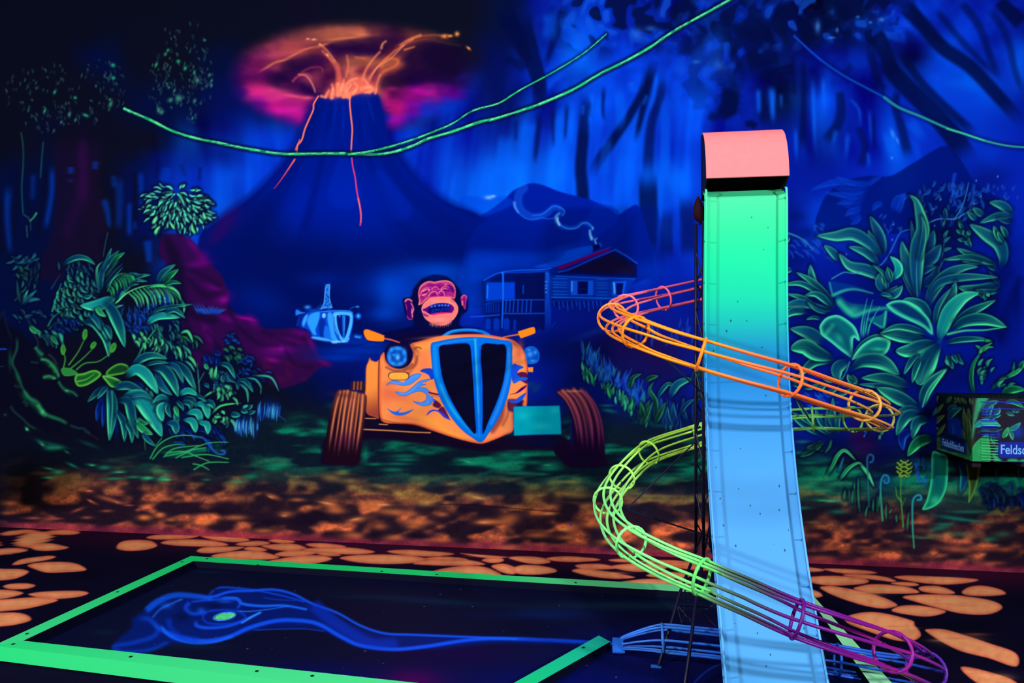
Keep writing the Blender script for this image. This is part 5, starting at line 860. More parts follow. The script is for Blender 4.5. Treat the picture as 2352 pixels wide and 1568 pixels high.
# ------------------------------------------------------------ painted floor
PID = 0
FLO = Canvas(-900, 1170, 3300, 1760, (13, 10, 34)); use(FLO)
yy, xx = np.mgrid[0:FLO.h, 0:FLO.w].astype(np.float32); X = xx+FLO.x0; Y = yy+FLO.y0
n1 = fbm(X, Y, 160, 61, 40)
FLO.c += (n1[..., None]-.5)*np.array([.03, .01, .06], np.float32)
e = sm(60, 0, Y-(1212+.0438*X)-4)*(.4+.6*sm(-100, 700, X))
FLO.c += e[..., None]*(np.array([.34, .08, .20], np.float32)-FLO.c)*.55
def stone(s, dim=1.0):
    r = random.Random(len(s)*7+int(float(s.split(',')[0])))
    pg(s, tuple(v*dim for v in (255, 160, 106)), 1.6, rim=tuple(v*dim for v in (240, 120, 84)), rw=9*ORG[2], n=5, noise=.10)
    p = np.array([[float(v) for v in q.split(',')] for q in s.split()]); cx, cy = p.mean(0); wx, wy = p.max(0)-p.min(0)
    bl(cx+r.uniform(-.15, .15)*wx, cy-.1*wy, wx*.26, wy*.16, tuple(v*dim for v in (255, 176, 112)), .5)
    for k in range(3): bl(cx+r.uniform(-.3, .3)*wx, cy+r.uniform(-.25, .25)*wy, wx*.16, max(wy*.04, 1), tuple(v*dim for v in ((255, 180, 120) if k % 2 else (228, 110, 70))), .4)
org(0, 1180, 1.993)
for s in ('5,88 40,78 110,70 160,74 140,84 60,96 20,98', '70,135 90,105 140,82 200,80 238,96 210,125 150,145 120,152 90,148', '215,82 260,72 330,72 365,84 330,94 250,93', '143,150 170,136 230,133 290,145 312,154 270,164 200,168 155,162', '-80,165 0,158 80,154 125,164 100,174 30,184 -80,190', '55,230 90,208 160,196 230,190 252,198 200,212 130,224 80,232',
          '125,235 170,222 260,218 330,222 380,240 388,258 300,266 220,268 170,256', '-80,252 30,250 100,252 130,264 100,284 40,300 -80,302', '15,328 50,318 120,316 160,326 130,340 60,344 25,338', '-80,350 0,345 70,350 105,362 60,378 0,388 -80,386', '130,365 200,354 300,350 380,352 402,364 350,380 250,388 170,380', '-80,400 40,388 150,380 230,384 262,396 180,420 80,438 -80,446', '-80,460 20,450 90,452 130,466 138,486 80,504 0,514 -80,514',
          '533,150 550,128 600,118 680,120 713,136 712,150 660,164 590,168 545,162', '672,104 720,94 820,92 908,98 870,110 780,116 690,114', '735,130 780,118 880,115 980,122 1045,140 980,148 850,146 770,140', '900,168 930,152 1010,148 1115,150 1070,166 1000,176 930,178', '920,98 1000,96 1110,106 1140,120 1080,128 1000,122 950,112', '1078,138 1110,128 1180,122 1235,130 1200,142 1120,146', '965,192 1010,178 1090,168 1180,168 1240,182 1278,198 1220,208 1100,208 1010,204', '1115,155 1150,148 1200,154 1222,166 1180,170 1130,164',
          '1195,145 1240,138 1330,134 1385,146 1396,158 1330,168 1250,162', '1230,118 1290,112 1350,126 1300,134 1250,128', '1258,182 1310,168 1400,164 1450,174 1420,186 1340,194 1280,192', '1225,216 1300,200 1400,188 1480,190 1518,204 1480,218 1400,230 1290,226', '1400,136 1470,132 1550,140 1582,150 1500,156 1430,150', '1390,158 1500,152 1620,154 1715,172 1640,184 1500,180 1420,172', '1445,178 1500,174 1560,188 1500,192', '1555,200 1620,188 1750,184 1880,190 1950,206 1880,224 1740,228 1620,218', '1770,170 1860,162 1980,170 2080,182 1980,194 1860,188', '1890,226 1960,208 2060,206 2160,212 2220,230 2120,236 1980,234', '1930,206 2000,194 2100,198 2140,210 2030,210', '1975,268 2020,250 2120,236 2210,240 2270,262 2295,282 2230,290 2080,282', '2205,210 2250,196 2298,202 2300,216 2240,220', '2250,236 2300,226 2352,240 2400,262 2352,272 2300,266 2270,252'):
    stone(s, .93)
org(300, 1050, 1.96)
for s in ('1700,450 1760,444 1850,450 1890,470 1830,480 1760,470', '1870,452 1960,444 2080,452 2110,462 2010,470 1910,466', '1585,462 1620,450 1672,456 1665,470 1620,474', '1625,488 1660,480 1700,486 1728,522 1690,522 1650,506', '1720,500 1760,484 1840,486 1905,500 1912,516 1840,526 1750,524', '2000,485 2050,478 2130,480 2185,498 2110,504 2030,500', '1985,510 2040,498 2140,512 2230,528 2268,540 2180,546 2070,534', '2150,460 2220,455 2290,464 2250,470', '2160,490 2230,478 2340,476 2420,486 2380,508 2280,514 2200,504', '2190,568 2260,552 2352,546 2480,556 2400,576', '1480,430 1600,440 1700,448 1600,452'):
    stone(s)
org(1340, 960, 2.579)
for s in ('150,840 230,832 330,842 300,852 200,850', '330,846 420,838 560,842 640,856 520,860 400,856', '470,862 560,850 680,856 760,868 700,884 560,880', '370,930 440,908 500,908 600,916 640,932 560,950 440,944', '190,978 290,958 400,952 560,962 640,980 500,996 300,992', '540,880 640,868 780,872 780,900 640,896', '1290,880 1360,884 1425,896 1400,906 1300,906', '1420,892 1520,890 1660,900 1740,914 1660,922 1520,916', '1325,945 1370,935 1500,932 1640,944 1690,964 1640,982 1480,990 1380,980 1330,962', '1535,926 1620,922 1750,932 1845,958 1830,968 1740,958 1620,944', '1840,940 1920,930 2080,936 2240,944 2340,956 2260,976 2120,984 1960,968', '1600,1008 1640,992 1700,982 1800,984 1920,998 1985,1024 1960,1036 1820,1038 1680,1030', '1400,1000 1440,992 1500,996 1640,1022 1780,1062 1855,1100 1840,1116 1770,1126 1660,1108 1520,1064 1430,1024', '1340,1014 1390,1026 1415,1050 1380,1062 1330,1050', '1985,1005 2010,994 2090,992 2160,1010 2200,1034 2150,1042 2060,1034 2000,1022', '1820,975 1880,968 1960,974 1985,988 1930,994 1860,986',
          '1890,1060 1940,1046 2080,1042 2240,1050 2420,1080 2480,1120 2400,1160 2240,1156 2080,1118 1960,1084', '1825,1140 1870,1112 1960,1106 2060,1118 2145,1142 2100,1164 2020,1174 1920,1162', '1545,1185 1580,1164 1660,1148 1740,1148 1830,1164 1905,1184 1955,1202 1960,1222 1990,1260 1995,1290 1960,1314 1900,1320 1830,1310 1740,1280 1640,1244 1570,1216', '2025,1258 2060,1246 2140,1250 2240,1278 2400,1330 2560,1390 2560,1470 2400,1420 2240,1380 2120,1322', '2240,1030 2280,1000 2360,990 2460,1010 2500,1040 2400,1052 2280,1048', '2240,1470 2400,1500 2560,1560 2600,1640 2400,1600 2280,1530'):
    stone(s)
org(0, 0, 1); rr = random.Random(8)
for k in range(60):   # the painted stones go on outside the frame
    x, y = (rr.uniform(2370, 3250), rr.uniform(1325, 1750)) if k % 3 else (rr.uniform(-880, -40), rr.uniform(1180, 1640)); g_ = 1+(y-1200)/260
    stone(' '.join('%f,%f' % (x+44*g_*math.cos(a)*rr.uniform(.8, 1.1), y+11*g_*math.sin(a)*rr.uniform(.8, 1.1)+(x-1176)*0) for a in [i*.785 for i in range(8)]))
# ------------------------------------------------------------ painted playing surface
BRD = Canvas(-60, 1270, 2500, 1800, (8, 9, 36)); use(BRD)
yy, xx = np.mgrid[0:BRD.h, 0:BRD.w].astype(np.float32); X = xx+BRD.x0; Y = yy+BRD.y0
bl(1500, 1480, 260, 50, (2, 12, 96), .7); bl(1300, 1560, 500, 50, (3, 8, 84), .7); bl(700, 1560, 220, 40, (2, 8, 84), .7); bl(950, 1560, 80, 30, (60, 0, 66), .8); bl(1050, 1500, 160, 30, (20, 2, 60), .6); bl(1450, 1390, 220, 12, (14, 40, 60), .6); bl(1000, 1380, 220, 10, (8, 30, 60), .5, 4); bl(1250, 1410, 160, 14, (4, 24, 80), .6); bl(1950, 1600, 200, 60, (2, 8, 70), .5)
org(0, 1180, 1.993)
pg('520,605 540,570 600,520 605,478 660,440 700,400 780,372 870,370 960,372 1000,340 1090,338 1200,345 1300,350 1400,395 1500,440 1600,500 1750,545 1950,548 2200,560 2500,575 2800,590 2800,600 2300,590 2000,615 1800,622 1650,610 1560,575 1480,535 1380,520 1200,525 1100,550 980,580 850,590 760,600 700,622 600,630 540,628', (2, 22, 110), 7, a=.75)
for s, w0, c, a, f in (('620,480 680,480 720,520 700,560 600,590 520,605 560,630 680,622 760,590', 22, (6, 50, 180), .6, 5), ('660,450 720,400 800,370 900,375 960,385', 30, (8, 74, 226), .7, 4), ('665,450 700,500 760,540 850,570 950,580 1050,560 1140,520 1250,490 1340,485 1450,500 1560,560 1650,600 1800,618 1950,605 2150,575 2352,570 2800,590', 20, (12, 66, 224), .85, 3),
        ('730,500 780,560 880,590 980,585 1060,560', 12, (16, 80, 236), .8, 3), ('770,470 780,520 830,560 900,570', 26, (4, 40, 170), .6, 5), ('880,370 960,380 1050,355 1150,350 1250,345 1340,365 1430,410 1540,450 1650,510 1760,545 1900,552 2100,560 2400,572', 12, (14, 70, 230), .85, 2.5), ('970,350 1010,335 1080,338 1180,350 1300,375 1390,400', 9, (10, 60, 214), .8, 2.5), ('1000,385 1080,385 1110,410 1200,420 1300,418 1400,435', 14, (20, 84, 236), .85, 2.5), ('870,400 850,430 880,455 940,450', 20, (6, 56, 200), .8, 4), ('900,480 900,510 960,520 1050,510 1130,480 1190,450', 16, (10, 66, 220), .8, 3), ('1080,440 1100,400 1060,388 960,392 880,400', 12, (12, 66, 220), .7, 3), ('1100,500 1150,470 1190,450', 10, (60, 130, 250), .7, 2), ('930,450 980,440 1060,440 1110,455 1120,480 1060,500 960,500 930,480 930,455', 10, (6, 50, 200), .8, 3),
        ('1080,440 1130,445 1230,435 1320,420', 5, (30, 100, 240), .8, 2), ('1420,400 1500,470 1600,540 1700,590 1800,590', 60, (6, 40, 176), .55, 8), ('1150,530 1300,525 1400,525 1480,535', 5, (16, 60, 220), .7, 2), ('840,385 740,430 700,470', 8, (40, 110, 240), .6, 3), ('980,345 960,370 1000,380', 12, (10, 60, 210), .6, 3), ('1200,380 1260,390 1350,395', 5, (12, 60, 200), .6, 2), ('2352,572 2560,580 2760,590', 12, (4, 30, 150), .6, 5)):
    st(s, w0, c, a, soft=f, w2=w0*.7, n=8, fade0=.08)
bls('760,420,30,16 920,440,20,14 1030,400,40,8', (20, 90, 240), .5); bls('830,470,40,26 980,420,50,14', (3, 8, 50), .7)
bls('900,605,160,14 480,540,60,16 960,265,80,8 1700,380,200,8 2000,400,200,8', (8, 26, 50), .5)
org(0, 0, 1)
st('1580,1590 1600,1560 1640,1530 1700,1510', 3, (10, 50, 180), .7, soft=2)
rr = random.Random(4)
for k in range(70): bl(rr.uniform(300, 1900), rr.uniform(1330, 1580), 1.2, .8, (130, 170, 230), rr.uniform(.3, .9))
BRD.c *= np.array([1.25, 1.4, 1.22], np.float32); np.clip(BRD.c, 0, 1, out=BRD.c)
# ------------------------------------------------------------ camouflage painting of the cooling unit
BOXC = Canvas(2120, 880, 2760, 1090, (16, 12, 36), 2.0); use(BOXC); org(2100, 880, 7.127)
bl(1400, 900, 400, 400, (20, 10, 34), .8)
st('950,230 950,1300', 60, (40, 60, 34), .6, soft=6)
for s, w0, p_ in (('330,700 300,500 340,300 370,200', 60, 'O'), ('360,330 350,260 400,200', 60, 'O'), ('350,500 400,420 480,330', 60, 'O'), ('340,670 400,580 500,520', 80, 'O'), ('260,770 330,750 400,725', 50, 'O'), ('360,860 440,760 510,660', 60, 'O'), ('530,320 570,250 620,220', 70, 'O'), ('640,340 680,280 650,220', 50, 'O'), ('760,330 740,270 700,220', 60, 'O'), ('850,340 820,290 760,230', 60, 'O'), ('940,350 930,300 900,240', 60, 'O'), ('920,1000 840,700 800,380', 90, 'O'), ('930,1100 900,800 870,400', 80, 'O'), ('840,920 800,860 780,740', 60, 'O'), ('930,600 900,500 890,400', 40, 'O')):
    rib(s, w0, p_, halo=.3, basef=0)
rib('560,500 600,400 700,365', 90, 'E', halo=.3); rib('545,600 640,470 780,400', 110, 'T', halo=.3, basef=0)
pg('560,600 640,560 760,620 770,900 560,820', (0, 44, 170), 6, a=.9); pg('440,870 600,800 700,880 780,960 850,950 840,1160 700,1110 440,1060', (2, 34, 150), 1, smooth=False); pg('480,880 590,830 700,880 800,950 800,990 640,930', (8, 8, 40), 4, a=.8); st('630,700 640,760 630,820', 22, (20, 100, 230), .8, soft=3)
pg('350,900 430,880 432,1075 350,1105', (60, 120, 60), 4, a=.8); pg('350,1085 440,1068 850,1165 850,900 945,1240 940,1275 350,1110', (50, 130, 74), 3, smooth=False, a=.9); bls('480,1100,60,30 640,1150,80,30 860,1230,50,30', (60, 190, 120), .5)
# front panel
pg('940,900 1000,400 1040,240 1200,240 1100,420 1040,500', (24, 150, 100), 6, rim=(60, 200, 130), rw=30); rib('1130,500 1200,360 1380,290', 110, 'T', basef=0); rib('1180,620 1230,450 1300,340', 90, 'T', basef=0); rib('980,715 1100,650 1250,640 1420,700', 130, 'F', basef=0); rib('990,825 1150,760 1300,790 1460,740', 30, 'T'); pg('930,1290 935,1120 980,1000 1080,900 1200,830 1230,1000 1230,1290', (26, 150, 84), 3, rim=(60, 200, 110), rw=30); bls('1110,1100,80,100', (60, 200, 130), .4)
lf('1230,600,1420,520,80,10 1290,480,1400,400,90,-20 1270,820,1310,1005,80,0 1300,1150,1370,1020,60,0 1320,1130,1260,1170,40,0', 'T', basef=0); rib('1480,320 1620,300 1800,400', 80, 'G', basef=0); lf('1500,470,1640,530,60,0 1600,430,1680,480,50,0 1720,440,1660,480,40,0', 'T', basef=0); lf('1440,890,1540,710,90,-6 1560,760,1610,930,80,6 1540,760,1740,640,90,-10', 'L', basef=0)
bls('1380,840,40,80 1700,800,120,140', (0, 50, 180), .8); pg('1280,1160 1360,1200 1450,1300 1330,1290', (40, 180, 110), 4); pg('1540,1240 1680,1240 1680,1310 1540,1310', (40, 170, 100), 4); pg('1700,1280 1800,1240 1900,1310', (40, 170, 100), 4)
pg('1370,960 1980,960 1980,1210 1400,1220 1370,1150', (2, 36, 160), 3, smooth=False)
pg('1340,210 1500,100 1800,80 2400,120 2400,200 1600,200', (40, 190, 110), 4); 
for k in range(14):
    x = 2000+k*150; rib('%d,%d %d,%d %d,%d' % (x, 1200-(k*97 % 500), x+60, 900-(k*97 % 500), x+160, 800-(k*61 % 400)), 90, 'TGE'[k % 3])
org(0, 0, 1)
# ------------------------------------------------------------ materials
def mat_attr(name, rough=.75, spec=.15, gain=1.0, bump=0.0):
    m = bpy.data.materials.new(name); m.use_nodes = True; nt = m.node_tree; b = nt.nodes['Principled BSDF']
    a = nt.nodes.new('ShaderNodeVertexColor'); a.layer_name = 'Col'
    nt.links.new(a.outputs['Color'], b.inputs['Base Color'])
    b.inputs['Roughness'].default_value = rough; b.inputs['Specular IOR Level'].default_value = spec
    if bump:
        n = nt.nodes.new('ShaderNodeTexNoise'); n.inputs['Scale'].default_value = 220; u = nt.nodes.new('ShaderNodeBump'); u.inputs['Strength'].default_value = bump; u.inputs['Distance'].default_value = .001
        tc = nt.nodes.new('ShaderNodeTexCoord'); nt.links.new(tc.outputs['Object'], n.inputs['Vector']); nt.links.new(n.outputs['Fac'], u.inputs['Height']); nt.links.new(u.outputs['Normal'], b.inputs['Normal'])
    return m
def lin(c):
    c = np.clip(np.asarray(c, np.float64), 0, 1); return np.where(c <= .04045, c/12.92, ((c+.055)/1.055)**2.4)
def mat_col(name, rgb, rough=.6, spec=.3, var=.08, scale=30):
    m = bpy.data.materials.new(name); m.use_nodes = True; nt = m.node_tree; b = nt.nodes['Principled BSDF']
    c = lin(np.array(rgb)/255); n = nt.nodes.new('ShaderNodeTexNoise'); n.inputs['Scale'].default_value = scale; n.inputs['Detail'].default_value = 4
    r = nt.nodes.new('ShaderNodeValToRGB'); r.color_ramp.elements[0].position = .3; r.color_ramp.elements[1].position = .7
    r.color_ramp.elements[0].color = (*(c*(1-var)), 1); r.color_ramp.elements[1].color = (*np.clip(c*(1+var), 0, 1), 1)
    tc = nt.nodes.new('ShaderNodeTexCoord'); nt.links.new(tc.outputs['Object'], n.inputs['Vector'])
    nt.links.new(n.outputs['Fac'], r.inputs['Fac']); nt.links.new(r.outputs['Color'], b.inputs['Base Color'])
    b.inputs['Roughness'].default_value = rough; b.inputs['Specular IOR Level'].default_value = spec
    return m
M_MURAL = mat_attr('mural_paint', .95, 0.0); M_FLOOR = mat_attr('floor_paint', .9, .01); M_BOARD = mat_attr('board_paint', .5, .04)
M_WIRE = mat_attr('wire_enamel', .4, .25); M_CHUTE = mat_attr('chute_enamel', .6, .12, bump=.05); M_BOX = mat_attr('unit_paint', .6, .15)
M_CORAL = mat_col('coral_enamel', (236, 122, 126), .7, .1, .03); M_BLACK = mat_col('black_enamel', (12, 9, 18), .6, .15); M_MAST = mat_col('dark_steel', (14, 12, 52), .45, .4, .3)
M_GREEN = mat_col('green_rail_paint', (28, 226, 122), .6, .1, .10, 7); M_MINT = mat_col('mint_rail_paint', (146, 240, 176), .6, .1, .05, 7); M_TEAL = mat_col('teal_rail_paint', (24, 190, 160), .6, .1, .08, 7)
M_RAIL = mat_attr('rail_paint', .6, .08)
M_WALL = mat_col('wall_black', (10, 10, 26), .9, .05); M_SIDE = mat_col('board_side', (8, 30, 30), .7, .1, .3, 20); M_SCREW = mat_col('screw_dark', (8, 20, 16), .5, .3)
M_MAROON = mat_col('maroon_leather', (40, 10, 26), .7, .1, .3); M_CUP = mat_col('cup_green', (86, 236, 140), .7, .1, .35, 60); M_STEEL = mat_col('blue_steel', (36, 110, 220), .4, .4, .15)
M_TEXT = mat_col('pale_lettering', (120, 184, 255), .7, .05, .02); M_GREY = mat_col('dim_bracket', (34, 26, 40), .7, .1, .2)
# ------------------------------------------------------------ object helpers
def empty(name, loc=(0, 0, 0), label=None, cat=None, group=None):
    o = bpy.data.objects.new(name, None); COL.objects.link(o); o.location = loc; o.empty_display_size = .1
    if label: o['label'] = label
    if cat: o['category'] = cat
    if group: o['group'] = group
    return o
def mesh_np(name, V, F, mat, parent=None, colors=None, smooth=False, label=None, kind=None):
    """V (n,3) F (m,4 or 3); world coordinates, origin moved to the parent's place"""
    V = np.asarray(V, np.float32); F = np.asarray(F, np.int32); k = F.shape[1]
    if parent is not None: V = V-np.array(wloc(parent), np.float32)
    me = bpy.data.meshes.new(name); me.vertices.add(len(V)); me.vertices.foreach_set('co', V.ravel())
    me.loops.add(F.size); me.loops.foreach_set('vertex_index', F.ravel())
    me.polygons.add(len(F)); me.polygons.foreach_set('loop_start', np.arange(0, F.size, k, dtype=np.int32)); me.polygons.foreach_set('loop_total', np.full(len(F), k, np.int32))
    if smooth: me.polygons.foreach_set('use_smooth', np.ones(len(F), bool))
    me.update(calc_edges=True)
    if colors is not None:
        at = me.color_attributes.new('Col', 'FLOAT_COLOR', 'POINT'); c = np.ones((len(V), 4), np.float32); c[:, :3] = colors; at.data.foreach_set('color', c.ravel())
    me.materials.append(mat)
    o = bpy.data.objects.new(name, me); COL.objects.link(o)
    if parent is not None: o.parent = parent
    if label: o['label'] = label
    if kind: o['kind'] = kind
    return o
def wloc(o):
    v = Vector((0, 0, 0))
    while o is not None: v = v+o.location; o = o.parent
    return v
class MB:
    def __init__(s): s.V = []; s.F = []; s.C = []
    def add(s, V, F, col=None):
        n = len(s.V); s.V += [tuple(v) for v in V]
        for f in F:
            f = [i+n for i in f]
            if len(f) == 3: f = f+[f[2]]
            s.F.append(f)
        if col is not None: s.C += [col]*len(V) if not isinstance(col, list) else col
    def prism(s, pts, dz):
        """top outline (counter-clockwise list of Vectors), lowered by dz"""
        n = len(pts); V = [Vector(p) for p in pts]+[Vector(p)-Vector((0, 0, dz)) for p in pts]
        s.add(V, [(i, (i+1) % n, (i+1) % n+n, i+n) for i in range(n)])
        if n == 4: s.add(V[:4], [(0, 1, 2, 3)]); s.add(V[4:], [(3, 2, 1, 0)])
        else:
            for base, rev in ((V[:n], False), (V[n:], True)):
                c = sum(base, Vector())/n; s.add(base+[c], [((i, (i+1) % n, n) if not rev else ((i+1) % n, i, n)) for i in range(n)])
    def box(s, c, sx, sy, sz, rz=0):
        cr, sr = math.cos(rz), math.sin(rz); V = []
        for z in (-1, 1):
            for x, y in ((-1, -1), (1, -1), (1, 1), (-1, 1)):
                a, b = x*sx/2, y*sy/2; V.append((c[0]+a*cr-b*sr, c[1]+a*sr+b*cr, c[2]+z*sz/2))
        s.add(V, [(3, 2, 1, 0), (4, 5, 6, 7), (0, 1, 5, 4), (1, 2, 6, 5), (2, 3, 7, 6), (3, 0, 4, 7)])
    def tube(s, pts, r, n=8, cols=None, closed=False, caps=True):
        pts = [Vector(p) for p in pts]; m = len(pts); V = []; C = []
        up = None
        for i, p in enumerate(pts):
            t = (pts[(i+1) % m]-pts[i-1]) if closed else (pts[min(i+1, m-1)]-pts[max(i-1, 0)])
            if t.length < 1e-9: t = Vector((0, 0, 1))
            t.normalize()
            if up is None:
                up = Vector((0, 0, 1)) if abs(t.z) < .9 else Vector((1, 0, 0))
            u = (up-t*up.dot(t)).normalized(); up = u; v = t.cross(u); rr = r[i] if isinstance(r, (list, tuple)) else r
            for k in range(n):
                a = 2*math.pi*k/n; V.append(p+u*rr*math.cos(a)+v*rr*math.sin(a))
                if cols is not None: C.append(cols[i])
        F = []
        for i in range(m if closed else m-1):
            j = (i+1) % m
            for k in range(n): F.append((i*n+k, i*n+(k+1) % n, j*n+(k+1) % n, j*n+k))
        if caps and not closed:
            V += [pts[0], pts[-1]]
            if cols is not None: C += [cols[0], cols[-1]]
            for k in range(n): F.append((m*n, (k+1) % n, k, k)); F.append((m*n+1, (m-1)*n+k, (m-1)*n+(k+1) % n, (m-1)*n+(k+1) % n))
        n0 = len(s.V); s.V += [tuple(v) for v in V]; s.F += [[a+n0 for a in f] for f in F]
        if cols is not None: s.C += C
    def build(s, name, mat, parent=None, smooth=False, label=None, kind=None):
        # degenerate quads -> triangles
        me = bpy.data.meshes.new(name); off = Vector((0, 0, 0)) if parent is None else wloc(parent)
        fs = [f if f[2] != f[3] else f[:3] for f in s.F]
        me.from_pydata([tuple(Vector(v)-off) for v in s.V], [], fs); me.update()
        if s.C:
            at = me.color_attributes.new('Col', 'FLOAT_COLOR', 'POINT'); c = np.ones((len(s.V), 4), np.float32); c[:, :3] = lin(np.array(s.C)/255); at.data.foreach_set('color', c.ravel())
        if smooth: me.polygons.foreach_set('use_smooth', np.ones(len(me.polygons), bool))
        me.materials.append(mat); o = bpy.data.objects.new(name, me); COL.objects.link(o)
        if parent is not None: o.parent = parent
        if label: o['label'] = label
        if kind: o['kind'] = kind
        return o
def sample(cv, px, py):
    """bilinear canvas colour at photo pixels, linear light"""
    x = np.clip((px-cv.x0)*cv.sc-.5, 0, cv.w-1.001); y = np.clip((py-cv.y0)*cv.sc-.5, 0, cv.h-1.001)
    i = x.astype(np.int32); j = y.astype(np.int32); u = (x-i)[..., None]; v = (y-j)[..., None]
    c = (cv.c[j, i]*(1-u)+cv.c[j, i+1]*u)*(1-v)+(cv.c[j+1, i]*(1-u)+cv.c[j+1, i+1]*u)*v
    return lin(c).astype(np.float32)
def grid_mesh(name, A, B, pos, cv, mat, parent=None, keep=None, ids=None, kind=None, label=None):
    """A,B 1-D parameters; pos(a,b)->X,Y,Z arrays; coloured from the canvas. ids -> one mesh per painted part"""
    a, b = np.meshgrid(A, B); X, Y, Z = pos(a, b); X, Y, Z = X+0*a, Y+0*a, Z+0*a
    px, py = w2px(X, Y, Z); col = sample(cv, px, py).reshape(-1, 3)
    V = np.stack([X, Y, Z], -1).reshape(-1, 3); H, W_ = a.shape
    I = np.arange(H*W_).reshape(H, W_)
    F = np.stack([I[:-1, :-1], I[:-1, 1:], I[1:, 1:], I[1:, :-1]], -1)
    if ids is None:
        F = F.reshape(-1, 4)
        if keep is not None:
            am = (a[:-1, :-1]+a[1:, 1:])/2; bm = (b[:-1, :-1]+b[1:, 1:])/2; F = F[keep(am, bm).reshape(-1)]
            u, inv = np.unique(F, return_inverse=True); V = V[u]; col = col[u]; F = inv.reshape(-1, 4)
        return mesh_np(name, V, F, mat, parent, col, kind=kind, label=label)
    pxm = (px[:-1, :-1]+px[1:, 1:])/2; pym = (py[:-1, :-1]+py[1:, 1:])/2
    ii = np.clip(((pxm-cv.x0)*cv.sc).astype(int), 0, cv.w-1); jj = np.clip(((pym-cv.y0)*cv.sc).astype(int), 0, cv.h-1)
    fid = cv.id[jj, ii]; last = {}
    for k, (nm, par, lab) in enumerate(PARTS, 1):
        m = fid == k; f = F[m]
        if len(f) < 3: continue
        u, inv = np.unique(f, return_inverse=True)
        pa = last.get(par, parent) if par else parent
        o = mesh_np(nm, V[u], inv.reshape(-1, 4), mat, pa, col[u], label=lab, kind='stuff' if nm in ('painted_jungle_trees', 'painted_dark_trees', 'painted_foliage', 'painted_grass', 'painted_ground') else None)
        if not par: last[nm] = o
# ------------------------------------------------------------ the room
def struct(name, mb, mat): return mb.build(name, mat, kind='structure')
XL_, XR_, YB, ZC = -6.25, 3.55, -2.6, 4.55
mb = MB(); mb.box(((XL_+XR_)/2, WY+.06, ZC/2), XR_-XL_+.2, .1, ZC); struct('wall_back', mb, M_WALL)
mb = MB(); mb.box((XL_-.05, (YB+WY)/2, ZC/2), .1, WY-YB, ZC); struct('wall_left', mb, M_WALL)
mb = MB(); mb.box((XR_+.05, (YB+WY)/2, ZC/2), .1, WY-YB, ZC); struct('wall_right', mb, M_WALL)
mb = MB(); mb.box(((XL_+XR_)/2, YB-.05, ZC/2), XR_-XL_+.2, .1, ZC); struct('wall_front', mb, M_WALL)
mb = MB(); mb.box(((XL_+XR_)/2, (YB+WY)/2, ZC+.05), XR_-XL_+.2, WY-YB+.2, .1); struct('ceiling', mb, M_WALL)
ax = np.concatenate([np.linspace(XL_, -4.2, 40), np.arange(-4.19, 3.45, .0068), [XR_]]); ay = np.concatenate([np.linspace(YB, 2.2, 30), np.arange(2.21, 4.2, .0065), np.arange(4.2, WY+.004, .011), [WY+.005]])
grid_mesh('floor', ax, ay, lambda a, b: (a, b, 0*a), FLO, M_FLOOR, kind='structure')
# fine columns: equal steps across the photograph, denser on the car and the ape
pxs = np.concatenate([np.arange(-318, 0, 5.0), np.arange(0, 720, 1.75), np.arange(720, 1420, 1.2), np.arange(1420, 2380, 1.75), np.arange(2380, 2690, 4.0)])
t = (pxs-1176)/FPX; mx = (t*CT-ST)/(t*ST+CT)*WY
mz = np.concatenate([np.arange(0, .45, .0056), np.arange(.45, 2.02, .0036), np.arange(2.02, 4.12, .0056), np.linspace(4.13, ZC, 24)])
mx = np.concatenate([[XL_], mx[mx > XL_]]); mx = np.concatenate([mx[mx < XR_], [XR_]])
mural = empty('mural', ((XL_+XR_)/2, WY, 0), 'wall-wide fluorescent jungle painting with erupting volcano, laughing ape and orange hot rod', 'mural')
grid_mesh('mural', mx, mz, lambda a, b: (a, WY+0*a, b), MUR, M_MURAL, mural, ids=True)
# ------------------------------------------------------------ game board
ZR, ZS = .075, .035
board = empty('minigolf_board', tuple(px2z(900, 1420, 0)), 'low black minigolf board framed by bright green rails, blue smoke painted around its hole', 'minigolf board')
Zp = lambda x, y, z=ZR: px2z(x, y, z)
FLc, BLc, BRc = (-15, 1482), (438, 1276.5), (1861, 1360)
GR, MN, TL = (20, 214, 112), (150, 238, 176), (24, 184, 160)
rails = [('rail', [BLc, (444, 1288), (53, 1471), FLc], [GR, GR, (60, 226, 140), (60, 226, 140)]), ('rail', [FLc, (53, 1471), (1100, 1583), (1100, 1616)], [(40, 224, 128)]*2+[(84, 232, 150)]*2),
         ('rail', [(444, 1288), BLc, (1120, 1318.5), BRc, (1861, 1376), (1120, 1331)], [GR, GR, (30, 220, 120), MN, MN, (30, 220, 120)]), ('rail', [(1861, 1376), BRc, (2200, 1736), (2118, 1736)], [MN]*4), ('divider_rail', [(1375, 1459), (1051, 1640), (1107, 1640), (1402, 1473)], [TL, GR, GR, TL])]
INNER = (((444, 1288), (53, 1471)), ((53, 1471), (1100, 1583)), ((1861, 1376), (1120, 1331)), ((1120, 1331), (444, 1288)), ((2118, 1736), (1861, 1376)))
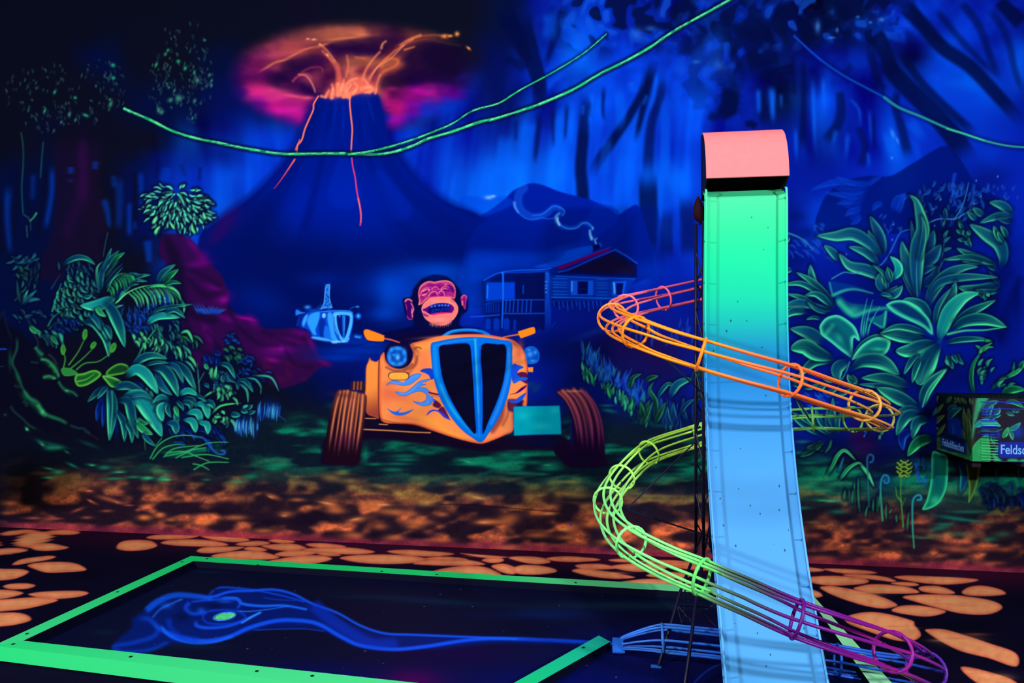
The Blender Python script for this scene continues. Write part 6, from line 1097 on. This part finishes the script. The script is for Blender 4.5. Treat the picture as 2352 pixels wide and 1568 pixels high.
for nm, q, m in rails:
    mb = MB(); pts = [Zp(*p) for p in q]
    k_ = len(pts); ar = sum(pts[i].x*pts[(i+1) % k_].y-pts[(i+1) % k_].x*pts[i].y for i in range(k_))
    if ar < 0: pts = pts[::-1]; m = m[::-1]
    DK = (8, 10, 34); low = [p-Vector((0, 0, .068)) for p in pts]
    if k_ == 4: mb.add(pts, [(0, 1, 2, 3)], list(m))
    else:
        o6 = next(i for i in range(6) if {tuple(pts[i]), tuple(pts[(i+1) % 6])} == {tuple(Zp(444, 1288)), tuple(Zp(*BLc))})
        q_ = [(o6+i) % 6 for i in range(6)]; mb.add(pts, [(q_[0], q_[1], q_[2], q_[5]), (q_[5], q_[2], q_[3], q_[4])], list(m))
    for i in range(k_):
        j = (i+1) % k_; e_ = {tuple(round(v, 4) for v in pts[i]), tuple(round(v, 4) for v in pts[j])}
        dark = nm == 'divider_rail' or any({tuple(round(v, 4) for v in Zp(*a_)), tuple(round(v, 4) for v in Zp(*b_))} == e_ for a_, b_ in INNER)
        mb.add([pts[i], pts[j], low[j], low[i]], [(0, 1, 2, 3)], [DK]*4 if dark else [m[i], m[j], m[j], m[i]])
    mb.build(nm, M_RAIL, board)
base = [Zp(*p, ZS-.002) for p in ((-15, 1482), (1100, 1616), (1107, 1640), (2150, 1700), (1861, 1362), (440, 1279))]
c_ = sum(base, Vector())/6; base = [c_+(p-c_)*.985 for p in base]
mb = MB(); mb.prism(base, ZS-.004); mb.build('base', M_SIDE, board)
bp = [(p.x, p.y) for p in base]
def inpoly(x, y, q=bp):
    r = np.zeros(x.shape, bool)
    for i in range(len(q)):
        (ax_, ay_), (bx_, by_) = q[i], q[(i+1) % len(q)]
        r ^= ((ay_ > y) != (by_ > y)) & (x < (bx_-ax_)*(y-ay_)/(by_-ay_+1e-12)+ax_)
    return r
hc = px2z(516, 1415.5, ZS); HR = .056
bxs = [p[0] for p in bp]; bys = [p[1] for p in bp]
grid_mesh('playing_surface', np.arange(min(bxs), max(bxs), .006), np.arange(min(bys), max(bys), .006), lambda a, b: (a, b, ZS+0*a), BRD, M_BOARD, board, keep=lambda a, b: inpoly(a, b) & ((a-hc.x)**2+(b-hc.y)**2 > HR**2))
mb = MB(); ring = [(hc.x+math.cos(a)*HR, hc.y+math.sin(a)*HR) for a in [i*math.pi/20 for i in range(40)]]
mb.tube([(x, y, ZS+.001) for x, y in ring], .004, 8, closed=True); mb.build('hole_rim', M_STEEL, board, smooth=True)
mb = MB(); mb.prism([Vector((x, y, ZS-.0012)) for x, y in ring], .006); mb.build('hole_cup', M_CUP, board, label='speckled bright green bottom of the hole')
for x, y in ((475, 1283), (418, 1290), (592, 1297), (877, 1312), (1003, 1319), (1322, 1338), (270, 1359), (62, 1455), (30, 1479), (300, 1508), (590, 1541), (717, 1552), (1340, 1487), (1874, 1393), (1610, 1354)):
    p = Zp(x, y); mb = MB(); mb.tube([p+Vector((0, 0, -.002)), p+Vector((0, 0, .0015))], .008, 10); mb.build('screw', M_SCREW, board)
# ------------------------------------------------------------ chute
rows = np.array([(440, 1617, 1803), (560, 1616, 1802.5), (700, 1615, 1803.5), (850, 1615.5, 1807.5), (960, 1619, 1812), (1055, 1622.5, 1820.5), (1150, 1627, 1830.5), (1258, 1635, 1844), (1345, 1641.5, 1859), (1452, 1650, 1876.5), (1568, 1660, 1898)], float)
pl = np.polyfit((rows[:, 0]-1000)/500, rows[:, 1], 4); pr = np.polyfit((rows[:, 0]-1000)/500, rows[:, 2], 4)
def ratio(x): t = (x-1176)/FPX; return (t*CT-ST)/(t*ST+CT)
WD = .38
def chute_at(y, u):
    """u 0 left edge .. 1 right edge"""
    yc = min(y, 1590); k = (yc-1000)/500; rl, rr = ratio(np.polyval(pl, k)), ratio(np.polyval(pr, k)); Yw = WD/(rr-rl); X = rl*Yw
    d = -X*ST+Yw*CT; z = CZ-(yc-784)/FPX*d
    if y < 453: f = (453-y)/13; Yw += f*.07; X0 = ratio(np.polyval(pl, (453-1000)/500))*(WD/(ratio(np.polyval(pr, (453-1000)/500))-ratio(np.polyval(pl, (453-1000)/500)))); X = X0; d = -X*ST+Yw*CT; z = CZ-(yc-784)/FPX*d
    if y > 1590: f = (y-1590); Yw -= f*.0020; z = max(z-f*.0028, ZS+.012)
    return Vector((X+u*WD, Yw, z))
CG = [(440, (78, 240, 168)), (520, (48, 238, 164)), (600, (14, 236, 168)), (690, (0, 220, 178)), (750, (0, 186, 190)), (800, (0, 146, 200)), (860, (10, 132, 214)), (950, (54, 156, 240)), (1100, (80, 174, 253)), (1300, (88, 178, 255)), (1700, (82, 180, 255))]
CG = [(a, tuple((((c/255)**2.2)*.72)**(1/2.2)*255 for c in b)) for a, b in CG]
def cgrad(tab, v):
    for (a, ca), (b, cb) in zip(tab[:-1], tab[1:]):
        if v <= b: f = max(0, (v-a)/(b-a)); return tuple(ca[i]+(cb[i]-ca[i])*f for i in range(3))
    return tab[-1][1]
chute = empty('ball_chute', tuple(chute_at(1500, .5)-Vector((0, 0, chute_at(1500, .5).z))), 'tall narrow ball chute fading from green at the top to blue, with a coral hood', 'ball chute')
ys_ = [441, 446, 450, 453]+list(range(458, 1700, 10)); nu = 13; V = []; C = []; F = []
nrm = []
for i, y in enumerate(ys_):
    yq = max(y, 460); a = chute_at(yq-5, .5); b = chute_at(yq+5, .5); t_ = (b-a).normalized(); n_ = t_.cross(Vector((1, 0, 0))).normalized()
    if n_.y > 0: n_ = -n_
    nrm.append(n_)
rs = random.Random(3)
for side in (0, 1):
    for i, y in enumerate(ys_):
        for k in range(nu):
            u = k/(nu-1); lip = .016*max(0, (abs(u-.5)-.44)/.06)**2
            V.append(chute_at(y, u)+nrm[i]*lip-nrm[i]*.004*side); C.append(cgrad(CG, y))
n_ = len(ys_)*nu
for i in range(len(ys_)-1):
    for k in range(nu-1):
        q = (i*nu+k, i*nu+k+1, (i+1)*nu+k+1, (i+1)*nu+k); F.append(q); F.append(tuple(v+n_ for v in q[::-1]))
for i in range(len(ys_)-1):
    for k in (0, nu-1): F.append((i*nu+k, (i+1)*nu+k, (i+1)*nu+k+n_, i*nu+k+n_))
for k in range(nu-1): F.append((k, k+1, k+1+n_, k+n_))
mb = MB(); mb.add(V, F, C); mb.build('chute_sheet', M_CHUTE, chute, smooth=False)
for k in range(34):
    y = rs.uniform(480, 1560); u = rs.uniform(.1, .9); i = min(range(len(ys_)), key=lambda q: abs(ys_[q]-y)); p = chute_at(y, u)+nrm[i]*.0006; r_ = rs.uniform(.0015, .004)
    mb = MB(); a_ = Vector((1, 0, 0)); b_ = nrm[i].cross(a_).normalized(); e_ = rs.uniform(1, 2.2); ring_ = [p+a_*r_*math.cos(.785*j)+b_*r_*e_*math.sin(.785*j) for j in range(8)]
    mb.add(ring_+[p+nrm[i]*.0004], [(j, (j+1) % 8, 8) for j in range(8)], tuple(v*.55 for v in cgrad(CG, y))); mb.build('paint_chip', M_CHUTE, chute)
for s in (0.012, .988):
    pts = []; cl = []
    for i, y in enumerate(ys_):
        if i < 3: continue
        off = .058 if i > 4 else (.03 if i == 3 else .05)
        pts.append(chute_at(y+1, s)+nrm[i]*off+Vector((0, 0, .03 if i < 5 else 0))); cl.append(tuple(min(255, v*1.06+8) for v in cgrad(CG, y)))
    mb = MB(); mb.tube(pts, .0052, 8, cl); mb.build('side_rail', M_WIRE, chute, smooth=True)
    for y in (462, 556, 650, 744, 840, 934, 1034, 1129, 1234, 1340, 1450, 1560):
        i = min(range(len(ys_)), key=lambda q: abs(ys_[q]-y)); p = chute_at(y, s); mb = MB(); c = cgrad(CG, y); mb.tube([p+nrm[i]*.002, p+nrm[i]*.06], .004, 6, [c, c]); mb.build('rail_bracket', M_WIRE, chute)
# hood
def hp(Yw, y, X): d = -X*ST+Yw*CT; return CZ-(y-784)/FPX*d
HX0, HX1 = ratio(1617)*chute_at(454, 0).y, 0; HX1 = HX0+WD
prof = [(311, 1610.5, 304), (306, 1612.5, 303), (306, 1614, 303), (312, 1616.3, 307), (322, 1618, 315), (338, 1619.6, 331), (362, 1621, 356), (386, 1621.8, 381), (409, 1622.3, 404)]
HP = []
for yl, xl, yr in prof:
    Yw = HX0/ratio(xl); HP.append((Yw, hp(Yw, yl-.5, HX0)))
HPs = catmull(np.array(HP), 5)
hood = MB(); V = []; F = []
for o_ in (0, .004):
    for Yw, z in HPs:
        for X in (HX0, HX1): V.append((X, Yw+o_, z-o_*.6))
m = len(HPs)
for i in range(m-1):
    F.append((i*2, (i+1)*2, (i+1)*2+1, i*2+1)); F.append((2*m+i*2+1, 2*m+(i+1)*2+1, 2*m+(i+1)*2, 2*m+i*2))
    F.append((i*2, 2*m+i*2, 2*m+(i+1)*2, (i+1)*2)); F.append((i*2+1, (i+1)*2+1, 2*m+(i+1)*2+1, 2*m+i*2+1))
F.append((2*(m-1), 2*m+2*(m-1), 2*m+2*(m-1)+1, 2*(m-1)+1)); F.append((0, 1, 2*m+1, 2*m))
hood.add(V, F); hood.build('hood', M_CORAL, chute, smooth=False, label='coral pink curved hood')
Yt = chute_at(454, 0).y; zt = chute_at(441, 0).z
for X in (HX0+.001, HX1-.005):
    out = [(Yw+.004, z-.004) for Yw, z in HPs]+[(Yt-.012, zt-.005), (HP[0][0]+.0, zt-.03)]
    V = [(X, a, b) for a, b in out]+[(X+.004, a, b) for a, b in out]; n2 = len(out); c0 = (X, sum(a for a, b in out)/n2, sum(b for a, b in out)/n2); c1 = (X+.004, c0[1], c0[2])
    mb = MB(); mb.add(V, [(i, (i+1) % n2, (i+1) % n2+n2, i+n2) for i in range(n2)]); mb.add(V[:n2]+[c0], [(i, (i+1) % n2, n2) for i in range(n2)]); mb.add(V[n2:]+[c1], [((i+1) % n2, i, n2) for i in range(n2)])
    mb.build('hood_side', M_BLACK, chute)
mb = MB(); mb.box(((HX0+HX1)/2, HP[0][0]+.004, (HP[0][1]+zt-.04)/2), WD, .008, HP[0][1]-zt+.03); mb.build('hood_back', M_BLACK, chute, label='black back panel under the hood')
# ------------------------------------------------------------ mast
mast = empty('support_mast', tuple(px2w(1618, 1000, 3.62)-Vector((0, 0, px2w(1618, 1000, 3.62).z))), 'dark lattice mast on splayed legs standing behind the chute', 'support mast')
def zat(py, d): return CZ-(py-784)/FPX*d
CH = [px2w(1598.5, 784, 3.6), px2w(1616, 784, 3.5), px2w(1632, 784, 3.68)]
ztop, zbot = zat(515, 3.6), zat(1268, 3.6)
for c in CH:
    mb = MB(); mb.tube([(c.x, c.y, zbot), (c.x, c.y, ztop)], .0085, 8); mb.build('chord', M_MAST, mast, smooth=True)
st_ = .155
for a, b in ((0, 1), (1, 2), (2, 0)):
    mb = MB(); z = zbot; k = 0; pts = []
    while z <= ztop: c = CH[a] if k % 2 == 0 else CH[b]; pts.append((c.x, c.y, z)); z += st_; k += 1
    for p, q in zip(pts[:-1], pts[1:]): mb.tube([p, q], .0042, 6)
    mb.build('lattice_brace', M_MAST, mast)
for a, b, r0 in ((CH[0].xyz, (1513, 1529), .008), (CH[1].xyz, (1570, 1600), .008), (CH[2].xyz, (1705, 1540), .008)):
    a.z = zbot+.01; f = px2z(b[0], b[1], ZS+.006); mid = a.lerp(f, .45)+Vector((0, 0, .035)); mb = MB()
    mb.tube([tuple(a), tuple(a.lerp(mid, .6)), tuple(mid), tuple(mid.lerp(f, .5)), tuple(f)], r0, 8); mb.build('leg', M_MAST, mast, smooth=True)
    mb = MB(); mb.box((f.x-.012, f.y, ZS+.0035), .045, .022, .005); mb.build('foot_plate', M_STEEL, mast)
def P3(x, y, d): return px2w(x, y, d)
for q in (((1556, 1390, 3.42), (1585, 1425, 3.35), (1612, 1404, 3.5), (1650, 1380, 3.55)), ((1556, 1392, 3.42), (1566, 1430, 3.35), (1583, 1492, 3.2)), ((1574, 1345, 3.5), (1570, 1430, 3.32)), ((1550, 1400, 3.4), (1530, 1470, 3.27)), ((1612, 1406, 3.5), (1645, 1440, 3.4)), ((1560, 1391, 3.42), (1650, 1394, 3.52))):
    mb = MB(); mb.tube([P3(*v) for v in q], .0042, 6); mb.build('leg_brace', M_MAST, mast)
for q in (((1440, 1168, 3.45), (1600, 1012, 3.6)), ((1440, 1170, 3.45), (1632, 1232, 3.6)), ((1530, 826, 3.0), (1617, 905, 3.5)), ((1600, 712, 3.65), (1620, 704, 3.75)), ((1822, 905, 3.5), (1862, 966, 3.85))):
    mb = MB(); mb.tube([P3(*v) for v in q], .0042, 6); mb.build('stay_rod', M_MAST, mast)
bag = MB(); V = []; F = []
bc = P3(1606, 483, 3.6); nn = 14
for i in range(9):
    ph = math.pi*i/8; rr_ = math.sin(ph)*(.036+.012*math.cos(ph+2.6)); zz = math.cos(ph)*.066
    for k in range(nn): a = 6.2832*k/nn; V.append((bc.x+rr_*math.cos(a)*(1+.06*math.sin(3*a)), bc.y+rr_*math.sin(a), bc.z+zz-.01*math.cos(a)))
for i in range(8):
    for k in range(nn): F.append((i*nn+k, (i+1)*nn+k, (i+1)*nn+(k+1) % nn, i*nn+(k+1) % nn))
bag.add(V, F); bag.build('ball_pouch', M_MAROON, mast, smooth=True, label='dim maroon rounded pouch at the top of the mast')
# ------------------------------------------------------------ wire ball track
PK, OP, ORG_, TAN, YG, MI, OL, PU, BLU = (255, 88, 138), (255, 140, 104), (255, 142, 24), (226, 160, 74), (96, 176, 84), (140, 250, 146), (52, 66, 66), (92, 12, 122), (30, 92, 214)
path = [(1655, 655, 4.0, PK), (1600, 668, 3.98, PK), (1524, 685, 3.92, (255, 110, 150)), (1475, 696, 3.82, (255, 116, 146)), (1437, 706, 3.66, (255, 122, 130)), (1410, 720, 3.4, OP), (1412, 738, 3.14, ORG_), (1460, 762, 2.92, ORG_), (1530, 789, 2.82, (255, 150, 16)), (1610, 814, 2.76, ORG_), (1715, 845, 2.74, (255, 122, 60)), (1815, 873, 2.78, (255, 118, 56)), (1900, 902, 2.86, (250, 124, 64)), (1985, 930, 3.02, TAN), (2028, 950, 3.25, TAN), (2030, 958, 3.45, (176, 160, 76)), (1990, 962, 3.66, (120, 160, 84)), (1925, 963, 3.84, YG), (1860, 962, 3.94, YG), (1740, 972, 4.0, YG), (1640, 990, 3.98, (120, 200, 80)), (1585, 1006, 3.94, (190, 250, 90)), (1490, 1040, 3.8, (186, 255, 96)), (1428, 1096, 3.55, (180, 255, 124)), (1396, 1150, 3.3, (160, 255, 140)), (1404, 1200, 3.02, MI), (1450, 1246, 2.78, MI), (1530, 1290, 2.62, MI), (1612, 1324, 2.52, (104, 220, 112)), (1660, 1346, 2.47, (76, 110, 84)), (1720, 1372, 2.42, OL), (1830, 1421, 2.34, PU), (1950, 1463, 2.34, (110, 14, 130)), (2050, 1496, 2.42, (140, 14, 140)), (2115, 1528, 2.58, (96, 20, 150)), (2128, 1546, 2.8, (60, 40, 170)), (2080, 1542, 2.96, (40, 80, 190)), (2000, 1530, 3.04, BLU), (1924, 1516, 3.07, BLU), (1800, 1498, 3.12, BLU), (1680, 1482, 3.16, BLU), (1590, 1472, 3.2, (40, 110, 226)), (1522, 1466, 3.22, (60, 130, 236)), (1470, 1470, 3.24, (50, 120, 232)), (1428, 1477, 3.25, (50, 120, 232))]
pw = np.array([tuple(px2w(x, y, d)) for x, y, d, c in path]); pc = np.array([c for *_, c in path], float)
SP = catmull(pw, 12); SC = np.clip(catmull(pc, 12), 0, 255); NS = len(SP)
rad = np.full(NS, .0605); i1 = 12*(len(path)-3)
for i in range(i1, NS): rad[i] = .0605*(1-.62*(i-i1)/(NS-1-i1))
track = empty('wire_ball_track', tuple(px2z(1800, 1480, ZS)), 'spiral ball track of rainbow-coloured welded wire winding around the tall chute', 'ball track')
TT = []; 
for i in range(NS):
    t_ = Vector(SP[min(i+1, NS-1)]-SP[max(i-1, 0)]).normalized(); s_ = t_.cross(Vector((0, 0, 1))).normalized(); u_ = s_.cross(t_).normalized(); TT.append((t_, s_, u_))
for a in (75, 105, 165, 15, 240, 300, 270):
    A = math.radians(a); mb = MB()
    pts = [Vector(SP[i])+TT[i][1]*math.cos(A)*rad[i]+TT[i][2]*math.sin(A)*rad[i] for i in range(NS)]
    if a == 270: pts = [p+TT[i][2]*.004 for i, p in enumerate(pts)]
    mb.tube(pts, [.0061*(1 if i < i1 else .8) for i in range(NS)], 8, [tuple(c) for c in SC]); mb.build('wire', M_WIRE, track, smooth=True)
def near_i(x, y, lo, hi):
    best = 1e9; bi = lo
    for i in range(lo, hi):
        q = w2px(*SP[i]); e_ = (q[0]-x)**2+(q[1]-y)**2
        if e_ < best: best = e_; bi = i
    return bi
for x, y, lo, hi in ((1524, 685, 0, 60), (1437, 706, 0, 70), (1405, 730, 40, 90), (1460, 762, 70, 110), (1610, 814, 90, 130), (1815, 873, 110, 150), (1985, 930, 140, 180), (2020, 960, 175, 200), (1960, 963, 190, 215), (1870, 962, 205, 235), (1610, 1000, 230, 260), (1490, 1040, 255, 275), (1428, 1096, 265, 290), (1396, 1150, 280, 300), (1404, 1200, 290, 312), (1450, 1246, 300, 325), (1612, 1324, 320, 350), (1830, 1421, 350, 385), (2050, 1496, 380, 405), (2125, 1540, 400, 425), (1924, 1516, 440, 470), (1800, 1498, 460, 480), (1522, 1466, 490, 510)):
    if (x, y) == (1404, 1200): continue
    i = near_i(x, y, min(lo, NS-2), min(hi, NS-1)); t_, s_, u_ = TT[i]; c = Vector(SP[i]); R = rad[i]+.006
    if x == 1522: R *= .95
    mb = MB(); k = 22; mb.tube([c+s_*math.cos(6.2832*j/k)*R+u_*math.sin(6.2832*j/k)*R for j in range(k)], .0062, 8, [tuple(SC[i])]*k, closed=True); mb.build('hoop', M_WIRE, track, smooth=True)
e0 = px2w(1419, 1478, 3.25); mb = MB(); mb.box((e0.x, e0.y-.004, e0.z-.006), .05, .006, .07); mb.build('end_bracket', M_STEEL, track)
mb = MB(); mb.box((e0.x+.005, e0.y-.008, e0.z-.03), .055, .02, .006); mb.build('end_lip', M_STEEL, track)
# ------------------------------------------------------------ cooling unit on the wall
UX0, UX1, UY, UZ0, UZ1 = 2.09, 2.93, 4.49, .79, 1.165
unit = empty('cooling_unit', ((UX0+UX1)/2, (UY+WY)/2, UZ0), 'boxy wall-mounted cooling unit at the right, camouflaged with painted leaves and blue lettered labels', 'cooling unit')
mb = MB(); mb.box(((UX0+UX1)/2, (UY+WY)/2, (UZ0+UZ1)/2), UX1-UX0-.004, WY-UY-.008, UZ1-UZ0-.004); mb.build('casing', M_BLACK, unit)
grid_mesh('front_panel', np.arange(UX0, UX1+.001, .0028), np.arange(UZ0, UZ1+.001, .0028), lambda a, b: (a, UY+0*a, b), BOXC, M_BOX, unit)
grid_mesh('side_panel', np.arange(WY-.006, UY-.001, -.0035), np.arange(UZ0, UZ1+.001, .0028), lambda a, b: (UX0+0*a, a, b), BOXC, M_BOX, unit)
g = MB(); gx0, gx1 = 2.135, 2.225
for k in range(19):
    z = UZ0+.012+k*.0165; c = (24, 60, 214) if (k > 7 and k != 13) else (76, 206, 130)
    n0 = len(g.V); g.box(((gx0+gx1)/2, UY-.004, z), gx1-gx0, .008, .0035); g.C += [c]*(len(g.V)-n0)
g.build('grille_louvres', M_BOX, unit)
for z, x0_, c in ((UZ1-.022, gx0, (20, 50, 230)), (UZ1-.062, gx0, (20, 50, 214)), (UZ0+.004, gx1-.005, (24, 60, 180))):
    g = MB(); n0 = 0; g.box(((x0_+UX1)/2, UY-.003, z), UX1-x0_, .006, .004); g.C += [c]*len(g.V); g.build('trim_strip', M_BOX, unit)
g = MB()
for k in range(26): g.box((gx0+.012+k*.0075, UY+.035, UZ1+.006), .004, .04, .012)
g.build('top_vent', M_SIDE, unit)
for c_, sx, sy in (((UX0+.05, UY+.11, UZ0-.022), .05, .1), ((UX0+.30, UY+.04, UZ0-.014), .06, .06)):
    g = MB(); g.box(c_, sx, sy, .026 if sy < .08 else .045); g.build('mounting_foot', M_GREY, unit)
def text(s, size, loc, rot, sx, parent):
    cu = bpy.data.curves.new('lettering', 'FONT'); cu.body = s; cu.size = size; cu.extrude = .0008; cu.offset = size*.012
    to = bpy.data.objects.new('lettering', cu); COL.objects.link(to); bpy.context.view_layer.update()
    me = bpy.data.meshes.new_from_object(to.evaluated_get(bpy.context.evaluated_depsgraph_get())); bpy.data.objects.remove(to)
    me.materials.clear(); me.materials.append(M_TEXT); o = bpy.data.objects.new('lettering', me); COL.objects.link(o); o.parent = parent; o.location = Vector(loc)-wloc(parent); o.rotation_euler = rot; o.scale = (sx, 1, 1)
    return o
text('Feldschlösschen', .078, (UX0+.15, UY-.0016, .838), (math.pi/2, 0, 0), .72, unit)
text('Feldschlösschen', .066, (UX0-.0016, WY-.09, .828), (math.pi/2, 0, -math.pi/2), .66, unit)
